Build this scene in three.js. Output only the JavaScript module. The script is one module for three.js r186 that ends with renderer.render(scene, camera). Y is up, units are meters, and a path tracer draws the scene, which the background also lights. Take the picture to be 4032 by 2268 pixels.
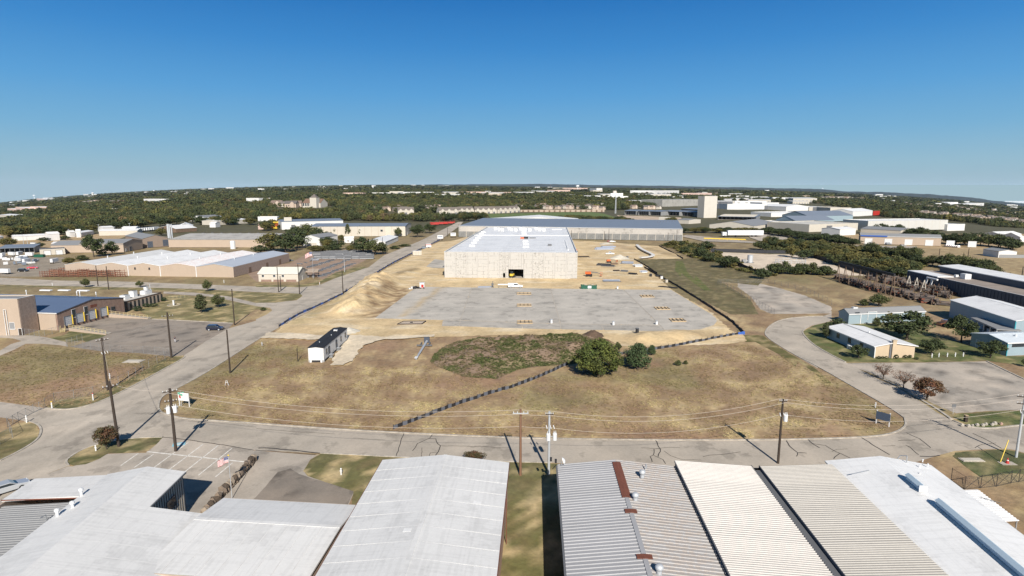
import * as THREE from 'three';
import { mergeGeometries, toCreasedNormals } from 'three/addons/utils/BufferGeometryUtils.js';
import { RoundedBoxGeometry } from 'three/addons/geometries/RoundedBoxGeometry.js';
import { MarchingCubes } from 'three/addons/objects/MarchingCubes.js';
import { createNoise2D } from 'simplex-noise';

// ---------- camera, sky, sun, exposure ----------
const scene = new THREE.Scene();
const camera = new THREE.PerspectiveCamera(52.47, 16 / 9, 0.5, 40000);
camera.position.set(0, 44, 0);
camera.rotation.x = -Math.atan(386 / 2301);
scene.add(camera);
const sunDir = new THREE.Vector3(Math.sin(0.168) * Math.cos(0.593), Math.sin(0.593), Math.cos(0.168) * Math.cos(0.593));
{
  const W = 1024, HH = 512, d = new Float32Array(W * HH * 4);
  const stops = [[0, .285, .392, .445], [.04, .225, .375, .465], [.09, .138, .325, .500], [.15, .078, .265, .510], [.22, .036, .190, .455], [.29, .016, .132, .380], [.42, .011, .070, .200], [.7, .015, .047, .110], [1, .018, .042, .090]];
  for (let j = 0; j < HH; j++) {
    const up = ((j + .5) / HH - .5) * Math.PI, e = Math.max(0, Math.sin(up));
    let k = 0; while (k < stops.length - 2 && stops[k + 1][0] < e) k++;
    const a = stops[k], b = stops[k + 1]; let t = Math.min(1, (e - a[0]) / (b[0] - a[0]));
    for (let i = 0; i < W; i++) {
      const az = ((i + .5) / W - .5) * 2 * Math.PI, x = Math.cos(az) * Math.cos(up), z = Math.sin(az) * Math.cos(up);
      const c = Math.max(0, x * sunDir.x + Math.sin(up) * sunDir.y + z * sunDir.z), g = .05 * c ** 8 + .4 * c ** 80, o = (j * W + i) * 4;
      d[o] = a[1] + (b[1] - a[1]) * t + g; d[o + 1] = a[2] + (b[2] - a[2]) * t + g * .95; d[o + 2] = a[3] + (b[3] - a[3]) * t + g * .85; d[o + 3] = 1;
    }
  }
  const sky = new THREE.DataTexture(d, W, HH, THREE.RGBAFormat, THREE.FloatType);
  sky.mapping = THREE.EquirectangularReflectionMapping; sky.magFilter = THREE.LinearFilter; sky.needsUpdate = true;
  scene.background = sky; scene.environment = sky;
}
const sun = new THREE.DirectionalLight(new THREE.Color(1, .94, .855), 5);
sun.position.copy(sunDir).multiplyScalar(900).add(new THREE.Vector3(0, 0, -250));
sun.target.position.set(0, 0, -250); scene.add(sun, sun.target);
sun.castShadow = true; sun.shadow.mapSize.set(4096, 4096);
Object.assign(sun.shadow.camera, { left: -400, right: 400, top: 400, bottom: -400, near: 10, far: 2500 });
const renderer = new THREE.WebGLRenderer({ antialias: true });
renderer.toneMapping = THREE.LinearToneMapping; renderer.toneMappingExposure = 1.34;
renderer.shadowMap.enabled = true;

// ---------- helpers ----------
let seed_ = 7;
const rnd = () => { seed_ = (seed_ + 0x6d2b79f5) | 0; let t = Math.imul(seed_ ^ (seed_ >>> 15), 1 | seed_); t = (t + Math.imul(t ^ (t >>> 7), 61 | t)) ^ t; return ((t ^ (t >>> 14)) >>> 0) / 4294967296; };
const rr = (a, b) => a + (b - a) * rnd();
const n2 = createNoise2D(rnd), n2b = createNoise2D(rnd);
const fbm = (x, y, o = 4) => { let s = 0, a = .5; for (let i = 0; i < o; i++) { s += a * n2(x, y); x = x * 2.03 + 7.1; y = y * 2.03 - 3.3; a *= .5; } return s; };
const clamp = (v, a = 0, b = 1) => Math.min(b, Math.max(a, v));
const ss = (a, b, x) => { const t = clamp((x - a) / (b - a)); return t * t * (3 - 2 * t); };
const mixc = (a, b, t) => [a[0] + (b[0] - a[0]) * t, a[1] + (b[1] - a[1]) * t, a[2] + (b[2] - a[2]) * t];
// lie of the land: flat around the site, a broad rise straight ahead, lower country to either side
function T(x, z) {
  const d = Math.hypot(x, z); if (d < 450 || z > -50) return 0;
  const t = clamp(x / -z, -1, 1), s = 27 - 56.9 * t * t - 28.4 * t ** 4 - 10 * ss(-.25, .15, t);
  return s / 2301 * d * ss(450, 1600, d);
}
const ord = (i) => ['first', 'second', 'third', 'fourth', 'fifth', 'sixth', 'seventh', 'eighth', 'ninth', 'tenth', 'eleventh', 'twelfth', 'thirteenth', 'fourteenth', 'fifteenth', 'sixteenth', 'seventeenth', 'eighteenth', 'nineteenth', 'twentieth'][i] ?? 'twenty-' + ord(i - 20);
const used = {};
const numbered = (n) => { const k = used[n] = (used[n] ?? -1) + 1; return k ? n + '_' + String(k).padStart(3, '0') : n; };
function tag(o, label, category, group, kind) { o.userData.label = label; if (category) o.userData.category = category; if (group) o.userData.group = group; if (kind) o.userData.kind = kind; return o; }
function mesh(name, geo, mat, parent = scene) {
  const m = new THREE.Mesh(Array.isArray(geo) ? (geo.length > 1 ? mergeGeometries(geo.map(prep)) : geo[0]) : geo, mat);
  m.name = parent === scene ? numbered(name) : name; m.castShadow = m.receiveShadow = true; parent.add(m); return m;
}
function prep(g) { if (g.index) g = g.toNonIndexed(); for (const k of Object.keys(g.attributes)) if (!['position', 'normal', 'uv'].includes(k)) g.deleteAttribute(k); if (!g.attributes.uv) g.setAttribute('uv', new THREE.BufferAttribute(new Float32Array(g.attributes.position.count * 2), 2)); return g; }
function thing(name, label, category, x = 0, z = 0, turn = 0, group, y) {
  const o = new THREE.Group(); o.name = numbered(name); scene.add(o); o.position.set(x, y ?? T(x, z), z); o.rotation.y = turn; return tag(o, label, category, group);
}
function copy(src, x, z, turn, sx, sy, label, group, y) {
  const o = src.clone(); o.userData = { ...src.userData }; o.name = numbered(src.name.replace(/_\d{3}$/, '')); scene.add(o); o.position.set(x, y ?? T(x, z), z); o.rotation.y = turn; o.scale.set(sx, sy ?? sx, sx);
  if (label) o.userData.label = label; if (group) o.userData.group = group; return o;
}
// box with its base centre at (x, y, z); uv in metres
function bx(w, h, d, x = 0, y = 0, z = 0, ry = 0) {
  const g = new THREE.BoxGeometry(w, h, d), uv = g.attributes.uv, n = g.attributes.normal;
  for (let i = 0; i < uv.count; i++) { const ax = Math.abs(n.getX(i)) > .5, ay = Math.abs(n.getY(i)) > .5; uv.setXY(i, uv.getX(i) * (ax ? d : w), uv.getY(i) * (ay ? d : h)); }
  if (ry) g.rotateY(ry); return g.translate(x, y + h / 2, z);
}
const cyl = (r0, r1, h, x = 0, y = 0, z = 0, n = 10) => new THREE.CylinderGeometry(r1, r0, h, n).translate(x, y + h / 2, z);
function rod(a, b, r, n = 6, r2 = r) {
  const A = new THREE.Vector3(...a), B = new THREE.Vector3(...b), d = B.clone().sub(A), L = d.length();
  const g = new THREE.CylinderGeometry(r2, r, L, n); g.applyQuaternion(new THREE.Quaternion().setFromUnitVectors(new THREE.Vector3(0, 1, 0), d.divideScalar(L)));
  return g.translate((A.x + B.x) / 2, (A.y + B.y) / 2, (A.z + B.z) / 2);
}
const rbox = (w, h, d, r, x, y, z) => new RoundedBoxGeometry(w, h, d, 2, r).translate(x, y + h / 2, z);
// slab between four top corners (p0-p1 one edge, p0-p3 the other), thickness t downward
function slab4(p, t) {
  if ((p[1][2] - p[0][2]) * (p[3][0] - p[0][0]) - (p[1][0] - p[0][0]) * (p[3][2] - p[0][2]) < 0) p = [p[1], p[0], p[3], p[2]];
  const P = [], U = []; const q = p.map((v) => [v[0], v[1] - t, v[2]]);
  const L = (a, b) => Math.hypot(a[0] - b[0], a[1] - b[1], a[2] - b[2]);
  const f = (a, b, c, d) => { const w = L(a, b), h = L(a, d); P.push(...a, ...b, ...c, ...a, ...c, ...d); U.push(0, 0, w, 0, w, h, 0, 0, w, h, 0, h); };
  f(...p); f(q[3], q[2], q[1], q[0]); for (let i = 0; i < 4; i++) { const j = (i + 1) % 4; f(p[j], p[i], q[i], q[j]); }
  const g = new THREE.BufferGeometry(); g.setAttribute('position', new THREE.Float32BufferAttribute(P, 3)); g.setAttribute('uv', new THREE.Float32BufferAttribute(U, 2)); g.computeVertexNormals(); return g;
}
// ribbed sheet: ribs run p0->p3, repeated along p0->p1
function ribbed(p, period, amp, flat = .55) {
  const [a, b, c, d] = p.map((v) => new THREE.Vector3(...v)), n = b.clone().sub(a).cross(d.clone().sub(a)).normalize(); if (n.y < 0) n.negate();
  if ((b.z - a.z) * (d.x - a.x) - (b.x - a.x) * (d.z - a.z) > 0) { const k = a.clone(), l = d.clone(); a.copy(b); b.copy(k); d.copy(c); c.copy(l); }
  const L = a.distanceTo(b), S = a.distanceTo(d), cnt = Math.max(1, Math.round(L / period)), P = [], U = [], I = [];
  const prof = [[0, 0], [flat, 0], [flat + (1 - flat) * .3, 1], [flat + (1 - flat) * .7, 1]];
  const st = []; for (let i = 0; i < cnt; i++) for (const [u, h] of prof) st.push([(i + u) / cnt, h]); st.push([1, 0]);
  for (const [u, h] of st) { const k = n.clone().multiplyScalar(h * amp), e = a.clone().lerp(b, u).add(k), f = d.clone().lerp(c, u).add(k); P.push(e.x, e.y, e.z, f.x, f.y, f.z); U.push(u * L, 0, u * L, S); }
  for (let i = 0; i < st.length - 1; i++) I.push(2 * i, 2 * i + 1, 2 * i + 2, 2 * i + 1, 2 * i + 3, 2 * i + 2);
  let g = new THREE.BufferGeometry(); g.setAttribute('position', new THREE.Float32BufferAttribute(P, 3)); g.setAttribute('uv', new THREE.Float32BufferAttribute(U, 2)); g.setIndex(I); g = g.toNonIndexed(); g.computeVertexNormals(); return g;
}
// outline as a fine grid clipped to it, following the land
function clipAxis(poly, ax, v, keepBelow) {
  const o = []; for (let i = 0; i < poly.length; i++) { const a = poly[i], b = poly[(i + 1) % poly.length], A = keepBelow ? a[ax] <= v : a[ax] >= v, B = keepBelow ? b[ax] <= v : b[ax] >= v; if (A) o.push(a); if (A !== B) { const t = (v - a[ax]) / (b[ax] - a[ax]), p = [a[0] + (b[0] - a[0]) * t, a[1] + (b[1] - a[1]) * t]; p[ax] = v; o.push(p); } } return o;
}
function area(p) { let s = 0; for (let i = 0; i < p.length; i++) { const a = p[i], b = p[(i + 1) % p.length]; s += a[0] * b[1] - b[0] * a[1]; } return s / 2; }
function refine(poly, step, rag = 0, close = true) {
  const o = []; for (let i = 0; i < poly.length - (close ? 0 : 1); i++) { const a = poly[i], b = poly[(i + 1) % poly.length], L = Math.hypot(b[0] - a[0], b[1] - a[1]), n = Math.max(1, Math.ceil(L / step)); for (let k = 0; k < n; k++) { const t = k / n, x = a[0] + (b[0] - a[0]) * t, z = a[1] + (b[1] - a[1]) * t; o.push(rag ? [x + rag * fbm(x * .25, z * .25), z + rag * fbm(x * .25 + 50, z * .25)] : [x, z]); } } if (!close) o.push(poly[poly.length - 1]); return o;
}
function smooth(poly, n = 2, close = true) { for (let k = 0; k < n; k++) { const o = []; if (!close) o.push(poly[0]); for (let i = 0; i < poly.length - (close ? 0 : 1); i++) { const a = poly[i], b = poly[(i + 1) % poly.length]; o.push([a[0] * .75 + b[0] * .25, a[1] * .75 + b[1] * .25], [a[0] * .25 + b[0] * .75, a[1] * .25 + b[1] * .75]); } if (!close) o.push(poly[poly.length - 1]); poly = o; } return poly; }
function patchGeo(poly, { y = .02, step = 4, h, col, rag = 0 }) {
  poly = refine(poly, rag ? Math.min(step, 1.2) : 1e9, rag);
  const P = [], C = [], U = [], I = [], key = new Map();
  const vert = (p) => { const k = Math.round(p[0] * 500) + '_' + Math.round(p[1] * 500); if (key.has(k)) return key.get(k); const i = P.length / 3; key.set(k, i); P.push(p[0], T(p[0], p[1]) + y + (h ? h(p[0], p[1]) : 0), p[1]); U.push(p[0], p[1]); if (col) C.push(...col(p[0], p[1])); return i; };
  let x0 = Infinity, x1 = -Infinity; for (const p of poly) { x0 = Math.min(x0, p[0]); x1 = Math.max(x1, p[0]); }
  for (let x = Math.floor(x0 / step) * step; x < x1; x += step) {
    const strip = clipAxis(clipAxis(poly, 0, x, false), 0, x + step, true); if (strip.length < 3) continue;
    let z0 = Infinity, z1 = -Infinity; for (const p of strip) { z0 = Math.min(z0, p[1]); z1 = Math.max(z1, p[1]); }
    for (let z = Math.floor(z0 / step) * step; z < z1; z += step) {
      let c = clipAxis(clipAxis(strip, 1, z, false), 1, z + step, true).filter((p, i, a) => { const b = a[(i + 1) % a.length]; return Math.hypot(p[0] - b[0], p[1] - b[1]) > .003; });
      const A = c.length < 3 ? 0 : area(c); if (Math.abs(A) < .002) continue; if (A > 0) c = c.reverse();
      const v = c.map((p) => new THREE.Vector2(p[0], p[1]));
      for (const f of THREE.ShapeUtils.triangulateShape(v, [])) { const t = [c[f[0]], c[f[1]], c[f[2]]]; if (area(t) > 0) t.reverse(); I.push(...t.map(vert)); }
    }
  }
  const g = new THREE.BufferGeometry(); g.setAttribute('position', new THREE.Float32BufferAttribute(P, 3)); g.setAttribute('uv', new THREE.Float32BufferAttribute(U, 2)); if (col) g.setAttribute('color', new THREE.Float32BufferAttribute(C, 3));
  g.setIndex(I); g.computeVertexNormals(); return g;
}
function patch(name, poly, mat, o = {}, parent = scene) { const m = mesh(name, patchGeo(poly, o), mat, parent); if (parent === scene) m.userData.kind = 'structure'; return m; }
// raised or flat band along a line
function bandGeo(pts, w, h, y = 0) {
  const P = [], I = [], U = []; let s = 0; const n = pts.length;
  for (let i = 0; i < n; i++) {
    const a = pts[Math.max(0, i - 1)], b = pts[Math.min(n - 1, i + 1)], L = Math.hypot(b[0] - a[0], b[1] - a[1]) || 1, nx = -(b[1] - a[1]) / L * w / 2, nz = (b[0] - a[0]) / L * w / 2, p = pts[i], g = T(p[0], p[1]) + y;
    if (i) s += Math.hypot(p[0] - pts[i - 1][0], p[1] - pts[i - 1][1]);
    P.push(p[0] + nx, g, p[1] + nz, p[0] + nx, g + h, p[1] + nz, p[0] - nx, g + h, p[1] - nz, p[0] - nx, g, p[1] - nz); for (let k = 0; k < 4; k++) U.push(s, k * w / 3);
    if (i) { const o = (i - 1) * 4; for (let k = 0; k < (h ? 3 : 0); k++) I.push(o + k, o + k + 4, o + k + 1, o + k + 1, o + k + 4, o + k + 5); if (!h) I.push(o + 1, o + 5, o + 2, o + 2, o + 5, o + 6); }
  }
  if (h) { I.push(0, 1, 2, 0, 2, 3); const o = (n - 1) * 4; I.push(o, o + 2, o + 1, o, o + 3, o + 2); }
  let g = new THREE.BufferGeometry(); g.setAttribute('position', new THREE.Float32BufferAttribute(P, 3)); g.setAttribute('uv', new THREE.Float32BufferAttribute(U, 2)); g.setIndex(I); g = g.toNonIndexed(); g.computeVertexNormals(); return g;
}
// tiling mottled textures (surface grain, stains); f(u, v) gives a factor
function tex(n, f, srgb = false) {
  const d = new Uint8Array(n * n * 4);
  for (let j = 0; j < n; j++) for (let i = 0; i < n; i++) { const c = f(i / n, j / n), o = (j * n + i) * 4; for (let k = 0; k < 3; k++) d[o + k] = 255 * clamp(Array.isArray(c) ? c[k] : c); d[o + 3] = 255; }
  const t = new THREE.DataTexture(d, n, n); t.wrapS = t.wrapT = THREE.RepeatWrapping; t.magFilter = THREE.LinearFilter; if (srgb) t.colorSpace = THREE.SRGBColorSpace; t.needsUpdate = true; return t;
}
const grid_ = new Float32Array(256 * 256).map(() => rnd());
const vn = (x, y, p, q = p) => { const xi = Math.floor(x), yi = Math.floor(y), fx = x - xi, fy = y - yi, u = fx * fx * (3 - 2 * fx), v = fy * fy * (3 - 2 * fy), g = (a, b) => grid_[((b % q + q) % q) * 256 + (a % p + p) % p]; return (g(xi, yi) * (1 - u) + g(xi + 1, yi) * u) * (1 - v) + (g(xi, yi + 1) * (1 - u) + g(xi + 1, yi + 1) * u) * v; };
const tn = (u, v, p, o = 4) => { let s = 0, a = .5, t = 0; for (let i = 0; i < o && p <= 256; i++) { s += a * vn(u * p, v * p, p); t += a; a *= .6; p *= 2; } return s / t; };
const rep = (t, m) => { const c = t.clone(); c.repeat.set(1 / m, 1 / m); c.needsUpdate = true; return c; };
const tGrass = tex(1024, (u, v) => { const a = tn(u, v, 8, 6), b = tn(u + .37, v, 64, 3), c = tn(u, v + .2, 16, 3); const k = .62 + .42 * a + .50 * (b - .5); return [k, k * (.97 + .07 * (c - .5)), k * (.93 + .2 * (c - .5))]; });
const tConc = tex(1024, (u, v) => { const a = tn(u, v, 4, 7), b = tn(u + .3, v + .6, 128, 2), c = tn(u + .1, v, 12, 5); return .84 + .36 * (a - .5) + .16 * (b - .5) - .20 * ss(.58, .72, c); });
const tDirt = tex(1024, (u, v) => { const a = tn(u, v, 6, 6), b = tn(u, v + .4, 48, 3), k = .80 + .50 * (a - .5) + .34 * (b - .5); return [k, k * .985, k * .95]; });
const tMetal = tex(512, (u, v) => .88 + .10 * (tn(u, v, 4, 5) - .5) + .10 * (tn(u, v, 64, 2) - .5));
const tRoof = tex(1024, (u, v) => .90 + .12 * (tn(u, v, 4, 6) - .5) + .07 * (tn(u, v, 96, 2) - .5) - .08 * ss(.58, .74, tn(u + .2, v + .5, 10, 4)) - .05 * ss(.55, .8, vn(u * 96, v * 4, 96, 4)) - .04 * ss(.6, .85, vn(u * 5, v * 110, 5, 110)));
const tBump = tex(512, (u, v) => tn(u, v, 16, 5), false);
const col = (c) => (typeof c === 'number' || typeof c === 'string' ? new THREE.Color(c) : new THREE.Color().setRGB(...c));
function mat(c, o = {}) { const { map, m = 10, bump, bm = 6, ...r } = o; const p = new THREE.MeshStandardMaterial({ color: col(c), roughness: .9, side: THREE.DoubleSide, ...r }); if (map) p.map = rep(map, m); if (bump) { p.bumpMap = rep(tBump, bm); p.bumpScale = bump; } return p; }
const M = {
  road: mat([.485, .425, .35], { map: tConc, m: 37, vertexColors: true }), asphalt: mat([.26, .22, .18], { map: tConc, m: 23, vertexColors: true }),
  conc: mat([.49, .43, .36], { map: tConc, m: 29, vertexColors: true }), kerb: mat([.50, .45, .38], { map: tConc, m: 9 }), slab: mat([.53, .49, .43], { map: tConc, m: 31, vertexColors: true }),
  grass: mat([1.0, 1.0, 1.0], { map: tGrass, m: 43, vertexColors: true, bump: .05, bm: 7 }), dirt: mat([1.12, 1.12, 1.12], { map: tDirt, m: 33, vertexColors: true, bump: .06, bm: 9 }),
  tar: mat([.045, .042, .04]), line: mat([.80, .77, .71], { map: tConc, m: 5 }), white: mat([.72, .715, .70], { map: tRoof, m: 21, roughness: .55 }), whiteB: mat([.87, .865, .85], { map: tRoof, m: 17, roughness: .5 }),
  cream: mat([.56, .515, .44], { map: tMetal, m: 11 }), tan: mat([.45, .36, .28], { map: tMetal, m: 13 }), brick: mat([.30, .205, .165], { map: tDirt, m: 4 }), brown: mat([.20, .135, .095], { map: tDirt, m: 7 }),
  grey: mat([.27, .275, .28], { map: tMetal, m: 15, roughness: .6 }), greyD: mat([.14, .145, .155], { map: tMetal, m: 9, roughness: .7 }), blueRoof: mat([.115, .16, .255], { map: tMetal, m: 17, roughness: .5 }), slate: mat([.21, .245, .30], { map: tMetal, m: 25, roughness: .5 }),
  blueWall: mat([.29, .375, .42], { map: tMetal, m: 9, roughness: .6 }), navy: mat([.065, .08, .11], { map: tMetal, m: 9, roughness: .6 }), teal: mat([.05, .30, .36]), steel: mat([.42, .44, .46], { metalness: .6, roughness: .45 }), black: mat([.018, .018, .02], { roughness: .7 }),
  glass: mat([.03, .04, .05], { roughness: .08, metalness: .1 }), red: mat([.42, .03, .02], { roughness: .5 }), orange: mat([.62, .11, .02], { roughness: .5 }), yellow: mat([.70, .50, .06], { roughness: .5 }), yellowP: mat([.56, .46, .24], { roughness: .6 }), green: mat([.012, .09, .055], { roughness: .5 }),
  wood: mat([.055, .04, .031], { map: tDirt, m: 3 }), woodL: mat([.50, .38, .24], { map: tDirt, m: 2 }), rust: mat([.19, .065, .04], { map: tDirt, m: 3 }), blue: mat([.03, .10, .38], { roughness: .6 }), fabric: mat([.035, .036, .042]), fabricG: mat([.10, .108, .13]),
  dock: mat([.46, .47, .49], { roughness: .6 }), tileRoof: mat([.19, .165, .15], { map: tDirt, m: 6 }), pink: mat([.46, .30, .23], { map: tMetal, m: 7 }), galv: mat([.50, .52, .54], { roughness: .5, metalness: .3 }), rubber: mat([.02, .02, .02]), whiteW: mat([.70, .69, .67], { map: tMetal, m: 14 }), ins: mat([.66, .665, .665], { roughness: .4 }),
};

// ---------- the land ----------
const cTan = [.45, .335, .19], cStraw = [.56, .44, .245], cBrown = [.29, .195, .115], cOlive = [.205, .18, .08], cRed = [.36, .23, .15], cGreen = [.085, .115, .028], cWood = [.062, .066, .028];
function groundCol(x, z) {
  const d = Math.hypot(x, z), a = fbm(x * .018, z * .018, 4), b = fbm(x * .07 + 9, z * .07, 4), c = fbm(x * .3, z * .3 + 4, 2), e = fbm(x * .012 + 31, z * .012 - 8, 3);
  let k = mixc(cBrown, cTan, clamp(.5 + b * 1.1 + c * .5)); k = mixc(k, cStraw, .75 * ss(.05, .5, b + c * .5)); k = mixc(k, cRed, .6 * ss(.1, .45, a)); k = mixc(k, cOlive, .62 * ss(.06, .45, e + b * .35));
  k = mixc(k, cOlive, .45 * ss(190, 330, d)); return mixc(k, cWood, ss(520, 720, d) * .85);
}
{
  const NA = 420, NR = 330, P = [], C = [], U = [], I = [], R = []; for (let j = 0; j <= NR; j++) R.push(18 * Math.pow(15500 / 18, j / NR));
  for (let j = 0; j <= NR; j++) for (let i = 0; i <= NA; i++) { const a = (-68 + 136 * i / NA) * Math.PI / 180, r = R[j], x = r * Math.sin(a), z = -r * Math.cos(a); P.push(x, T(x, z) - (r > 500 ? .3 : 0), z); C.push(...groundCol(x, z)); U.push(x, z); if (i && j) { const o = j * (NA + 1) + i, q = o - NA - 1; I.push(q - 1, q, o, q - 1, o, o - 1); } }
  const back = P.length / 3; for (const [x, z] of [[-1500, 900], [1500, 900], [1500, -600], [-1500, -600], [0, 0]]) { P.push(x, -.4, z); C.push(...cTan); U.push(x, z); }
  I.push(back, back + 1, back + 4, back + 1, back + 2, back + 4, back + 2, back + 3, back + 4, back + 3, back, back + 4);
  const g = new THREE.BufferGeometry(); g.setAttribute('position', new THREE.Float32BufferAttribute(P, 3)); g.setAttribute('color', new THREE.Float32BufferAttribute(C, 3)); g.setAttribute('uv', new THREE.Float32BufferAttribute(U, 2)); g.setIndex(I); g.computeVertexNormals();
  tag(mesh('ground', g, M.grass), 'dry brown grassland reaching out to the horizon', 'ground', null, 'structure');
}
{ // wooded ridge along the horizon, haze blue mixed into its vertex colours
  const P = [], C = [], I = [], U = [], N = 260, K = 10;
  for (let i = 0; i <= N; i++) { const t = -.30 + 1.30 * i / N, c = 1 / Math.sqrt(1 + t * t); const hh = (52 * ss(-.3, .05, t) + 26 * fbm(t * 5, 2, 4) + 5 * fbm(t * 40, 9, 3)) * ss(-.3, -.1, t) + 8; for (let k = 0; k <= K; k++) { const d = 10200 + k * 300, x = d * t * c, z = -d * c, f = ss(0, K * .55, k); P.push(x, T(x, z) - 4 + hh * f * (1 + .14 * fbm(t * 60, k * .7, 3)), z); const q = fbm(t * 60, k * .5, 3); C.push(.030 + .016 * q, .043 + .018 * q, .046 + .018 * q); U.push(x, z); if (i && k) { const o = i * (K + 1) + k, p = o - K - 1; I.push(p - 1, o - 1, o, p - 1, o, p); } } }
  const g = new THREE.BufferGeometry(); g.setAttribute('position', new THREE.Float32BufferAttribute(P, 3)); g.setAttribute('color', new THREE.Float32BufferAttribute(C, 3)); g.setAttribute('uv', new THREE.Float32BufferAttribute(U, 2)); g.setIndex(I); g.computeVertexNormals();
  tag(mesh('hills', g, mat([1, 1, 1], { vertexColors: true })), 'long low wooded ridge on the horizon', 'hills', null, 'structure');
}
// tints of paved and bare surfaces: stains, tyre tracks, repairs (matter, not light)
const paveCol = (s = 1, w = .16) => (x, z) => { const q = fbm(x * .06, z * .06, 4) * w + fbm(x * .35, z * .35, 3) * w * .5, p = ss(.18, .5, fbm(x * .11 + 20, z * .11, 4)) * w * 1.1, k = clamp(s * (1 + q - p), .2, 1.25); return [k, k * (1 - q * .1), k * (1 - q * .2)]; };
const lawnCol = (g, m = .55) => (x, z) => { const a = fbm(x * .12, z * .12, 4) + .3 * fbm(x * .9, z * .9, 2), b = fbm(x * .5, z * .5, 3); let k = mixc(g, cStraw, m * ss(-.1, .5, a + b * .4)); return mixc(k, cBrown, .35 * ss(.1, .5, -a + b * .3)); };
const seg = (x, z, a, b) => { const dx = b[0] - a[0], dz = b[1] - a[1], t = clamp(((x - a[0]) * dx + (z - a[1]) * dz) / (dx * dx + dz * dz)); return Math.hypot(x - a[0] - dx * t, z - a[1] - dz * t); };
// streets: worn wheel tracks along the main road, a paler repaired square at the junction
const roadCol = (x, z) => { const a = [-81.1,-97.9], b = [-82.1,-281.2], L = Math.hypot(b[0] - a[0], b[1] - a[1]), u = ((x - a[0]) * (b[1] - a[1]) - (z - a[1]) * (b[0] - a[0])) / L, n = fbm(x * .05, z * .05, 3), c = paveCol(1.02)(x, z); let k = 1 - .17 * (ss(1.5, .3, Math.abs(Math.abs(u + 1.1) - 3)) * clamp(.65 + n)) - .12 * ss(.6, .1, Math.abs(u + 1.1)) * clamp(.5 + n); const r = seg(x, z, [-84.4,-104.1], [-81.1,-108]); k += .16 * ss(3.4, 2.6, r); return c.map((v) => v * k); };
const kerbLine = (parent, pts, w = .35, h = .13) => mesh('kerb', bandGeo(refine(smooth(pts, 2, false), 6, 0, false), w, h, .01), M.kerb, parent);
const crossStreet = patch('street', [[-72.9,-110],[-69.8,-111],[-67.4,-109.7],[-64,-108.1],[-56.62,-107],[-48.88,-105.8],[-34.86,-103.4],[-21.47,-101.5],[-10.4,-100.3],[0,-99.2],[10.67,-98.7],[21.28,-98.3],[45.64,-98.3],[54.76,-98.8],[63.1,-99.4],[68.3,-100.5],[72,-102.5],[74.8,-105],[84.2,-110],[85.3,-107.5],[85.8,-104.5],[87.8,-103.4],[90.8,-103.6],[94.3,-104.5],[99.9,-105.5],[107.9,-106],[94.6,-92],[86.8,-93.3],[86.2,-94.3],[85.2,-94.8],[80.7,-94.5],[75.7,-93.9],[72.1,-92.4],[64.1,-88.8],[40.38,-86.1],[23.51,-86.1],[6.5,-89.6],[0,-89.8],[-7.82,-90.6],[-14.47,-91.1],[-26.37,-92.4],[-32.58,-93],[-43.9,-94.2],[-44.37,-94.3],[-51.46,-96.6],[-57.66,-98.3],[-63,-99.5],[-68.8,-99.2],[-74.5,-102.3]], M.road, { y: .012, step: 2.5, col: paveCol(.98) });
tag(crossStreet, 'pale concrete street with tarred cracks across the foreground', 'street', null, 'structure');
kerbLine(crossStreet, [[-70.9,-112],[-69.8,-111],[-67.4,-109.7],[-64,-108.1],[-56.62,-107],[-48.88,-105.8],[-34.86,-103.4],[-21.47,-101.5],[0,-99.2],[21.28,-98.3],[45.64,-98.3],[54.76,-98.8],[63.1,-99.4],[68.3,-100.5],[72,-102.5],[74.8,-105],[76.8,-108.5]]);
kerbLine(crossStreet, [[85.3,-107.2],[85.8,-104.5],[87.8,-103.4],[90.8,-103.6],[94.3,-104.5],[99.9,-105.5]]);
kerbLine(crossStreet, [[-32.41,-93],[-26.37,-92.4],[-14.47,-91.1],[-7.82,-90.6],[0,-89.8],[6.5,-89.6]]);
const mainRoad = patch('main_road', [[-77.6,-74.5],[-96.8,-88],[-84.4,-88.4],[-84.3,-90.2],[-84,-93.9],[-84.6,-98.3],[-86.7,-101.8],[-89.2,-104.6],[-91.8,-106.4],[-94,-107],[-95.6,-107.5],[-95.3,-113.7],[-91.8,-112.9],[-89.1,-113.3],[-87.8,-115.1],[-86.7,-117.1],[-86.1,-125.2],[-86.7,-142.4],[-86.9,-149.4],[-87.4,-151],[-88.4,-152.2],[-90.3,-167.7],[-91.3,-183.5],[-87.3,-194.6],[-88.3,-197],[-87.9,-205.1],[-88.8,-212.1],[-91.6,-216.8],[-98.5,-220.6],[-100.8,-226],[-93.3,-226.6],[-87.1,-232.3],[-88.1,-242],[-91.7,-248.5],[-100.8,-250.9],[-111.4,-266.4],[-97.7,-264.1],[-92.8,-267.2],[-90.3,-270.7],[-89.8,-281.2],[-88.8,-308.6],[-82.7,-333.8],[-87.3,-397.3],[-84.9,-434.3],[-80.6,-506.3],[-76.2,-685.1],[-72.7,-786.8],[-65.8,-791.4],[-63.7,-728.9],[-63.8,-516.3],[-70.2,-404.8],[-72.8,-332.6],[-74,-288.4],[-72.1,-246],[-74.8,-211.6],[-75.7,-185.8],[-75.8,-168],[-74.7,-140.9],[-74.7,-133.5],[-75.5,-122.9],[-75.5,-120.7],[-74.5,-117.7],[-72.3,-113.7],[-69.8,-111],[-65.8,-105],[-63,-99.5],[-65.4,-99.4],[-68.7,-99],[-73,-96.5],[-73.9,-93.9],[-73.7,-90.9],[-73.2,-89.8],[-71.7,-88.4],[-73.9,-84.2],[-73.8,-78.1]], M.road, { y: .022, step: 1.6, col: roadCol });
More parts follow.
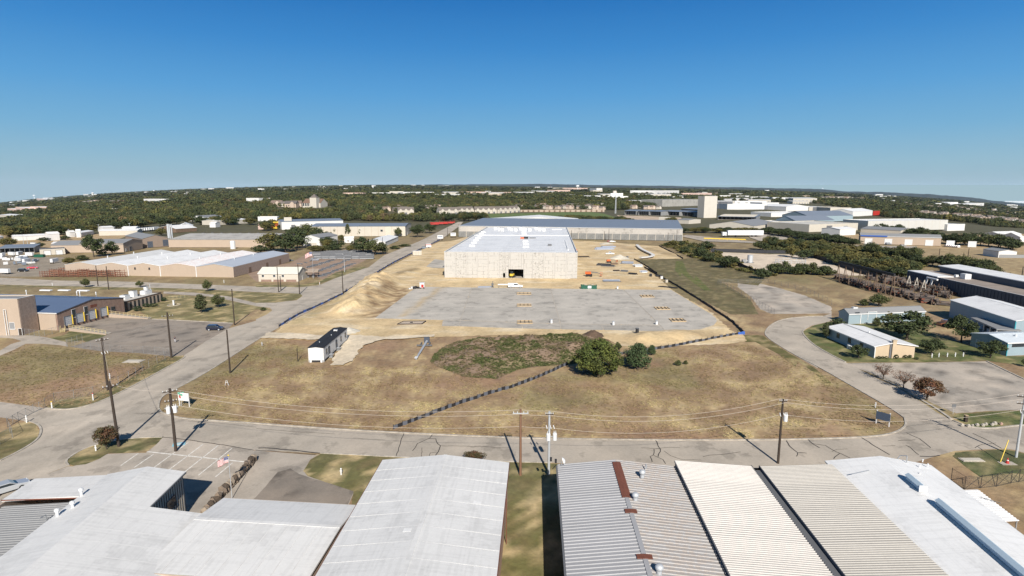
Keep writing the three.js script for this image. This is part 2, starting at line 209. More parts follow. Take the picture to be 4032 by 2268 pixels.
tag(mainRoad, 'wide concrete road receding past the building site', 'road', null, 'structure');
kerbLine(mainRoad, [[-84.3,-90.2],[-84,-93.9],[-84.6,-98.3],[-86.7,-101.8],[-89.2,-104.6],[-91.8,-106.4],[-94,-107]]);
kerbLine(mainRoad, [[-95.3,-113.7],[-91.8,-112.9],[-89.1,-113.3],[-87.8,-115.1],[-86.7,-117.1],[-86.1,-125.2],[-86.7,-142.4],[-86.9,-148.5],[-87.4,-151]]);
kerbLine(mainRoad, [[-74,-288.4],[-72.1,-246],[-74.8,-211.6],[-75.7,-185.8],[-75.8,-168],[-74.7,-140.9],[-74.7,-133.5],[-75.5,-122.9],[-75.5,-120.7],[-74.5,-117.7],[-72.3,-113.7],[-70.8,-112]]);
kerbLine(mainRoad, [[-63,-99.5],[-65.4,-99.4],[-68.7,-99],[-73,-96.5],[-73.9,-93.9],[-73.7,-90.9],[-73.2,-89.8],[-71.7,-88.4]]);
const sideStreet = patch('side_street', [[-91.7,-269.2],[-97.5,-263.6],[-118.3,-266.4],[-137.7,-270.7],[-188.4,-281.2],[-222.7,-284.4],[-260.7,-294.3],[-277.4,-296],[-258.3,-275.1],[-241.5,-272.1],[-194.2,-265],[-156.1,-262.2],[-125.8,-255.5],[-111.9,-251.7],[-90.9,-247.5],[-89.8,-258.2]], M.road, { y: .014, step: 4, col: paveCol(1.02) });
tag(sideStreet, 'side street in front of the tan multi-gabled building', 'street', null, 'structure');
const drive1 = patch('driveway', [[-101.1,-226.6],[-86.5,-231.9],[-80,-215.8],[-88.8,-212.1],[-91.6,-216.8],[-98.2,-220],[-116.7,-234.1],[-127,-240.8],[-150.4,-248],[-152.9,-253],[-138.5,-250.4],[-118.7,-240.8]], M.conc, { y: .016, step: 4, col: paveCol(.95) });
tag(drive1, 'narrow driveway curving towards the brown office', 'driveway', null, 'structure');
const rightRoad = patch('access_road', [[77.2,-105.5],[74.8,-105],[76.8,-108.5],[77.4,-113.2],[77.3,-125.2],[77.3,-142.4],[76.5,-140.9],[76.3,-153.7],[76.7,-166.9],[77.5,-173.4],[79.3,-178.4],[83.2,-185.1],[88,-191.6],[93.4,-197],[100.3,-200.5],[109.8,-202.1],[115.5,-206.8],[109,-194.6],[102.6,-190.1],[98.1,-187.2],[93.1,-181.7],[91,-178.4],[89.3,-173.4],[87,-164],[86.3,-154.6],[86.4,-146.1],[86.3,-142.8],[86.4,-132.8],[87.1,-125.5],[86.3,-118.8],[86.1,-116.7],[85.2,-111.5],[85.1,-107.2],[82.8,-104.1]], M.road, { y: .02, step: 3, col: paveCol(1) });
tag(rightRoad, 'pale access road ending in a wide bend by blue sheds', 'road', null, 'structure');
kerbLine(rightRoad, [[76.8,-108.5],[77.4,-113.2],[77.3,-125.2],[77.3,-142.4],[76.3,-153.7],[76.7,-166.9],[77.5,-173.4],[79.3,-178.4],[83.2,-185.1],[88,-191.6],[93.4,-197],[100.3,-200.5],[109.8,-202.1]]);
kerbLine(rightRoad, [[98.1,-187.2],[93.1,-181.7],[91,-178.4],[89.3,-173.4],[87,-164],[86.3,-154.6],[86.4,-146.1]]);
const rightLot = patch('worn_lot', [[85.9,-145.3],[105.4,-145.7],[123.6,-146.9],[120.6,-132.2],[119.2,-120.1],[112.8,-113.2],[103.9,-112.9],[95.7,-112.1],[88.8,-110.9],[88.1,-115.4],[87.6,-118.9],[88.6,-127.9],[87.9,-135.2],[86.3,-140.7]], M.conc, { y: .012, step: 2.5, col: paveCol(.98, .42), rag: .3 });
tag(rightLot, 'weathered stained concrete car park beside the access road', 'car park', null, 'structure');
kerbLine(rightLot, [[87.2,-134],[87.8,-126.7],[86.8,-117.7],[86.5,-113.2],[85.4,-107.7]], .5, .15); kerbLine(rightLot, [[123.6,-146.9],[120.6,-132.2],[119.2,-120.1]], .4, .15);
tag(patch('rear_lot', [[113.9,-290.9],[121.4,-262.2],[123.8,-243.2],[121.9,-218.7],[115.5,-206.8],[102.9,-206],[93.3,-206],[92.8,-214],[99.9,-240.8],[103.7,-265]], M.conc, { y: .012, step: 4, col: paveCol(1.02, .42), rag: .5 }), 'empty pale concrete pad behind a wire fence', 'lot', null, 'structure');
const leftLot = patch('loading_yard', [[-126,-161.3],[-114.4,-156.8],[-101.8,-154.5],[-91.3,-151.3],[-88.3,-152.1],[-89.9,-162.7],[-90.2,-167.4],[-90.1,-174.6],[-91.2,-183.2],[-93.3,-190.9],[-110.2,-194.6],[-124.3,-197.3],[-126.3,-198.5],[-141.3,-200.5],[-143.9,-181],[-140.7,-181],[-124.8,-175.6],[-125,-166.6],[-125.3,-162.7]], M.asphalt, { y: .014, step: 3, col: paveCol(1.35, .34) });
tag(leftLot, 'stained grey loading yard in front of the dock doors', 'yard', null, 'structure');
kerbLine(leftLot, [[-93.3,-190.9],[-110.2,-194.6],[-124.3,-197.3]], .3);
tag(patch('service_path', [[-152.4,-174.6],[-147,-174.4],[-139.6,-171.5],[-132.4,-168],[-126.3,-161.3],[-130,-162.9],[-137.1,-164.6],[-141.1,-164.6],[-139.1,-158.5],[-137.9,-152.2],[-139.5,-148],[-144.6,-153.7],[-142.2,-157.2],[-145,-164],[-144.9,-167.7],[-150,-170.7],[-154.6,-171.5],[-160.6,-171.5],[-163.3,-174.6]], M.conc, { y: .013, step: 3, col: paveCol(.97) }), 'concrete service path beside the tall tan building', 'path', null, 'structure');
tag(patch('gate_drive', [[-95.6,-107.5],[-95.1,-113.6],[-99.7,-115.1],[-107.9,-117.4],[-116,-119.5],[-105.5,-108],[-100.5,-108.9]], M.conc, { y: .016, step: 3, col: paveCol(.98) }), 'concrete drive behind the chain link gate', 'driveway', null, 'structure');
const carPark = patch('car_park', [[-62.9,-99.4],[-57.59,-98.2],[-51.38,-96.4],[-44.32,-94.2],[-43.73,-93.8],[-42.24,-89.4],[-42.02,-73.4],[-46.65,-66.8],[-64.1,-66.8],[-74,-73.5],[-73.9,-84.2],[-71.6,-88.3],[-70.8,-88.2],[-68.3,-92.8],[-62.1,-93.2],[-62.4,-96.3]], M.conc, { y: .017, step: 2, col: paveCol(.98, .2), rag: .15 });
tag(carPark, 'concrete car park with white bay lines by the corner', 'car park', null, 'structure');
{ // painted bay lines, each a mark of its own
  const L = (a, b, w = .2) => mesh('bay_line', bandGeo([a, b], w, 0, .025), M.line, carPark);
  L([-62.2,-93.6], [-43.33,-89.7], .3);
  for (const [a, b] of [[[-63.3,-93], [-63.3,-88.5]], [[-60.5,-92.7], [-60.7,-87.8]], [[-57.18,-97.3], [-57.57,-87]], [[-54.19,-96.6], [-54.7,-86.3]], [[-51.31,-96.1], [-51.8,-86]], [[-48.37,-95], [-49.02,-85.2]], [[-45.68,-89.5], [-46.09,-84.7]], [[-42.93,-89.1], [-43.21,-83.9]]]) L(a, b);
}
tag(patch('front_drive', [[-44.12,-94.1],[-43.83,-94.1],[-33.02,-92.2],[-32.54,-92.8],[-33.36,-90.6],[-33.09,-86.7],[-31.87,-85],[-28.48,-83.1],[-23.33,-80.3],[-23.1,-75.5],[-34.95,-73.5],[-40.05,-73.5],[-41.92,-74.5],[-41.89,-89.1]], M.conc, { y: .018, step: 2.5, col: paveCol(.93, .2) }), 'concrete drive between the car park wall and lawn', 'driveway', null, 'structure');
tag(patch('asphalt_apron', [[-35.54,-87.6],[-37.03,-86.3],[-37.15,-78.6],[-38.29,-73.5],[-34.74,-73],[-23.29,-74.5],[-23.37,-80.4],[-25.96,-81.8],[-28.46,-83.1],[-31.01,-84.3],[-33.32,-85.6]], M.asphalt, { y: .026, step: 1.6, col: paveCol(1.12, .35), rag: .12 }), 'dark asphalt apron behind the white flat-roofed building', 'apron', null, 'structure');
const lawn = (name, label, poly, g = cGreen, m = .5, y = .03) => tag(patch(name, poly, M.grass, { y, step: 1.6, col: lawnCol(g, m), rag: .25 }), label, 'lawn', null, 'structure');
lawn('lawn', 'green and straw lawn between the two foreground roofs', [[-32.29,-92.8],[-26.35,-92.3],[-14.44,-90.9],[0,-90],[7.6,-89.1],[7.7,-88.3],[7.46,-56.13],[-5.07,-56.13],[-22.07,-71.1],[-23.4,-80.3],[-28.48,-83.1],[-31.5,-84.9],[-33.06,-86.7],[-33.31,-90.6]], [.145, .14, .05], .95);
lawn('lawn', 'small green island with a shrub at the corner', [[-73.1,-89.8],[-73.6,-90.8],[-73.9,-93.8],[-72.9,-96.4],[-68.6,-98.8],[-65.3,-99.3],[-62.9,-99.4],[-62.5,-97.5],[-62.2,-94.1],[-64.9,-93.1],[-68.4,-93],[-68.4,-90.9],[-69.4,-88.9],[-70.9,-88.4]], [.12, .125, .042], .9, .045);
lawn('lawn', 'grassy corner below the chain link gate', [[-85.1,-87.4],[-84.6,-90.6],[-84.5,-94.4],[-85.2,-98.8],[-87.1,-102],[-90.5,-105.4],[-93.3,-106.6],[-94.5,-106],[-94,-101.4],[-94.8,-96.3]], [.13, .125, .045], .9);
lawn('lawn', 'verge with a fire hydrant post before the brown field', [[-95.2,-113.7],[-92.1,-113.2],[-89.3,-113.6],[-88,-115.4],[-86.9,-117.4],[-86.4,-125.7],[-87,-142.8],[-87.4,-150.2],[-88.4,-152.3],[-91.9,-151.3],[-90.2,-131.4],[-91.8,-121.4],[-96.8,-118.3]], [.13, .13, .045], .95);
lawn('lawn', 'green lawn around the tan office and blue sheds', [[99.8,-188],[93.1,-181],[90.9,-177.8],[89.3,-172.8],[87.3,-164],[86.6,-154.6],[86.7,-146.4],[104.7,-145.8],[124.1,-147.6],[125.6,-146.2],[129.7,-142.8],[137.9,-142.8],[146.1,-151.7],[132.5,-151.7],[131.6,-160.8],[130.6,-168.6],[130.7,-179.7],[138.6,-192.4],[111.4,-189.4],[108.6,-193.9]], [.095, .125, .032], .45);
lawn('lawn', 'green verge below the weathered car park', [[86.5,-109],[88.5,-110.5],[95.3,-111.6],[103.5,-112.4],[110.7,-113.2],[104.6,-106.5],[94.6,-104.8],[91,-103.9],[88,-103.6],[86.3,-104.8]], [.085, .12, .028], .45);
lawn('lawn', 'dark green lawn with an access hatch by the fence', [[73.8,-92],[75.4,-93.3],[80.4,-94.1],[84.9,-94.4],[85.8,-93.8],[86.5,-92.8],[91.3,-92],[84.6,-84.7],[78.9,-85.8],[72.9,-84.7],[73,-87.7]], [.075, .10, .03], .5);
lawn('lawn', 'small lawn beside the cream handrail ramp', [[-140.2,-171.5],[-137.7,-174.6],[-139.7,-179.7],[-124.6,-174.6],[-124.2,-170.9],[-125.2,-166.5],[-127.5,-168.6],[-130.5,-166.3],[-136,-169.2]], [.09, .11, .03], .5);
lawn('lawn', 'front lawn of the brown office with two trees', [[-126.1,-198.5],[-124,-197.3],[-110.4,-195.1],[-93.5,-191.2],[-95.6,-214],[-89,-212.1],[-93.5,-217.7],[-98.2,-220],[-116.2,-233],[-126.5,-239.7],[-145.7,-244.3],[-138.1,-212.1]], [.20, .185, .075], .85);
lawn('lawn', 'olive verge island between the side street and driveway', [[-111.6,-250.9],[-91.3,-247.5],[-88.3,-242.5],[-87.5,-233],[-93.5,-227.2],[-101.2,-226.8],[-118.7,-240.8],[-138.7,-250.9],[-161,-255.5],[-194.8,-259.5],[-238.5,-268.6],[-241,-271.5],[-155.6,-261.4],[-125.1,-254.2]], [.17, .16, .06], .8);
lawn('lawn', 'roadside verge below the cream shed', [[-117.7,-265],[-98,-265],[-92.9,-268.6],[-90.8,-281.2],[-83.1,-335.1],[-88.2,-339.5],[-95.3,-312.4],[-93.7,-281.2],[-100.9,-269.2],[-120.8,-272.1]], [.15, .15, .05], .7);
lawn('meadow', 'brown and green meadow right of the building site', [[78.8,-371.4],[110.8,-376.8],[131.7,-385.4],[127.8,-288.4],[132.6,-299.5],[114.9,-269.2],[101.6,-281.2],[97.2,-234.1],[88.4,-205.1],[78.4,-205.1],[75,-272.1],[75.7,-297.8],[75.4,-330.7]], [.13, .115, .045], .3, .02);
lawn('ditch_grass', 'green weedy ditch line crossing the meadow', [[102.6,-363.5],[107,-363.5],[96.1,-318.1],[90.8,-288.4],[95.8,-301.3],[88.2,-255.5],[85.1,-255.5],[89,-294.3],[91.2,-312.4],[86.4,-295.8],[90.6,-322.1]], [.10, .125, .02], .2, .05);
lawn('ditch_grass', 'green weedy strip beside the access road', [[72.1,-183.8],[71.4,-174.6],[76.8,-174.6],[76,-161.9],[75.7,-148],[75.8,-140.9],[73.7,-129.3],[72.3,-130],[73.8,-137.5],[74.3,-146.7],[71.5,-141.9],[72.3,-153.7],[71.4,-166.3],[68.4,-166.3]], [.12, .115, .03], .6, .03);
lawn('grass_field', 'bright green far field beyond the warehouses', [[-41.65,-986.7],[0,-1001],[70.8,-1048],[143.4,-1062],[157.8,-1016],[158.9,-904.2],[150.7,-840.9],[68.1,-804.6],[-27.07,-799.8]], [.10, .165, .035], .1, .5);
lawn('straw_field', 'straw coloured field with a line of utility poles', [[271.5,-423.7],[307.5,-442.4],[347.8,-436.1],[371.6,-412.5],[256.7,-272.1],[262.8,-301.3],[242.9,-295.8],[267.2,-348.6],[262.8,-363.5],[267.2,-385.4]], [.36, .275, .15], .5, .1);
lawn('scrub_field', 'olive scrubland beside the pale yard', [[192.4,-437.9],[230.2,-469.9],[261,-453.5],[271.5,-423.7],[268.5,-385.4],[246,-343.9],[202.2,-295.8],[191.8,-312.4],[206.1,-351.2],[192.2,-353.4],[203.7,-403.6],[177.5,-403.6]], [.12, .115, .035], .35, .05);
tag(patch('pale_yard', [[143.4,-420.1],[176.4,-403.6],[200.4,-402.3],[192,-348.6],[184.1,-310.3],[185.5,-301.1],[175.7,-301.1],[173.3,-320.1],[157,-318.1],[142.4,-322.1],[130.5,-310.3],[134.3,-348.6],[141.9,-368.7],[143.4,-403.6]], M.dirt, { y: .06, step: 6, col: () => [.66, .56, .45], rag: .8 }), 'pale bare gravel yard among trees', 'yard', null, 'structure');
tag(patch('pale_lot', [[237.7,-585.6],[259.2,-592.5],[268.7,-549.6],[260.7,-470.1],[241.9,-461.5],[217.8,-496.8],[215.5,-506.5],[223,-549]], M.conc, { y: .1, step: 10, col: paveCol(1, .2), rag: .8 }), 'distant pale concrete lot behind a hedge', 'lot', null, 'structure');
tag(patch('far_lane', [[161.9,-560.4],[166.3,-506.4],[207.5,-487.5],[202.5,-461.4],[261,-453.5],[310.2,-446.3],[321.4,-462.7],[262.3,-470.1],[213.8,-487.5],[202.1,-516.5],[173,-578.7]], M.conc, { y: .15, step: 10, col: paveCol(.9, .2) }), 'distant lane past the yard', 'lane', null, 'structure');
tag(patch('metal_yard', [[-135.3,-353.4],[-145.7,-423.5],[-101.6,-423.5],[-93.3,-385.4],[-92.7,-334.8],[-94.1,-288.4],[-108.7,-304.9],[-103.2,-278.1],[-124.7,-281.2],[-144.3,-314.2],[-142.9,-343.9]], M.dirt, { y: .012, step: 5, col: () => [.33, .235, .175], rag: .6 }), 'reddish gravel yard stacked with steel', 'yard', null, 'structure');
tag(patch('fabrication_yard', [[-263.7,-297.8],[-200.7,-297.8],[-224.5,-334.8],[-257.8,-334.8],[-297.3,-385.5],[-350.6,-398.3]], M.dirt, { y: .012, step: 5, col: () => [.30, .255, .20], rag: .6 }), 'bare yard around the rusty steel racks', 'yard', null, 'structure');
tag(patch('tan_yard', [[171.5,-966.8], [207.6,-945], [259.6,-903.5], [235.3,-808.6], [190.1,-802.6], [164,-858.1]], M.dirt, { y: .3, step: 12, col: () => [.52, .41, .31], rag: 2 }), 'tan bare yard before the open-front sheds', 'yard', null, 'structure');
// building site: bare sandy soil, cut and heaped
const mA = [-64.2,-281.2], mB = [-60.6,-234.1], mC = [-59.5,-212.1];
const slabEdge = [[[-45.94,-262.2], [-47.57,-197.3]]];
function siteH(x, z) {
  const d = Math.min(seg(x, z, mA, mB), seg(x, z, mB, mC) + 2), e = seg(x, z, slabEdge[0][0], slabEdge[0][1]);
  let h = 4.2 * ss(13, 0, d) * (1 + .45 * fbm(x * .16, z * .16, 4)) * ss(.6, 6, e); h += (.9 * Math.abs(fbm(x * .35 + 3, z * .12, 3)) - .2 * Math.abs(fbm(x * .9, z * .9, 2))) * ss(12, 5, d) * ss(1, 5, e);
  h += 1.2 * ss(9, 0, seg(x, z, [-57.75,-306.8], [-52.74,-328.6])) * (.8 + .5 * fbm(x * .1, z * .1)); h += 1.3 * ss(8, 0, seg(x, z, [39.78,-170.9], [51.89,-174.6])) * (1 + .5 * fbm(x * .2, z * .2));
  h += .7 * ss(6, 0, seg(x, z, [102.8,-453.4], [112,-397.3])) + .5 * ss(7, 0, seg(x, z, [80,-469.9], [92.7,-453.4]));
  return h + .10 * (fbm(x * .3, z * .3, 3) + .5) * ss(0, 4, e);
}
function siteCol(x, z) {
  const a = fbm(x * .05, z * .05, 4), b = fbm(x * .2, z * .2, 3); let k = mixc([.66, .515, .305], [.55, .41, .235], clamp(.45 + a + b * .5)); k = mixc(k, [.70, .60, .44], .8 * ss(.1, .5, fbm(x * .04 + 8, z * .09, 3)));
  const s = ss(10, 3, Math.min(seg(x, z, [-48.81,-258.2], [-47.97,-205.1]), seg(x, z, [-54.35,-263.6], [-55.72,-234.1]) + 2) + 7 * fbm(x * .22, z * .1, 4)); k = mixc(k, [.23, .145, .075], .92 * s * clamp(.7 + b * 1.4));
  k = mixc(k, [.25, .185, .10], .7 * ss(5, 1, seg(x, z, [-59.5,-304.9], [-53.64,-320.3]) + 3 * b)); k = mixc(k, [.30, .22, .12], .6 * ss(5, 1, seg(x, z, [101,-445.5], [109.6,-391.2]) + 3 * b)); k = mixc(k, [.33, .23, .13], .6 * ss(8, 2, seg(x, z, [84,-469.9], [88.1,-438]) + 3 * b));
  return mixc(k, [.26, .22, .10], .45 * ss(5, 0, seg(x, z, [-72.2,-192.4], [-70.4,-243.2]) + 5 * b));
}
const site = patch('building_site', [[-75.5,-184.9],[-74.2,-210.3],[-71.1,-243.2],[-71.4,-326.5],[-68.6,-397.3],[-66.3,-444],[-63.1,-496.7],[-50.59,-516.3],[-44.37,-548.5],[20.3,-597.8],[47.61,-560.4],[51.84,-516.5],[84.2,-494.9],[101.5,-476.8],[116.4,-461.5],[113,-385.4],[110.8,-376.8],[79.1,-373],[78.4,-343.9],[77.3,-308.4],[74.8,-327.7],[74.7,-293.6],[72.2,-268.6],[71.3,-251.7],[72.6,-206.8],[70.7,-192.4],[69.5,-181],[71.4,-174.6],[69,-167.4],[64.9,-164.6],[42.44,-161.3],[33.24,-160.6],[30.09,-163.5],[28.32,-170.3],[21.95,-174.4],[0,-174.8],[-17.4,-172.8],[-39.13,-168.6],[-42.72,-164],[-41.36,-147.1],[-41.45,-142.8],[-45.9,-142.5],[-47.68,-152.7],[-49.21,-164.6],[-51,-168.8],[-58.12,-168],[-74.8,-170],[-75.9,-174.6],[-73.8,-181]], M.dirt, { y: .035, step: 1.8, h: siteH, col: siteCol, rag: .9 });
tag(site, 'bare sandy soil of the building site with heaped banks', 'soil', null, 'structure');
tag(patch('gravel_drive', [[-75,-170.3],[-76,-177.1],[-66.9,-175.9],[-56.87,-173.4],[-50.98,-169.8],[-48.45,-162.9],[-47.68,-152.7],[-45.91,-142.9],[-42.66,-142.6],[-41.63,-146.2],[-42.46,-161.9],[-39,-168],[-23.29,-171.5],[-23.68,-174.6],[-38.29,-171.5],[-46.26,-173.4],[-52.07,-174.6],[-58.12,-168]], M.dirt, { y: .3, step: 2, h: siteH, col: (x, z) => { const k = 1 + .2 * fbm(x * .3, z * .3); return [.66 * k, .57 * k, .44 * k]; }, rag: 1.0 }), 'pale crushed stone drive around the office trailer', 'driveway', null, 'structure');
// weedy soil mound
const mound = [[-21.28,-146.2],[-20.96,-153.7],[-19.19,-161.9],[-15.47,-168],[0,-172.8],[12.23,-174.8],[22.89,-174.6],[28.04,-168.6],[29.8,-161.9],[29.89,-154.6],[20.85,-148],[14.22,-144],[6.28,-142.4],[1.48,-139.9],[-3.43,-132.5],[-11.29,-134],[-18.13,-141.5]];
const mdist = (x, z) => { let m = 1e9; for (let i = 0; i < mound.length; i++) m = Math.min(m, seg(x, z, mound[i], mound[(i + 1) % mound.length])); return m; };
const moundH = (x, z) => 2.6 * ss(0, 9, mdist(x, z)) * (.7 + .6 * fbm(x * .09, z * .09, 4)) + .5 * ss(0, 3, mdist(x, z)) * fbm(x * .5, z * .5, 2) + 1.2 * ss(4, 0, Math.hypot(x - [24.86,-173.4][0], z - [24.86,-173.4][1]));
const inside = (p, poly) => { let c = false; for (let i = 0, j = poly.length - 1; i < poly.length; j = i++) { const a = poly[i], b = poly[j]; if ((a[1] > p[1]) !== (b[1] > p[1]) && p[0] < (b[0] - a[0]) * (p[1] - a[1]) / (b[1] - a[1]) + a[0]) c = !c; } return c; };
tag(patch('soil_mound', mound, M.dirt, { y: .03, step: 1.2, h: moundH, col: (x, z) => mixc([.25, .18, .13], [.19, .165, .085], .8 * ss(-.05, .3, fbm(x * .08, z * .08, 4))), rag: .5 }), 'low mound of dark topsoil overgrown with weeds', 'mound', null, 'structure');
// slab poured in panels
{
  const slab = tag(new THREE.Group(), 'large new grey concrete floor slab on the site', 'slab', null, 'structure'); slab.name = 'floor_slab'; scene.add(slab); patch('slab_base', [[-43.44,-264.1], [70.4,-255.8], [71,-205], [69.4,-193.9], [60.6,-182.7], [48.95,-179.7], [-22.69,-187], [-23.54,-195.7], [-47.42,-198.4]], M.kerb, { y: .12, step: 8 }, slab);
  const pieces = [[[-43.67,-265], [-18.5,-263], [-17.82,-195.4], [-23.67,-195.4], [-47.62,-198.2]], [[-18.14,-263], [17.16,-259.8], [15.94,-189.8], [-17.54,-195.3]], [[17.52,-259.8], [49.42,-257.6], [48.42,-188], [16.27,-189.8]], [[49.87,-257.6], [70.8,-256.3], [71.3,-205.1], [70.8,-198.5], [69.6,-193.9], [66.4,-187.7], [60.4,-182.1], [50.66,-179.1], [48.35,-179.2], [48.82,-188]], [[-23.51,-194], [-17.7,-194], [-17.41,-186.3], [-22.9,-186.5]], [[-17.42,-193.9], [3.31,-190.1], [3.19,-183.1], [-17.07,-186.1]], [[3.58,-190], [15.85,-188.7], [15.55,-181.8], [3.45,-183.1]], [[16.18,-188.7], [29.44,-187.7], [29.03,-180.8], [15.8,-181.8]], [[29.7,-187.7], [48.2,-186.8], [48.06,-179.2], [29.29,-180.8]]];
  pieces.forEach((p, i) => { const s = [1, .97, 1.0, .98, .86, .88, .9, .87, .86][i]; patch('slab_panel', p, M.slab, { y: .16, step: 2.4, col: (x, z) => { const q = fbm(x * .03 + i * 9, z * .16, 4) * .16 + fbm(x * .3, z * .3, 3) * .05 - .13 * ss(.15, .5, fbm(x * .06 - i * 5, z * .25, 3)), d = ss(2.2, .3, seg(x, z, [-31.95,-266.4], [-38.45,-201.8]) + 1.5 * fbm(x * .4, z * .4, 3)); let k = s * (1 + q); return mixc([k, k * (1 - q * .06), k * (1 - q * .1)], [1.02, .84, .56], i === 0 ? .8 * d : 0); } }, slab); mesh('slab_edge', bandGeo([...p, p[0]], .06, .12, .02), M.kerb, slab); });
}
// tarred cracks and repairs on the street
{
  const crack = (pts, w = .12) => mesh('crack_seal', bandGeo(refine(pts, 1.2, .25, false), w, 0, .04), M.tar, crossStreet);
  const K = (w, ...p) => crack(p, w);
  K(.13, [-19.86,-101.1], [-19.79,-98.3], [-19.59,-95.9], [-19.4,-91.8]); K(.13, [-14.52,-100.7], [-14.82,-99], [-15.65,-97.9], [-16.6,-96.7], [-17.01,-93.9]); K(.16, [-14.8,-98.8], [-13.63,-98.7], [-13.19,-96.7], [-12.49,-95.9], [-12.56,-93.7], [-12.84,-91.3]); K(.1, [-12.57,-95.9], [-5.8,-95.6], [-0.53,-95.1]); K(.1, [-12.63,-93.5], [-13.93,-93.1], [-13.83,-91.3]); K(.08, [-15.65,-95.3], [-15.09,-91.5]);
  K(.15, [25.53,-98.3], [25.56,-96.3], [25.59,-94.7], [24.43,-91.7]); K(.13, [25.56,-94.9], [24.39,-94.7], [23.93,-92.4], [23.17,-91.6], [22.99,-89.8]); K(.12, [23.88,-92.2], [24.85,-90.7], [25.01,-89.1]); K(.1, [22.34,-95.1], [24.48,-94.7], [26.48,-95.2], [29.04,-95.1]); K(.12, [31.91,-91.7], [33.44,-92.3], [36.95,-92.8], [38.92,-93.5]); K(.08, [25.99,-93.9], [26.67,-92], [27.97,-90.7], [31.31,-90.4]);
  K(.18, [48.77,-98.1], [48.33,-95.9], [48.58,-93.3], [49.91,-93]); K(.12, [48.53,-93.2], [47.61,-91.8]); K(.18, [52.96,-98.5], [52.81,-96.7], [53.2,-95.1]); K(.13, [52.74,-96.9], [54.76,-96.1], [55.1,-93.5], [56.26,-91.1]); K(.13, [55.28,-92.8], [53.35,-90.9]); K(.2, [63,-99.2], [63.1,-97.5], [63.3,-94.7], [63.6,-92.4]); K(.14, [72.5,-101.4], [73.1,-98.8], [72.4,-95.1]); K(.12, [68.8,-96.3], [69,-95.1], [68.5,-92.4]); K(.14, [68.8,-98.1], [72,-98.4]); K(.09, [64.4,-95.9], [66.9,-96]); K(.14, [84.4,-101.1], [84.7,-98.3], [84.5,-94.9]); K(.1, [80,-95.1], [82.5,-96.5], [85.4,-97.1]); K(.25, [68.3,-91.8], [70.2,-91.8], [71.9,-92.2]); K(.08, [54.53,-93.7], [55.97,-94.5], [57.79,-94.7]);
  K(.3, [-43.75,-95.1], [-40.7,-94.8], [-37.04,-94.1], [-32.58,-93]); K(.14, [-43.9,-94.2], [-38.45,-93.3], [-33.07,-92.4]); K(.08, [-28.5,-99.1], [-25.72,-98.7], [-22.61,-98.3]); K(.08, [-47.86,-103.4], [-39.93,-102], [-32.26,-100.9]); K(.08, [-62.6,-107], [-54,-105.5], [-48.16,-104.1]); K(.16, [-63,-99.5], [-57.61,-98.3], [-51.42,-96.5], [-44.34,-94.2]);
}

// ---------- buildings ----------
const dep = (A, B, C) => { const ux = B[0] - A[0], uz = B[1] - A[1], L = Math.hypot(ux, uz); return Math.abs((C[0] - A[0]) * uz - (C[1] - A[1]) * ux) / L; };
function prism(profile, len, axis) { // closed profile [a, y] extruded: axis 'x' -> profile in z (0..-D), 'z' -> profile in x
  const s = new THREE.Shape(profile.map((p) => new THREE.Vector2(p[0], p[1]))), g = new THREE.ExtrudeGeometry(s, { depth: len, bevelEnabled: false });
  if (axis === 'x') g.rotateY(Math.PI / 2); else g.translate(0, 0, -len); return g;
}
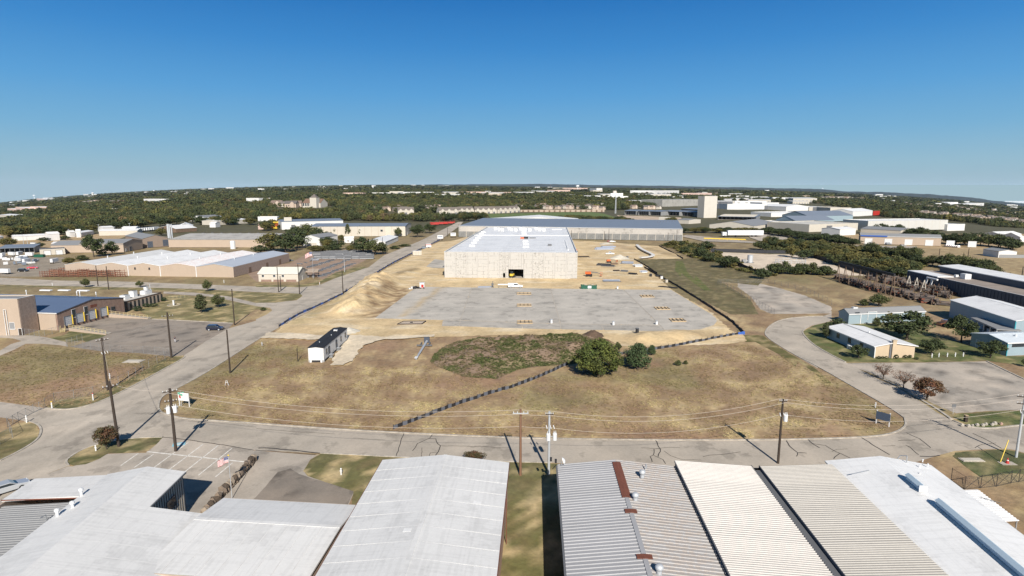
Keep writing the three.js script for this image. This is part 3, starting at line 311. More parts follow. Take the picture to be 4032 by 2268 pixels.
// rectangular building on the front edge A-B (front faces the viewer's side), going `depth` back. local x along A->B, z towards the front
function bld(name, label, category, A, B, depth, h, o = {}) {
  if (Array.isArray(depth)) depth = dep(A, B, depth);
  const L = Math.hypot(B[0] - A[0], B[1] - A[1]), turn = Math.atan2(-(B[1] - A[1]), B[0] - A[0]), t = thing(name, label, category, A[0], A[1], turn, o.group, T((A[0] + B[0]) / 2, (A[1] + B[1]) / 2) - (o.sink ?? 0));
  const ridge = o.ridge ?? 'flat', rise = o.rise ?? .8, ov = o.over ?? .3, th = o.th ?? .18, wall = o.wall === M.white || o.wall === M.whiteB ? M.whiteW : o.wall ?? M.cream, roof = o.roof ?? M.white, D = depth;
  t.userData.dim = [L, D, h]; t.L = L; t.D = D; t.H = h;
  if (ridge === 'flat') {
    const p = o.parapet ?? .5, w = .3;
    mesh('wall', [bx(L, h, w, L / 2, 0, -w / 2), bx(L, h, w, L / 2, 0, -D + w / 2), bx(w, h, D - 2 * w, w / 2, 0, -D / 2), bx(w, h, D - 2 * w, L - w / 2, 0, -D / 2)], wall, t);
    mesh('roof', bx(L - 2 * w, .2, D - 2 * w, L / 2, h - p - .2, -D / 2), roof, t);
    if (!o.nocap) mesh('coping', [bx(L + .1, .06, w + .1, L / 2, h + .003, -w / 2), bx(L + .1, .06, w + .1, L / 2, h + .003, -D + w / 2), bx(w + .1, .06, D - 2 * w, w / 2, h + .005, -D / 2), bx(w + .1, .06, D - 2 * w, L - w / 2, h + .005, -D / 2)], o.trim ?? roof, t);
  } else if (ridge === 'x') {
    const r = o.at ?? .5, zr = -D * r;
    mesh('wall', prism([[0, 0], [D, 0], [D, h], [D * r, h + rise], [0, h]], L, 'x'), wall, t);
    const e = th + .02, y0 = h + e - rise * ov / (D * r), y1 = h + e - rise * ov / (D * (1 - r)), yr = h + rise + e;
    if (r > .01) mesh('roof', slab4([[-ov, y0, ov], [L + ov, y0, ov], [L + ov, yr, zr], [-ov, yr, zr]], th), roof, t);
    if (r < .99) mesh('roof', slab4([[-ov, yr, zr], [L + ov, yr, zr], [L + ov, y1, -D - ov], [-ov, y1, -D - ov]], th), o.roofBack ?? roof, t);
    if (r > .01 && r < .99) mesh('ridge_cap', slab4([[-ov, yr + .02, zr + .25], [L + ov, yr + .02, zr + .25], [L + ov, yr + .02, zr - .25], [-ov, yr + .02, zr - .25]], .05), o.cap ?? roof, t);
    if (o.trim) for (const [y, z] of [[y0, ov + .04], [y1, -D - ov - .04]]) mesh('eave_trim', bx(L + 2 * ov, .3, .06, L / 2, y - .3, z), o.trim, t);
  } else {
    const r = o.at ?? .5, xr = L * r;
    mesh('wall', prism([[0, 0], [L, 0], [L, h], [xr, h + rise], [0, h]], D, 'z'), wall, t);
    const e = th + .02, y0 = h + e - rise * ov / (L * r || 1), y1 = h + e - rise * ov / (L * (1 - r) || 1), yr = h + rise + e;
    if (r > .01) mesh('roof', slab4([[-ov, y0, ov], [xr, yr, ov], [xr, yr, -D - ov], [-ov, y0, -D - ov]], th), roof, t);
    if (r < .99) mesh('roof', slab4([[xr, yr, ov], [L + ov, y1, ov], [L + ov, y1, -D - ov], [xr, yr, -D - ov]], th), o.roofBack ?? roof, t);
    if (r > .01 && r < .99) mesh('ridge_cap', slab4([[xr - .25, yr + .02, ov], [xr + .25, yr + .02, ov], [xr + .25, yr + .02, -D - ov], [xr - .25, yr + .02, -D - ov]], .05), o.cap ?? roof, t);
    if (o.trim) for (const [y, x] of [[y0, -ov - .04], [y1, L + ov + .04]]) mesh('eave_trim', bx(.06, .3, D + 2 * ov, x, y - .3, -D / 2), o.trim, t);
  }
  for (const op of o.open ?? []) opening(t, ...op);
  return t;
}
// roof on posts, walled at the back and sides only
function openShed(name, label, A, B, D, h, group, n) {
  const t = bld(name, label, 'shed', A, B, D, .3, { ridge: 'flat', parapet: .1, wall: M.kerb, roof: M.kerb, nocap: true, group }), L = t.L; t.H = h;
  mesh('roof', slab4([[-.5, h, .8], [L + .5, h, .8], [L + .5, h + 1.2, -D], [-.5, h + 1.2, -D]], .3), M.slate, t); mesh('back_wall', bx(L, h + .8, .3, L / 2, 0, -D + .3), M.grey, t); mesh('side_wall', bx(.3, h - .2, D - 1, .15, 0, -D / 2 - .3), M.grey, t); mesh('side_wall', bx(.3, h - .2, D - 1, L - .15, 0, -D / 2 - .3), M.grey, t);
  for (let i = 0; i <= n; i++) mesh('post', bx(.3, h - .3, .3, .15 + (L - .3) * i / n, 0, -.2), M.greyD, t); return t;
}
// face f front, r right, l left, b back; u metres along the face as seen from outside (from its left end)
function opening(t, face, kind, u, y, w, h, m1, m2) {
  const L = t.L, D = t.D, g = new THREE.Group();
  const P = { f: [u, 0, 0], r: [L, -u, Math.PI / 2], b: [L - u, -D, Math.PI], l: [0, -D + u, -Math.PI / 2] }[face];
  const place = (geo) => { geo.rotateY(P[2]); geo.translate(P[0], 0, P[1]); return geo; };
  if (kind === 'window') { const f = mesh('window', place(bx(w + .16, h + .16, .08, 0, y - .08, .03)), m1 ?? M.white, t); mesh('pane', place(bx(w, h, .03, 0, y, .075)), m2 ?? M.glass, f); mesh('sill', place(bx(w + .3, .08, .16, 0, y - .16, .08)), m1 ?? M.white, f); }
  else if (kind === 'door') { const f = mesh('door', place(bx(w, h, .08, 0, y, .03)), m1 ?? M.greyD, t); mesh('door_frame', place(mergeGeometries([prep(bx(.1, h + .1, .14, -w / 2 - .05, y, .05)), prep(bx(.1, h + .1, .14, w / 2 + .05, y, .05)), prep(bx(w, .1, .14, 0, y + h, .05))])), m2 ?? M.white, f); }
  else if (kind === 'dock') { const n = Math.max(3, Math.round(h / .6)); const f = mesh('dock_door', place(bx(w, h, .06, 0, y, .02)), m1 ?? M.dock, t); for (let i = 1; i < n; i++) mesh('seam', place(bx(w, .03, .015, 0, y + h * i / n, .06)), M.greyD, f); mesh('door_frame', place(mergeGeometries([prep(bx(.18, h + .18, .2, -w / 2 - .09, y, .06)), prep(bx(.18, h + .18, .2, w / 2 + .09, y, .06)), prep(bx(w, .18, .2, 0, y + h, .06))])), m2 ?? M.greyD, f); }
  else if (kind === 'panel') mesh('wall_panel', place(bx(w, h, .06, 0, y, .025)), m1, t);
}
// point on thing t in its own axes
const vent = (t, x, y, z, r = .3, h = .6, m = M.ins) => { const v = mesh('roof_vent', [cyl(r * .6, r * .6, h, x, y, z, 10)], m, t); mesh('vent_cap', [cyl(r, r * .95, h * .35, x, y + h, z, 12), cyl(r * .95, .02, h * .12, x, y + h * 1.35, z, 12)], m, v); return v; };
const hvac = (t, x, y, z, w = 2, h = 1.2, d = 1.6) => { const u = mesh('rooftop_unit', [bx(w, h, d, x, y, z), bx(w + .1, .08, d + .1, x, y + h, z), bx(w * .9, .12, d * .9, x, y - .12, z)], M.ins, t); mesh('fan_grille', [cyl(d * .35, d * .35, .1, x + w * .2, y + h + .085, z, 14)], M.greyD, u); return u; };
const localPt = (t, p) => { const c = Math.cos(t.rotation.y), s = Math.sin(t.rotation.y), dx = p[0] - t.position.x, dz = p[1] - t.position.z; return [dx * c - dz * s, dx * s + dz * c]; };

// ---------- foreground roofs ----------
const hB = 6.2;
{ // white gabled hall with its gable to the street
  const A = [-20,-77.3], B = [-2.58,-76.5], L0 = [-19.99,-52.49], R0 = [-2.77,-52.49];
  // rear (near) end runs on below the frame
  const dir = [L0[0] - A[0] + R0[0] - B[0], L0[1] - A[1] + R0[1] - B[1]], l = Math.hypot(...dir), ux = dir[0] / l, uz = dir[1] / l, LEN = 46;
  const nA = [A[0] + ux * LEN, A[1] + uz * LEN], nB = [nA[0] + -uz * -1 * 0 + (B[0] - A[0]), nA[1] + (B[1] - A[1])];
  const h = bld('white_hall', 'large smooth white gabled roof in the centre foreground', 'building', nA, nB, dep(nA, nB, A), hB, { ridge: 'z', rise: .95, wall: M.pink, roof: M.white, over: .25, at: .5, trim: M.rust });
  // faint lapped seams of the roof coating
  for (let i = 1; i < 16; i++) { const z = -h.D * i / 16; for (const s of [0, 1]) { const x0 = s ? h.L / 2 : -.2, x1 = s ? h.L + .2 : h.L / 2, y0 = hB + .2 + (s ? .95 : 0), y1 = hB + .2 + (s ? 0 : .95); mesh('roof_seam', slab4([[x0, y0 + .003, z + .06], [x1, y1 + .003, z + .06], [x1, y1 + .003, z - .06], [x0, y0 + .003, z - .06]], .02), M.white, h); } }
  for (const [f, x] of [[.15, .2], [.35, .62], [.6, .4], [.75, .8]]) mesh('roof_patch', slab4([[h.L * x, hB + 1.16 - Math.abs(x - .5) * 1.9 + .01, -h.D * f], [h.L * x + .9, hB + 1.16 - Math.abs(x + .052 - .5) * 1.9 + .01, -h.D * f], [h.L * x + .9, hB + 1.16 - Math.abs(x + .052 - .5) * 1.9 + .01, -h.D * f - .7], [h.L * x, hB + 1.16 - Math.abs(x - .5) * 1.9 + .01, -h.D * f - .7]], .03), M.whiteB, h);
  for (const f of [.45, .8]) mesh('downpipe', rod([h.L + .35, 0, -h.D * f], [h.L + .35, hB, -h.D * f], .06), M.rust, h);
  mesh('antenna', [rod([h.L - .6, hB, -h.D * .30], [h.L - 1.1, hB + 3, -h.D * .31], .04)], M.steel, h);
}
{ // flat white building between the two
  const A = [-36.3,-54.65], B0 = [-20.17,-54.33], C = [-36.8,-69.2], Dd = [-20.65,-67.6];
  const ang = Math.atan2(-(Dd[1] - C[1]), Dd[0] - C[0]), c = Math.cos(ang), s = -Math.sin(ang);
  const W = Math.hypot(Dd[0] - C[0], Dd[1] - C[1]) + 1.2, deep = dep(C, Dd, A), fx = C[0] - s * -0 , A2 = [C[0] - s * deep * 1, C[1] + c * deep], B2 = [A2[0] + c * W, A2[1] + s * W];
  const b = bld('flat_white_building', 'low white shallow-gabled roof between two larger white roofs', 'building', A2, B2, deep, 4.9, { ridge: 'x', rise: .55, at: .62, wall: M.tan, roof: M.white, over: .2, trim: M.tan });
  for (let i = 1; i < 9; i++) mesh('roof_seam', slab4([[b.L * i / 9 - .05, 4.9 + .22 + .004, .15], [b.L * i / 9 + .05, 4.9 + .22 + .004, .15], [b.L * i / 9 + .05, 5.45 + .22 + .004, -b.D * .62], [b.L * i / 9 - .05, 5.45 + .22 + .004, -b.D * .62]], .02), M.white, b);
}
{ // long gabled building at lower left, stepped out on its right
  const farL = [-54.31,-73.4], farR = [-44.52,-71.6], nearL = [-53.18,-55.2], stepR = [-36.16,-62.9], stepIn = [-44.26,-65.3];
  const dx = nearL[0] - farL[0], dz = nearL[1] - farL[1], l = Math.hypot(dx, dz), u = [dx / l, dz / l], LEN = l + 14, w1 = dep(farL, nearL, farR), w2 = dep(farL, nearL, stepR), sIn = (stepIn[0] - farL[0]) * u[0] + (stepIn[1] - farL[1]) * u[1];
  const t = thing('long_white_building', 'long white gabled roof stepping wider towards the bottom edge', 'building', farL[0], farL[1], Math.atan2(-u[1], u[0]), null, 0); // local x: towards the viewer, local z: to the left... right side is -z
  const S = -1, H0 = hB, rz = w1 * .52, rise = .9, sl = rise / rz; // roof falls from the ridge to both sides
  const yAt = (q) => H0 + rise - Math.abs(q - rz) * sl, Z = (q) => S * -q;
  // which side is right of the direction of travel u (towards viewer)? choose sign so that +q goes to farR
  const side = Math.sign((farR[0] - farL[0]) * -Math.sin(-t.rotation.y) * 0 + ((farR[0] - farL[0]) * Math.sin(t.rotation.y) + (farR[1] - farL[1]) * Math.cos(t.rotation.y)));
  const q3 = (x, q, dy = 0) => [x, yAt(q) + dy, side * q];
  mesh('wall', [bx(.25, H0, w1, .125, 0, side * w1 / 2), bx(LEN, H0 - .1, .25, LEN / 2, 0, side * .125)], M.tan, t);
  mesh('wall', [bx(LEN - sIn, yAt(w2) - .22, .25, sIn + (LEN - sIn) / 2, 0, side * (w2 - .125)), bx(.25, yAt(w2) - .3, w2 - w1, sIn + .125, 0, side * (w1 + w2) / 2)], M.brown, t);
  mesh('wall', [bx(sIn, H0 - .15, .2, sIn / 2, 0, side * (w1 - .1))], M.brown, t);
  for (let x = .4; x < sIn; x += .55) mesh('wall_rib', bx(.3, H0 - .25, .06, x, 0, side * (w1 + .02)), M.cream, t);
  for (let x = sIn + .4; x < LEN; x += .7) mesh('wall_rib', bx(.35, yAt(w2) - .4, .06, x, 0, side * (w2 + .02)), M.cream, t);
  const wn = mesh('window', bx(2.2, 1.6, .1, sIn * .42, 2.9, side * (w1 + .07)), M.greyD, t); mesh('pane', bx(2, 1.4, .04, sIn * .42, 3, side * (w1 + .125)), M.glass, wn);
  const R = (x0, x1, qa, qb) => { let p = [q3(x0, qa), q3(x1, qa), q3(x1, qb), q3(x0, qb)]; mesh('roof', slab4(p, .2), M.white, t); };
  R(-.3, LEN, -.3, rz); R(-.3, sIn, rz, w1 + .35); R(sIn, LEN, rz, w2 + .3);
  for (let i = 1; i < 14; i++) { const x = LEN * i / 14, qb = x < sIn ? w1 + .3 : w2 + .2; mesh('roof_seam', slab4([q3(x - .05, rz, .003), q3(x + .05, rz, .003), q3(x + .05, qb, .003), q3(x - .05, qb, .003)], .02), M.white, t); mesh('roof_seam', slab4([q3(x - .05, -.2, .003), q3(x + .05, -.2, .003), q3(x + .05, rz, .003), q3(x - .05, rz, .003)], .02), M.white, t); }
  mesh('gutter', [bx(sIn, .16, .16, sIn / 2, H0 - .12 + (yAt(w1 + .3) - H0), side * (w1 + .42)), bx(LEN - sIn, .16, .16, sIn + (LEN - sIn) / 2, yAt(w2 + .3) - .22, side * (w2 + .4))], M.greyD, t);
  for (const p of [[-52.79,-64.9], [-53.33,-63.2], [-54,-68]]) { const q = localPt(t, p); vent(t, q[0], 6.2, q[1], .28, .7); }
  // lean-to on the left with a smooth front part and a ribbed rear part
  const la = [-66.1,-75.4], lb = [-65.6,-69.7], w = dep(farL, nearL, la), f0 = localPt(t, la)[0], f1 = localPt(t, lb)[0];
  const g0 = 4.6, g1 = 4.9; mesh('lean_to_roof', slab4([[f0, g1, -side * .02], [f1, g1, -side * .02], [f1, g0, -side * w], [f0, g0, -side * w]], .2), M.white, t);
  mesh('lean_to_wall', [bx(LEN - f0 - .6, g0 - .25, .2, f0 + (LEN - f0) / 2, 0, -side * (w - .3)), bx(.2, g0 - .25, w - .6, f0 + .4, 0, -side * w / 2)], M.tan, t);
  mesh('flashing', bx(.08, .12, w, f1 + .05, g0 - .06, -side * w / 2), M.rust, t);
  for (let x = f1 + .2; x < LEN; x += 3) mesh('roof_sheet', ribbed([[x, g0 - .35, -side * .05], [Math.min(LEN, x + 2.98), g0 - .35, -side * .05], [Math.min(LEN, x + 2.98), g0 - .7, -side * w], [x, g0 - .7, -side * w]], .5, .09), M.grey, t);
  const pp = localPt(t, [-56.59,-65.4]); mesh('pipe_stack', [rod([pp[0], 4.2, pp[1]], [pp[0], 5.1, pp[1]], .06), rod([pp[0], 5.1, pp[1]], [pp[0] + .7, 5.1, pp[1] + .2], .06)], M.steel, t);
}
// ribbed metal halls at lower right
function ribHall(name, label, A, B, Rg, near, hL, hR, rise, roofs, o = {}) {
  // A, B far eave corners (left, right) at heights hL, hR; Rg ridge far point as fraction; runs `len` towards the viewer along `near`
  const t = thing(name, label, 'building', A[0], A[1], Math.atan2(-near[1], near[0]), null, 0), LEN = o.len ?? 48;
  const side = Math.sign((B[0] - A[0]) * Math.sin(t.rotation.y) + (B[1] - A[1]) * Math.cos(t.rotation.y)), W = Math.abs((B[0] - A[0]) * Math.sin(t.rotation.y) + (B[1] - A[1]) * Math.cos(t.rotation.y)), rq = W * Rg, hr = Math.max(hL, hR) + rise;
  t.side = side; t.W = W; t.rq = rq; t.hr = hr; t.LEN = LEN;
  mesh('wall', [bx(LEN, hL - .1, .25, LEN / 2, 0, side * .125)], o.wallL ?? M.greyD, t); if (hR) mesh('wall', [bx(LEN, hR - .1, .25, LEN / 2, 0, side * (W - .125))], o.wallR ?? M.greyD, t);
  { const s = new THREE.Shape([[0, 0], [W, 0], [W, hR - .05], [rq, hr - .05], [0, hL - .05]].map((p) => new THREE.Vector2(p[0], p[1]))); const g = new THREE.ExtrudeGeometry(s, { depth: .2, bevelEnabled: false }); g.rotateY(-Math.PI / 2); g.translate(.2, 0, 0); if (side < 0) { g.scale(1, 1, -1); const p = g.index ? g.index.array : null; } mesh('gable_wall', g, o.gable ?? M.greyD, t); }
  for (const [qa, qb, m, kind] of roofs(W, rq)) {
    const ya = qa <= rq ? hL + (hr - hL) * qa / (rq || 1) : hr - (hr - hR) * (qa - rq) / (W - rq), yb = qb <= rq ? hL + (hr - hL) * qb / (rq || 1) : hr - (hr - hR) * (qb - rq) / (W - rq);
    if (kind === 'smooth') mesh('roof', slab4([[-.3, ya, side * qa], [LEN, ya, side * qa], [LEN, yb, side * qb], [-.3, yb, side * qb]], .15), m, t);
    else { const [w, per, amp, fl] = kind; let k = 0; for (let x = -.3; x < LEN - .1; x += w) mesh('roof_sheet', ribbed([[x, ya + .004 * (k % 2), side * qa], [Math.min(LEN, x + w), ya + .004 * (k % 2), side * qa], [Math.min(LEN, x + w), yb + .004 * (k++ % 2), side * qb], [x, yb + .004 * ((k - 1) % 2), side * qb]], per, amp, fl), Array.isArray(m) ? m[k % m.length] : m, t); }
  }
  return t;
}
{
  const tRust = tex(512, (u, v) => { const a = tn(u, v, 24, 3), b = tn(u, v, 5, 4), r = ss(.52, .66, a * .65 + b * .45) * .5, k = .86 + .12 * (tn(u, v, 64, 2) - .5); return [k * (1 - .02 * r), k * (1 - .15 * r), k * (1 - .27 * r)]; });
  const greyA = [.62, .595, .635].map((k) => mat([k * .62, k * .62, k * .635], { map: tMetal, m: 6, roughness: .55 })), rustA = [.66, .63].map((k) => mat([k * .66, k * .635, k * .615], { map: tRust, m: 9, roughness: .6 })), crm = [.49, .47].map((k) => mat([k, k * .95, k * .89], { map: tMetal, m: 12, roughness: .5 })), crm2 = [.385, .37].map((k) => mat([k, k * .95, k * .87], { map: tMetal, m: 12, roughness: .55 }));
  const A = [6.63,-76.1], B = [22.75,-76.4], nr = [5.72,-52.49], d = [nr[0] - A[0], nr[1] - A[1]], l = Math.hypot(...d); d[0] /= l; d[1] /= l;
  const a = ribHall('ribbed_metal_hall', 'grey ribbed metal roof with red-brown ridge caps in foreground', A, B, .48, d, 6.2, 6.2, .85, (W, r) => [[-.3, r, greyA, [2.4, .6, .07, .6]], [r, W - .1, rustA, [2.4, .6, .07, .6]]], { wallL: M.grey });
  // red ridge caps
  const P = (p, y) => { const q = localPt(a, p); return [q[0], y, q[1]]; }; const yr = a.hr + .1, cap = (x0, x1, w) => { const m = mesh('ridge_cap', [slab4([[x0, yr + .06, a.side * a.rq], [x1, yr + .06, a.side * a.rq], [x1, yr - .0, a.side * (a.rq + w)], [x0, yr - .0, a.side * (a.rq + w)]], .05), slab4([[x0, yr - .0, a.side * (a.rq - w)], [x1, yr - .0, a.side * (a.rq - w)], [x1, yr + .06, a.side * a.rq], [x0, yr + .06, a.side * a.rq]], .05)], M.rust, a); return m; };
  const X = (p) => localPt(a, p)[0]; cap(X([14.61,-75.2]), X([14.15,-65.9]), .55); cap(X([14.14,-63.2]), X([14,-62.4]), .7); cap(X([13.77,-54.61]), X([13.68,-53.85]), .8);
  { const x0 = X([14.19,-65.8]); mesh('ridge_joint', [bx(a.LEN - x0, .05, .5, x0 + (a.LEN - x0) / 2, yr - .06, a.side * a.rq)], greyA[0], a); }
  for (const p of [[14.92,-65.5], [14.39,-51.77], [17.03,-71.3]]) { const q = localPt(a, p); const big = p !== undefined; const v = mesh('turbine_vent', [cyl(.28, .28, .45, q[0], 6.9, q[1], 12)], M.galv, a); mesh('turbine_head', [new THREE.SphereGeometry(.42, 14, 10).scale(1, .85, 1).translate(q[0], 7.65, q[1])], M.galv, v); }
  { const q = localPt(a, [6.85,-75.9]); const v = mesh('dish_antenna', [new THREE.SphereGeometry(.55, 16, 8, 0, 6.3, 0, 1.1).rotateX(-1.2).translate(q[0], 6.9, q[1])], M.ins, a); mesh('dish_arm', rod([q[0], 6.1, q[1]], [q[0], 6.8, q[1]], .05), M.steel, v); const f = localPt(a, [6.28,-78.6]); mesh('floodlight', [bx(.35, .5, .3, f[0], 5.4, f[1]), bx(.35, .5, .3, f[0] + .1, 5.7, f[1] + .7), rod([f[0], 5, f[1]], [f[0] + 1.2, 5, f[1] + .5], .05)], M.black, a); }
  mesh('gutter', bx(a.LEN, .2, .2, a.LEN / 2, 5.98, -a.side * .42), M.greyD, a);
  { const q = localPt(a, [18.1,-74]); mesh('pipe_stack', [rod([q[0], 6.4, q[1]], [q[0], 7.5, q[1] + .0], .05), rod([q[0], 7.5, q[1]], [q[0] + .8, 7.2, q[1]], .05)], M.galv, a); }
  // middle hall: two ribbed slopes falling to a dark box gutter
  const A2 = [22.71,-76.2], G = [33.96,-78.5], C2 = [44.19,-77.8], nr2 = [32.58,-52.91], d2 = [nr2[0] - G[0], nr2[1] - G[1]], l2 = Math.hypot(...d2); d2[0] /= l2; d2[1] /= l2;
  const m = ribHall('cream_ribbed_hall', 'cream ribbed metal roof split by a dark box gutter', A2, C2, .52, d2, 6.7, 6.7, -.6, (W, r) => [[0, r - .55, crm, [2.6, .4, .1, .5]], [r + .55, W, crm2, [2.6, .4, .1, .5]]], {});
  const yg = m.hr; mesh('box_gutter', [bx(m.LEN + .4, .12, 1.1, m.LEN / 2 - .3, yg - .35, m.side * m.rq), bx(m.LEN + .4, .4, .08, m.LEN / 2 - .3, yg - .25, m.side * (m.rq - .54)), bx(m.LEN + .4, .4, .08, m.LEN / 2 - .3, yg - .25, m.side * (m.rq + .54))], M.greyD, m);
  mesh('ridge_flashing', [bx(m.LEN, .1, .12, m.LEN / 2, 6.7, -m.side * .08)], M.greyD, m);
  // bright white hall
  const A3 = [44.3,-76.9], B3 = [58.05,-78.1], nr3 = [42.03,-52.3], d3 = [nr3[0] - A3[0], nr3[1] - A3[1]], l3 = Math.hypot(...d3); d3[0] /= l3; d3[1] /= l3;
  const w = ribHall('bright_white_hall', 'bright white roof with long ridge ventilators at lower right', A3, B3, .52, d3, 6.4, 6.4, 1.0, (W, r) => [[-.25, r, M.whiteB, 'smooth'], [r, W + .3, M.whiteB, 'smooth']], { gable: M.cream, wallR: M.cream });
  const rv = (x0, x1) => { const v = mesh('ridge_ventilator', [bx(x1 - x0, .55, .5, (x0 + x1) / 2, w.hr + .05, w.side * w.rq), prism([[-.45, .55], [.45, .55], [0, .85]], x1 - x0, 'x').translate(x0, w.hr + .05, w.side * w.rq)], mat([.46, .58, .68], { map: tMetal, m: 4 }), w); mesh('end_cap', [bx(.12, .8, .95, x1 + .06, w.hr + .05, w.side * w.rq)], M.ins, v); };
  const X3 = (p) => localPt(w, p)[0]; rv(X3([49.57,-70]), X3([49.41,-66.8])); rv(X3([49.07,-63.8]), w.LEN - .3);
  for (const p of [[55.47,-74.4], [56.86,-74.8], [53.97,-72.2], [57.05,-76.1]]) { const q = localPt(w, p); vent(w, q[0], 6.7, q[1], .12, .3); }
  { const q = localPt(w, [54.4,-75.5]); mesh('pipe_stack', [rod([q[0], 6.8, q[1]], [q[0], 7.9, q[1]], .07), rod([q[0], 7.9, q[1]], [q[0] - .7, 7.6, q[1] + .5], .06), rod([q[0] - .9, 6.9, q[1] + .8], [q[0] - .7, 7.6, q[1] + .5], .06)], M.steel, w); const k = localPt(w, [46.44,-72.3]); mesh('conduit', rod([k[0] - .8, 7.05, k[1] - 1.2], [k[0] + .6, 7.1, k[1] + 1.6], .05), M.steel, w); }
  { // lean-to canopy on its right
    const c = [[60.2,-72.2], [62.3,-72.6], [61.4,-65.1], [59.46,-64.7]], t = thing('lean_to_canopy', 'small pale ribbed canopy against the bright white hall', 'canopy', c[0][0], c[0][1], 0, null, 0), L = c.map((p) => [p[0] - c[0][0], p[1] - c[0][1]]);
    mesh('roof_sheet', ribbed([[L[1][0], 4.5, L[1][1]], [L[2][0], 4.5, L[2][1]], [L[3][0] - 2, 4.75, L[3][1] + .3], [L[0][0] - 2, 4.75, L[0][1] + .2]], .5, .06), M.whiteB, t); for (const i of [1, 2]) mesh('post', bx(.12, 4.45, .12, L[i][0] - .3, 0, L[i][1]), M.steel, t); mesh('conduit', [rod([L[0][0] + .5, 4.75, L[0][1] + 2], [L[0][0] + 2, 4.7, L[0][1] + 3.4], .04), rod([L[0][0] + 4, 4.75, L[0][1] + 6], [L[0][0] + 5.2, 4.7, L[0][1] + 7.2], .04)], M.greyD, t);
  }
}

// ---------- left side ----------
const Lb = (t, p) => localPt(t, p)[0];
const gapBrick = mat([.40, .31, .26], { map: tDirt, m: 3 });
{
  const t = bld('tall_tan_building', 'tall tan building cut by the left edge with brick side', 'building', [-150.4,-174.6], [-150.4,-181.3], 26, 11.33, { ridge: 'flat', parapet: .25, wall: M.tan, roof: M.grey, trim: M.white });
  mesh('side_wall', bx(t.L - .4, t.H - .3, .08, t.L / 2, 0, .03), gapBrick, t);
  const u = (p) => t.D + localPt(t, p)[1]; // along the left face
  for (const q of [[-153.1,-174.6]]) opening(t, 'l', 'window', u(q), 2, 1.5, 2.0, M.ins, M.grey);
  opening(t, 'l', 'door', u([-152.7,-174.6]) + 1.9, 0, 1, 2.1, M.wood, M.white);
  for (const [a, b] of [[[-154.9,-174.4], 8], [[-154.2,-174.6], 8]]) mesh('pipe_riser', rod([-.25, 0, localPt(t, a)[1]], [-.25, b, localPt(t, a)[1]], .09), M.ins, t);
  mesh('pipe_bridge', rod([-.25, 8, localPt(t, [-154.9,-174.4])[1]], [-.25, 8, localPt(t, [-154.2,-174.6])[1]], .09), M.ins, t);
}
{
  const t = bld('blue_roofed_plant', 'plant with blue metal roof and four yellow-edged dock doors', 'building', [-143.9,-180.8], [-140.3,-207.5], 64, 5.54, { ridge: 'z', rise: 2.0, wall: M.brick, roof: M.blueRoof, over: .25, trim: M.white });
  mesh('wall_panel', bx(.06, t.H - .1, 63, -.04, 0, -32), M.tan, t);
  for (const p of [[-143.5,-184.4], [-142.9,-188.8], [-142.7,-193.6], [-142.3,-198.5]]) { const u = Lb(t, p); opening(t, 'f', 'dock', u, .9, 2.5, 2.9); mesh('dock_bumper', [bx(.22, 3.1, .35, u + 1.5, .9, .2)], M.yellow, t); mesh('bumper_block', [bx(.3, .5, .3, u - 1, .35, .17), bx(.3, .5, .3, u + 1, .35, .17)], M.black, t); }
  for (const p of [[-143.4,-186.8], [-142.9,-191.5]]) opening(t, 'f', 'window', Lb(t, p), 3.0, 1.3, 2.6, M.ins, M.glass);
  opening(t, 'f', 'window', Lb(t, [-142.3,-202.6]), 2.2, 1.6, 1.1, M.greyD, M.glass);
  opening(t, 'f', 'panel', Lb(t, [-142,-194.6]), 4.8, 2.6, .9, M.rust); // faded wall sign
  // skylights and vents on the near slope
  const ys = (x) => t.H + .2 + 2 * (x / (t.L / 2)); const sx = t.L * .36;
  for (const p of [[-151.2,-203.1], [-158.5,-203.9], [-165.3,-204.3]]) { const q = localPt(t, p); mesh('skylight', [rbox(1.3, .4, 4.2, .15, q[0], ys(q[0]) - .05, q[1])], M.whiteB, t); }
  for (const p of [[-146.7,-180.2], [-157.6,-209.8], [-157.9,-208.8], [-149.9,-207.3], [-150.4,-212], [-178.9,-212], [-190.6,-217.5]]) { const q = localPt(t, p); if (q[0] > 0 && q[0] < t.L) vent(t, q[0], ys(Math.min(q[0], t.L - q[0])) - .1, q[1], .2, 1.4); }
}
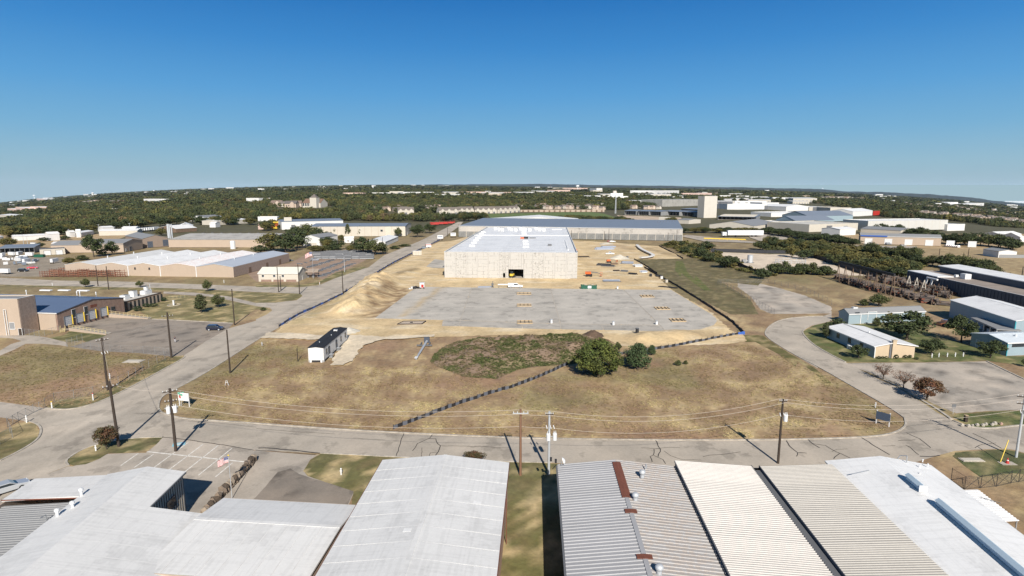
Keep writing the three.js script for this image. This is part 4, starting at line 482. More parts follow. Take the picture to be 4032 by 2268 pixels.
{
  const t = bld('brown_office', 'flat-roofed brown office with rooftop air units', 'building', [-141.7,-210.9], [-140,-229.8], [-147.9,-212.1], 3.61, { ridge: 'flat', parapet: .12, wall: M.brown, roof: mat([.58, .55, .50], { map: tConc, m: 12 }), trim: M.black });
  for (let i = 0; i < 9; i++) { opening(t, 'f', 'panel', t.L * (i + .5) / 9, 0, t.L / 18, t.H - .5, M.tan); opening(t, 'f', 'window', t.L * (i + 1) / 9 - .1, .4, .9, t.H - 1.1, M.black, M.glass); }
  const D = t.D; opening(t, 'l', 'panel', D * .2, 0, D * .3, t.H - .4, M.tan); opening(t, 'l', 'panel', D * .8, 0, D * .3, t.H - .4, M.tan); for (const k of [.42, .5, .58]) opening(t, 'l', 'window', D * k, .3, D * .06, t.H - 1, M.greyD, M.glass);
  for (const [p, w, h, d] of [[[-146.5,-216.8], 2.6, 1.4, 2.2], [[-146,-221.1], 2, 2.2, 2], [[-152.9,-231.1], 3.4, 1.3, 2.2], [[-148,-227.2], 2, 1.2, 2], [[-148.5,-231.1], 1.2, 2.6, 1.2]]) { const q = localPt(t, p); hvac(t, clamp(q[0], 2, t.L - 2), t.H - .12, clamp(q[1], -t.D + 1.5, -1.5), w, h, d); }
  for (const p of [[-148.6,-232.3], [-147.9,-232.8], [-146.2,-232.3], [-144.1,-231.1]]) { const q = localPt(t, p), x = clamp(q[0], 2, t.L - .5), z = clamp(q[1], -t.D + .5, -.5); mesh('flue', [rod([x, t.H - .3, z], [x, t.H + 3.4, z], .14), rod([x - .7, t.H - .3, z], [x, t.H + 2, z], .04), rod([x + .7, t.H - .3, z], [x, t.H + 2, z], .04)], M.galv, t); }
}
function ramp(label, a, b, h0, h1) { // low cream wall with a handrail
  const L = Math.hypot(b[0] - a[0], b[1] - a[1]), t = thing('handrail_ramp', label, 'ramp', a[0], a[1], Math.atan2(-(b[1] - a[1]), b[0] - a[0]));
  mesh('ramp_wall', slab4([[0, h0, .15], [L, h1, .15], [L, h1, -1.5], [0, h0, -1.5]], .2), M.conc2 ?? M.kerb, t);
  { const s = new THREE.Shape([[0, 0], [L, 0], [L, h1], [0, h0]].map((p) => new THREE.Vector2(...p))); const g = new THREE.ExtrudeGeometry(s, { depth: .2, bevelEnabled: false }); mesh('side_wall', g.translate(0, 0, .16), M.tan, t); }
  const n = Math.round(L / 1.6); for (let i = 0; i <= n; i++) { const x = L * i / n, y = h0 + (h1 - h0) * i / n; mesh('rail_post', bx(.08, 1.1, .08, x, y, .26), M.yellowP, t); }
  for (const k of [.55, 1.08]) mesh('rail', rod([0, h0 + k, .26], [L, h1 + k, .26], .05), M.yellowP, t); return t;
}
ramp('cream ramp with handrail beside the brown office', [-141.3,-200.5], [-125.9,-197.9], 1.3, .2);
ramp('cream ramp with handrail below the first dock door', [-140,-180.4], [-124.9,-175.3], 1.0, .3);
{ const p = [-140.9,-178.4], t = thing('dock_steps', 'pale yellow steel steps at the corner of the plant', 'steps', ...p, .5); for (let i = 0; i < 5; i++) mesh('step', bx(1.2, .06, .3, 0, .2 + i * .2, -i * .3), M.yellowP, t); for (const s of [-.6, .6]) { mesh('stringer', slab4([[s - .04, .2, .2], [s + .04, .2, .2], [s + .04, 1.1, -1.4], [s - .04, 1.1, -1.4]], .2), M.yellowP, t); mesh('rail', [rod([s, .2, .1], [s, 1.2, .1], .04), rod([s, 1, -1.3], [s, 2, -1.3], .04), rod([s, 1.2, .1], [s, 2, -1.3], .04)], M.yellowP, t); } }
{ // five-gabled tan workshop
  const A = [-234.9,-304.7], B = [-141.8,-294.8], C = [-137.8,-359.4], h = 5.26;
  const L = Math.hypot(B[0] - A[0], B[1] - A[1]), turn = Math.atan2(-(B[1] - A[1]), B[0] - A[0]), t = thing('gabled_workshop', 'long tan workshop with five white and rusty gabled roofs', 'building', A[0], A[1], turn);
  const c = localPt(t, C), D = -c[1], shx = (c[0] - L) / D; // the rear is set over to one side
  t.L = L; t.D = D; t.H = h; const xs = [0, ...[[-216.9,-302.2], [-199.4,-300], [-181.6,-298.3], [-161.9,-296.5]].map((p) => Lb(t, p)), L];
  const tPink = tex(512, (u, v) => { const r = ss(.48, .62, tn(u, v, 20, 4)), k = .93; return [k - .06 * r, k - .17 * r, k - .19 * r]; });
  const roofs = [M.white, M.whiteB, M.whiteB, mat([.84, .83, .82], { map: tPink, m: 16 }), mat([.50, .54, .60], { map: tMetal, m: 14, roughness: .5 })];
  for (let i = 0; i < 5; i++) {
    const a = xs[i], b = xs[i + 1], m = (a + b) / 2, r = 1.5, q = (x, y, f) => [x + shx * D * f, y, -D * f], sh = (g) => { const p = g.attributes.position; for (let k = 0; k < p.count; k++) p.setX(k, p.getX(k) - shx * p.getZ(k)); g.computeVertexNormals(); return g; };
    mesh('wall', sh(prism([[a, 0], [b, 0], [b, h], [m, h + r], [a, h]], D, 'z')), M.tan, t);
    const rf = mesh('roof', slab4([q(a + .05, h + .2, -.003), q(m, h + r + .2, -.003), q(m, h + r + .2, 1), q(a + .05, h + .2, 1)], .18), i === 0 ? M.white : roofs[i], t); const rg = mesh('roof', slab4([q(m, h + r + .2, -.003), q(b - .05, h + .2, -.003), q(b - .05, h + .2, 1), q(m, h + r + .2, 1)], .18), roofs[i], t);
    for (let k = 1; k < 12; k++) { mesh('roof_seam', slab4([q(a + .1, h + .23, k / 12), q(m, h + r + .23, k / 12), q(m, h + r + .23, k / 12 + .004), q(a + .1, h + .23, k / 12 + .004)], .02), M.grey, rf); }
    if (i > 1) mesh('downpipe', bx(.35, h - .1, .2, a, 0, .11), M.ins, t); if (i < 4) mesh('valley_gutter', slab4([q(b - .3, h + .16, 0), q(b + .3, h + .16, 0), q(b + .3, h + .16, 1), q(b - .3, h + .16, 1)], .1), i > 1 ? M.greyD : M.white, t);
    for (const f of [.3, .62]) { const p = q(m, h + r + .1, f); vent(t, p[0], p[1], p[2], .35, .8, M.ins); }
  }
  for (const p of [[-195.4,-301.1], [-187.5,-300]]) opening(t, 'f', 'window', Lb(t, p), 3.4, .8, 1, M.brown, M.glass);
  const sd = (f) => [L + shx * D * f, -D * f]; for (const f of [.25, .55, .8]) { const p = sd(f); mesh('side_door', bx(.15, 3.2, 3, p[0] + .05, 0, p[1]), M.brown, t); } { const p = sd(.45); mesh('side_wall', slab4([[...[L + .03, h - .1], -.05], [L + shx * D + .03, h - .1, -D], [L + shx * D + .08, h - .1, -D], [L + .08, h - .1, -.05]], h - .3), gapBrick, t); }
}
bld('tan_rear_shed', 'tan shed with grey roof behind two dark trees', 'building', [-326.2,-412.5], [-278.8,-418.1], 22, 5.43, { ridge: 'x', rise: 2.2, wall: M.tan, roof: M.grey, open: [['f', 'window', 30, 3, 1, 1.2, M.brown]] });
bld('tan_gable_shed', 'tan gabled shed end beside a white tank', 'building', [-278.6,-418.1], [-281,-444], 30, 6.29, { ridge: 'z', rise: 2, wall: M.tan, roof: M.grey, open: [['f', 'door', 3, 0, 1.2, 2.4, M.greyD], ['f', 'dock', 9, 0, 3, 3, M.greyD]] });
bld('brown_gable_shed', 'brown gabled shed with two dark roller doors', 'building', [-283.9,-448.7], [-272,-461.4], 46, 6.96, { ridge: 'z', rise: 2.4, wall: mat([.26, .20, .16], { map: tMetal, m: 7 }), roof: M.grey, open: [['f', 'dock', 5, 0, 3.4, 4.6, M.navy], ['f', 'dock', 16, 0.5, 4, 4.8, M.navy]] });
{ const t = bld('long_grey_plant', 'very long low plant with flat grey roof and four flues', 'building', [-266.7,-453.3], [-189.7,-453.3], 62, 6, { ridge: 'x', rise: 2.4, wall: M.tan, roof: mat([.44, .425, .40], { map: tConc, m: 30 }) }); for (const p of [[-277,-506.1], [-276.5,-511], [-275.4,-514], [-273.8,-518]]) { const q = localPt(t, p); mesh('flue', [rod([q[0], 5.5, -18], [q[0], 17, -18], .5, 10)], M.galv, t); } for (let i = 0; i < 9; i++) mesh('roof_hatch', bx(1.6, .6, 1.6, t.L * (i + 1) / 10, 7.9, -38), M.greyD, t); }
for (const [p, r, h, l] of [[[-283.1,-436.5,5.96,2.23], 0, 0, 'white upright storage tank beside the tan gabled shed'], [[-211.4,-441.6,5.65,3.61], 0, 0, 'white upright storage tank behind the rusty workshop roof']]) { const t = thing('storage_tank', l, 'tank', p[0], p[1]); const R = p[3] / 2; mesh('tank_shell', [cyl(R, R, p[2], 0, 0, 0, 20)], M.ins, t); mesh('tank_dome', new THREE.SphereGeometry(R, 18, 6, 0, 6.3, 0, 1.57).scale(1, .35, 1).translate(0, p[2], 0), M.ins, t); mesh('ladder', [rod([R + .1, 0, .2], [R + .1, p[2], .2], .05), rod([R + .1, 0, -.2], [R + .1, p[2], -.2], .05)], M.galv, t); }
{ // rusty pipe racks in the yard
  const mk = (t, w) => { for (const x of [0, w / 2, w]) for (const z of [0, -1.6]) mesh('upright', bx(.14, 3.2, .14, x, 0, z), M.rust, t); for (const y of [.5, 1.5, 2.5]) { mesh('beam', [bx(w, .12, .14, w / 2, y, 0), bx(w, .12, .14, w / 2, y, -1.6)], M.orange2, t); for (let k = 0; k < 4; k++) mesh('stored_bar', rod([.1, y + .22, -.25 - k * .4], [w - .1 - rnd(), y + .22, -.25 - k * .4], .10), k % 2 ? M.rust : M.brown, t); } };
  M.orange2 = mat([.34, .15, .09], { map: tDirt, m: 2 });
  const base = thing('pipe_rack', 'rusty orange steel pipe rack in front of the tan workshop', 'rack', 0, 0, 0, 'rusty pipe racks'); mk(base, 5.2);
  const a = [-241.4,-295.8], b = [-199.7,-295.8]; let first = true; for (let r = 0; r < 3; r++) for (let i = 0; i < 9; i++) { const f = (i + .15 * r) / 8.6, x = a[0] + (b[0] - a[0]) * f, z = a[1] + (b[1] - a[1]) * f - r * 5.5, tr = Math.atan2(-(b[1] - a[1]), b[0] - a[0]) + rr(-.05, .05); if (first) { base.position.set(x, 0, z); base.rotation.y = tr; first = false; } else copy(base, x, z, tr, rr(.9, 1.05), rr(.8, 1.25)); }
}
// yard sheds and clutter at far left
openShed('open_front_shed', 'flat-roofed open shed over white trailers at far left', [-359.1,-408.2], [-341.2,-416.2], 14, 4, null, 7);
bld('two_door_garage', 'low garage with two white doors and dark roof', 'garage', [-321.5,-396.4], [-310.8,-405.1], 10, 4.08, { ridge: 'flat', parapet: .05, wall: M.cream, roof: M.greyD, open: [['f', 'dock', 4, 0, 3.6, 3, M.ins], ['f', 'dock', 10.5, 0, 3.6, 3, M.ins]] });
bld('white_canopy_building', 'white roofed canopy building beside parked trailers', 'building', [-375.3,-620.9], [-349.4,-609.5], 24, 3.89, { ridge: 'z', rise: 3, wall: M.brown, roof: M.whiteB, open: [['f', 'panel', 8, 0, 3, 5, M.black], ['f', 'panel', 16, 0, 3, 5, M.black]] });
bld('white_canopy_building', 'second white roofed canopy building nearer the road', 'building', [-361.6,-634], [-348.7,-640.4], 20, 5.04, { ridge: 'z', rise: 3, wall: M.greyD, roof: M.whiteB, open: [['f', 'panel', 4, 0, 3, 5, M.cream], ['f', 'panel', 12, 0, 3, 5, M.cream]] });
const whiteSheds = [[[-440.6,-517.1], [-425.4,-533.1], 14, 4, 'long white roofed shed at the edge of the left woods'], [[-410.2,-517.7], [-405.5,-524.3], 9, 6, 'boxy white shed beside the long white roof'], [[-455.9,-520], [-457.9,-526.5], 12, 4, 'white roof cut by the left edge near the woods'], [[-420.2,-556.5], [-418.4,-560.9], 6, 5, 'small white shed left of two white huts'], [[-412,-553.2], [-409.2,-555.1], 6, 6, 'white peaked hut in the industrial clutter'], [[-418,-567.8], [-423.8,-593.2], 10, 3.5, 'low white store behind the white peaked hut'], [[-403.5,-572], [-371.8,-581.2], 16, 4.5, 'long bright white roof behind the tan sheds'], [[-413.3,-620.9], [-400.1,-623.4], 10, 4.5, 'white building beside the row of trailers'], [[-1299,-1492], [-1200,-1425], 40, 7, 'long pale store in the left woods'], [[-438.9,-629], [-433.2,-637.9], 12, 4.5, 'white shed with small roof humps left of trailers'], [[-354.4,-687.5], [-347.2,-687], 10, 5, 'white shed left of red machinery'], [[-363.7,-722.4], [-345.9,-767.7], 24, 5, 'pale long store at the edge of the trees'], [[-423.4,-806.7], [-413.8,-837.4], 24, 6, 'grey flat store in front of the woods'], [[-359,-455.2], [-338.2,-462.5], 10, 3, 'low tan lean-to before the tan rear shed']];
for (const [a, b, d, h, l] of whiteSheds) bld('white_shed', l, 'shed', a, b, d, h, { ridge: 'x', rise: h * .25, wall: l.includes('tan') || l.includes('pale') ? M.cream : M.white, roof: l.includes('grey') ? M.grey : M.whiteB });
{ // box trailers in a row, and others scattered
  const mk = () => { const t = thing('box_trailer', 'first white box trailer from the left in the parked row', 'trailer', 0, 0, 0, 'row of white box trailers'); mesh('box', rbox(2.6, 2.8, 10, .08, 0, 1.1, 0), M.ins, t); for (const s of [-1.1, 1.1]) for (const z of [3, 4.2]) mesh('wheel', cyl(.5, .5, .35, 0, 0, 0, 12).rotateZ(Math.PI / 2).translate(s, .5, z), M.rubber, t); mesh('landing_gear', [bx(.15, 1.1, .15, -.8, 0, -3), bx(.15, 1.1, .15, .8, 0, -3)], M.greyD, t); return t; };
  const b = mk(); b.position.set(...xyz([-398.4,-623.2])); for (let i = 1; i < 9; i++) { const p = [[-398.4,-623.2], [-391.9,-644]]; copy(b, p[0][0] + (p[1][0] - p[0][0]) * i / 8, p[0][1] + (p[1][1] - p[0][1]) * i / 8, 0, 1, 1, ord(i) + ' white box trailer from the left in the parked row'); }
  [[[-337.9,-385.9], .4, 'small white box trailer in clutter at far left'], [[-336.9,-391.8], 1.2, 'second small white trailer in the left yard'], [[-334,-394.8], .2, 'third small white trailer by the dark open shed'], [[-322.2,-388.6], 1.4, 'white trailer next to the green skip at left'], [[-305,-358.4], 1.0, 'white trailer before the left yard clutter'], [[-294.6,-352.4], .1, 'white trailer with dark side in the left yard'], [[-268.6,-306.6], 1.45, 'white box trailer cut near the left edge'], [[-381,-464.6], 1.2, 'white trailer behind the dark open shed roof'], [[-278.5,-353.4], .1, 'white upright container among shrubs']].forEach(([p, r, l], i) => copy(b, p[0], p[1], r, .55, .75, l, 'yard trailers'));
}
{ for (let i = 0; i < 22; i++) { const c = [[-332.3,-377.2], [-315.2,-385.6], [-278.8,-343.9], [-303.5,-343.9]], u = rnd(), v = rnd(), p = [0, 1].map((k) => (c[0][k] * (1 - u) + c[1][k] * u) * (1 - v) + (c[3][k] * (1 - u) + c[2][k] * u) * v), t = thing('yard_crate', 'pale crate or hull lying in the cluttered left yard', 'crate', p[0], p[1], rr(0, 3), 'clutter in the left yard'), s = rr(1.5, 4); mesh('shell', rbox(s, rr(.8, 1.8), s * .45, .15, 0, .2, 0), rnd() < .65 ? M.ins : M.slate, t); mesh('skid', bx(s * .8, .2, s * .3, 0, 0, 0), M.wood, t); } }
function xyz(p) { return [p[0], T(p[0], p[1]), p[1]]; }
{ const sk = (l, p, w, r) => { const t = thing('waste_skip', l, 'skip', p[0], p[1], r); const s = new THREE.Shape([[-w / 2, .1], [w / 2, .1], [w / 2, 1.7], [-w / 2, 1.7]].map((q) => new THREE.Vector2(...q))); mesh('shell', [bx(w, 1.6, .1, 0, .15, 1.15), bx(w, 1.6, .1, 0, .15, -1.15), bx(.1, 1.6, 2.2, -w / 2, .15, 0), bx(.1, 1.6, 2.2, w / 2, .15, 0), bx(w - .1, .1, 2.2, 0, .15, 0)], M.green, t); mesh('top_rim', [bx(w + .2, .12, .18, 0, 1.752, 1.18), bx(w + .2, .12, .18, 0, 1.752, -1.18), bx(.18, .12, 2.16, -w / 2, 1.752, 0), bx(.18, .12, 2.16, w / 2, 1.752, 0)], M.green, t); for (let i = 0; i <= 7; i++) mesh('side_rib', bx(.1, 1.5, .08, -w / 2 + .2 + (w - .4) * i / 7, .2, 1.235), M.green, t); return t; };
  sk('green waste skip in the left yard', [-313.2,-385.6], 6, .05);
  const t = sk('dark green waste skip full of rubble by the slab', [34.59,-259.8], 6.9, 0); mesh('sign_plate', bx(1.6, 1.1, .03, .2, .5, 1.3), M.ins, t); for (let i = 0; i < 14; i++) { const g = new THREE.DodecahedronGeometry(rr(.2, .45), 0); g.translate(rr(-3, 3), 1.75, rr(-.8, .8)); mesh('rubble', g, rnd() < .5 ? M.woodL : M.kerb, t); } }
{ // cream shed by the road with tan canopy
  const t = bld('cream_roadside_shed', 'cream metal shed with stone base beside the road', 'building', [-123.3,-281.2], [-104,-281.2], 13, 4.01, { ridge: 'x', rise: 2.2, at: .45, wall: M.cream, roof: mat([.72, .71, .62], { map: tMetal, m: 12, roughness: .6 }), over: .3, trim: M.white });
  for (let i = 0; i < 3; i++) opening(t, 'f', 'panel', t.L * [.19, .5, .82][i], 0, t.L * .26, 1.0, M.brick); for (const p of [[-121.1,-281.2], [-115.6,-281.2], [-111.4,-281.2]]) opening(t, 'f', 'window', Lb(t, p), 2.3, 1.1, 1, M.ins); opening(t, 'r', 'door', 6, 0, 1, 2.1, M.greyD); opening(t, 'r', 'window', 9.5, 4, .8, 1.3, M.greyD);
  const p = [-103,-294.3], c = thing('tan_canopy', 'tan sheet canopy on posts behind the cream shed', 'canopy', p[0], p[1], .2); mesh('canopy_roof', slab4([[-5, 3.4, 3.5], [4.5, 3.4, 3.5], [4.5, 4, -3.5], [-5, 4, -3.5]], .15), M.tan, c); for (const x of [-4.6, 4.1]) for (const z of [-3, 3]) mesh('post', bx(.15, 3.3, .15, x, 0, z), M.brown, c); for (let i = 0; i < 6; i++) mesh('stored_crate', bx(1.2, rr(.6, 1.4), 1, -3.5 + i * 1.3, 0, -.5), i % 2 ? M.wood : M.greyD, c);
}
{ const t = bld('long_cream_factory', 'long cream factory with grey roof behind roadside trees', 'building', [-193,-559.1], [-102.7,-564.2], [-100.6,-612.6], 9.36, { ridge: 'x', rise: 1.6, at: .5, wall: M.cream, roof: M.slate, over: .3 }); for (let i = 1; i < 14; i++) opening(t, 'f', 'panel', t.L * i / 14, 0, .25, t.H - .2, M.tan); opening(t, 'r', 'door', t.D * .3, 0, 2, 3, M.greyD); opening(t, 'f', 'window', t.L * .75, 4.5, 2, 1.6, M.greyD); opening(t, 'f', 'panel', t.L - 10, .05, 19, t.H - .4, mat([.62, .57, .48], { map: tMetal, m: 8 })); }
bld('white_factory', 'long white factory with grey-blue roof behind trees', 'building', [-253.1,-644.8], [-194.2,-675.3], 40, 8.71, { ridge: 'x', rise: 1.5, wall: M.white, roof: M.slate, open: [['f', 'dock', 12, 0, 4, 5, M.greyD], ['f', 'panel', 60, 1, 70, 4, M.ins]] });
bld('white_factory_tower', 'boxy pale rooftop tower of the white factory', 'building', [-253.1,-652.3], [-245.7,-655.2], 14, 12.64, { ridge: 'flat', wall: M.cream, roof: M.white });
{ const t = bld('white_gable_barn', 'white gabled barn among trees left of the road', 'barn', [-166.9,-464.7], [-151.8,-461.4], [-159.4,-491.8], 6.8, { ridge: 'z', rise: 8.78 - 6.8, wall: M.whiteB, roof: M.grey, open: [['f', 'panel', 7.5, 0, 10, 2.6, M.cream], ['r', 'dock', 6, 0, 3.5, 3.2, M.ins]] }); }
bld('white_hut', 'small white hut beside roadside trees', 'hut', [-140.9,-491], [-133.5,-492.8], 7, 4, { ridge: 'x', rise: 1, wall: M.white, roof: M.whiteB, open: [['f', 'window', 3, 1.2, 1, 1]] });
{ const t = bld('white_row_garage', 'long white shed with a row of tall side doors', 'shed', [-100.2,-461.4], [-100.1,-514.1], [-115.5,-496.6], 3.54, { ridge: 'x', rise: 1.4, wall: M.white, roof: M.whiteB }); for (let i = 0; i < 8; i++) opening(t, 'f', 'dock', t.L * (i + .5) / 8, 0, t.L / 11, t.H * .75, M.ins, M.grey); for (let i = 0; i < 6; i++) vent(t, t.L * (i + .5) / 6, t.H + 1.4, -t.D / 2, .3, .5); }
{ // stacked steel in the yard
  const mk = (name, l, n, L, g) => { const t = thing(name, l, 'steel stack', 0, 0, 0, g); for (let k = 0; k < n; k++) mesh('steel_bar', bx(L * rr(.8, 1), .28, .28, 0, .3 + Math.floor(k / 4) * .34, (k % 4) * .45 - .7), k % 3 ? M.greyD : M.galv, t); for (const x of [-L * .3, L * .3]) mesh('bearer', bx(.25, .28, 2, x, 0, 0), M.wood, t); return t; };
  const a = mk('steel_stack', 'grey bundle of long steel bars in the reddish yard', 12, 10, 'steel bundles in the yard'); let first = true;
  const put = (p, r, s) => { if (first) { a.position.set(...xyz(p)); a.rotation.y = r; a.scale.setScalar(s); first = false; } else copy(a, p[0], p[1], r, s, s * rr(.8, 1.3)); };
  for (let r = 0; r < 6; r++) for (let i = 0; i < 7; i++) { const c = [[-143.1,-422.1], [-102.7,-422.1], [-89.3,-369.8], [-122.8,-370.8]], u = (i + .4 + rr(-.1, .1)) / 7, v = (r + .4) / 6; put([0, 1].map((k) => (c[0][k] * (1 - u) + c[1][k] * u) * (1 - v) + (c[3][k] * (1 - u) + c[2][k] * u) * v), .1 + rr(-.05, .05), 1); }
  for (const [p, q] of [[[-116.1,-332.6], [-113,-369.8]], [[-105.5,-314.2], [-103.8,-368.7]], [[-97.9,-295.8], [-95.4,-353.4]]]) for (let i = 0; i < 9; i++) { const f = (i + .3) / 9; put([p[0] + (q[0] - p[0]) * f, p[1] + (q[1] - p[1]) * f], 1.1 + rr(-.2, .2), rr(.45, .7)); }
  for (const p of [[-143.4,-351], [-141,-352.4], [-140.6,-359.4], [-140,-366.1], [-127.5,-348.6], [-126,-354.4], [-125.7,-364.5], [-126.4,-374.1], [-142.7,-371.4]]) put(p, rr(0, 3), rr(.4, .7));
}
{ // red trailers and yellow lifts far left of the road
  const t = thing('red_flatbed', 'red flatbed trailer parked beside the far road', 'trailer', ...[-96.2,-722.4], .1, 'red flatbeds by the far road'); mesh('deck', bx(12, .9, 2.4, 0, 1, 0), M.red, t); for (const x of [-4.5, -3.3, 4]) mesh('wheel', [cyl(.55, .55, 2.3, 0, 0, 0, 10).rotateX(Math.PI / 2).translate(x, .55, 0)], M.rubber, t); mesh('headboard', bx(.2, 1.6, 2.4, 5.9, 1.9, 0), M.red, t);
  for (const p of [[-91.1,-726.2], [-85.9,-733.6], [-80.1,-737.6], [-96.8,-737], [-91.5,-744.6], [-84.4,-748.7], [-79.1,-752.7]]) copy(t, p[0], p[1], rr(-.2, .3), 1, rr(1, 1.5));
  const y = thing('yellow_lift', 'yellow scissor lift parked left of the white factory', 'lift', ...[-267.3,-652.5], 0, 'yellow lifts left of the white factory'); mesh('chassis', bx(3, 1.2, 1.6, 0, .5, 0), M.yellow, y); for (let k = 0; k < 3; k++) mesh('scissor_arm', [rod([-1.2, 1.7 + k, .6], [1.2, 2.7 + k, .6], .1), rod([1.2, 1.7 + k, .6], [-1.2, 2.7 + k, .6], .1)], M.orange, y); mesh('platform', bx(3, .9, 1.6, 0, 4.7, 0), M.yellow, y); for (const x of [-1, 1]) mesh('wheel', cyl(.4, .4, 1.7, 0, 0, 0, 10).rotateX(Math.PI / 2).translate(x, .4, 0), M.rubber, y);
  for (const p of [[-263.4,-652.4], [-270.5,-675.9], [-271.4,-684], [-277.8,-684.1], [-290.7,-736.5]]) copy(y, p[0], p[1], rr(0, 3), rr(1, 1.4), rr(1, 1.6));
}

// ---------- the new warehouse ----------
{
  const A = [-34.33,-294.1], B = [32.64,-289.7], h = 13.2, L = Math.hypot(B[0] - A[0], B[1] - A[1]), t = thing('tilt_up_warehouse', 'new pale concrete tilt-up warehouse with white roof', 'warehouse', A[0], A[1], Math.atan2(-(B[1] - A[1]), B[0] - A[0])), D = 203, w = .3; t.L = L; t.D = D; t.H = h;
  // cast marks, patched areas and form lines on the raw panels
  const W = 2048, Hh = 512, cv = document.createElement('canvas'); cv.width = W; cv.height = Hh; const g = cv.getContext('2d'); g.fillStyle = 'rgb(236,231,224)'; g.fillRect(0, 0, W, Hh);
  const S = W / L, N = 12; for (let i = 0; i < 1500; i++) { const k = 200 + rnd() * 50; g.fillStyle = `rgba(${k},${k - 2},${k - 5},.12)`; g.fillRect(rnd() * W, rnd() * Hh, rr(3, 60), rr(2, 24)); }
  for (let p = 0; p < N; p++) { const x0 = p * W / N, pw = W / N, rows = 7; for (let r = 0; r <= rows; r++) { const y = r * Hh / rows + rr(-12, 12); g.fillStyle = `rgba(140,134,126,${rr(.35, .8)})`; let x = x0 + rr(0, 20); while (x < x0 + pw - 8) { const l = rr(15, 70); if (rnd() < .72) g.fillRect(x, y + rr(-3, 3), Math.min(l, x0 + pw - 6 - x), rr(3, 6)); x += l + rr(2, 14); } } for (let c = 0; c < 3; c++) { const x = x0 + pw * (c + .5) / 3 + rr(-16, 16); let y = rr(0, 40); while (y < Hh) { const l = rr(30, 90); g.fillStyle = `rgba(145,140,132,${rr(.3, .7)})`; if (rnd() < .55) g.fillRect(x, y, rr(3, 6), l); y += l + rr(10, 50); } } if ([1, 5, 8].includes(p)) for (let k = 0; k < 110; k++) { g.fillStyle = `rgba(140,136,130,${rr(.15, .4)})`; g.fillRect(x0 + rnd() * pw * .9, rnd() * Hh, rr(4, 22), rr(4, 20)); } }
  const wt = new THREE.CanvasTexture(cv); wt.colorSpace = THREE.SRGBColorSpace; wt.wrapS = wt.wrapT = THREE.RepeatWrapping; wt.repeat.set(1 / L, 1 / h); const pm = mat([.54, .545, .545]); pm.map = wt; const pm2 = mat([.42, .42, .415], { map: tConc, m: 22 });
  const oa = localPt(t, [-1.57,-294.8])[0], ob = localPt(t, [5.98,-294.8])[0], oh = 4.6, da = localPt(t, [-4.36,-294.8])[0], db = localPt(t, [-3.24,-294.8])[0];
  const piece = (x0, x1, y0, y1) => { const q = bx(x1 - x0 - .06, y1 - y0, w, (x0 + x1) / 2, y0, -w / 2), uv = q.attributes.uv; for (let i = 0; i < uv.count; i++) uv.setXY(i, uv.getX(i) + x0, uv.getY(i) + y0); mesh('wall_panel', q, pm, t); };
  const xs = Array.from({ length: N + 1 }, (_, i) => L * i / N), cuts = [...xs, oa, ob, da, db].sort((a, b) => a - b);
  for (let i = 0; i < cuts.length - 1; i++) { const a = cuts[i], b = cuts[i + 1], m = (a + b) / 2; if (b - a < .25) continue; if (m > oa && m < ob) piece(a, b, oh, h); else if (m > da && m < db) piece(a, b, 2.6, h); else piece(a, b, 0, h); }
  for (let i = 0; i < 36; i++) { const z0 = -w - (D - w) * i / 36, z1 = -w - (D - w) * (i + 1) / 36; mesh('wall_panel', bx(w, h, z0 - z1 - .06, w / 2, 0, (z0 + z1) / 2), pm2, t); mesh('wall_panel', bx(w, h, z0 - z1 - .06, L - w / 2, 0, (z0 + z1) / 2), pm2, t); }
  mesh('wall', bx(L - 2 * w, h, w, L / 2, 0, -D + w / 2), pm2, t);
  for (const z of [-4, -7.5]) mesh('dock_door', bx(.1, 4, 3, -.04, 1, z), M.black, t); mesh('dock_canopy', bx(1.4, .3, 8, -.7, 5, -6), M.greyD, t);
  const rm = mat([.80, .805, .81], { map: tRoof, m: 34, roughness: .5 }); mesh('roof', bx(L - 2 * w, .25, D - 2 * w, L / 2, h - .9, -D / 2), rm, t); mesh('floor', bx(L - 2 * w, .1, D - 2 * w, L / 2, .05, -D / 2), M.kerb, t); mesh('coping', [bx(L + .1, .08, w + .12, L / 2, h, -w / 2), bx(w + .12, .08, D - .6, w / 2, h + .003, -D / 2), bx(w + .12, .08, D - .6, L - w / 2, h + .003, -D / 2)], M.ins, t);
  for (let i = 1; i < 20; i++) mesh('roof_seam', bx(L - 2 * w, .02, .12, L / 2, h - .65, -D * i / 20), M.whiteB, t); mesh('expansion_joint', bx(L - 2 * w, .25, .5, L / 2, h - .65, -118), M.whiteB, t); mesh('roof_curb', [bx(8, .3, .6, L - 8.3, h - .65, -D + 22), bx(.6, .5, 60, L - 4.2, h - .65, -48)], M.whiteB, t);
  for (const p of [[-23.21,-331.4], [-23.32,-350.2], [-23.16,-366.9], [-22.98,-385.1], [-22.69,-403.5], [-22.49,-421.8], [-22.09,-439.7], [7.19,-324.5], [7.57,-341.8], [7.7,-359.1], [8.2,-419.9], [8.36,-435.6], [8.6,-452.5], [8.9,-468.3]]) { const q = localPt(t, p); const c = mesh('skylight', bx(3.4, .5, 1.7, q[0] + .6, h - .65, q[1]), M.ins, t); mesh('skylight_dome', rbox(3.2, .3, 1.5, .1, q[0] + .6, h - .15, q[1]), M.whiteB, c); }
  for (let i = 0; i < 12; i++) hvac(t, 9 + i * 3.6 + rr(-.8, .8), h - .6, -D + 26 + (i % 3) * 7, 2.3, 2.1, 2.3);
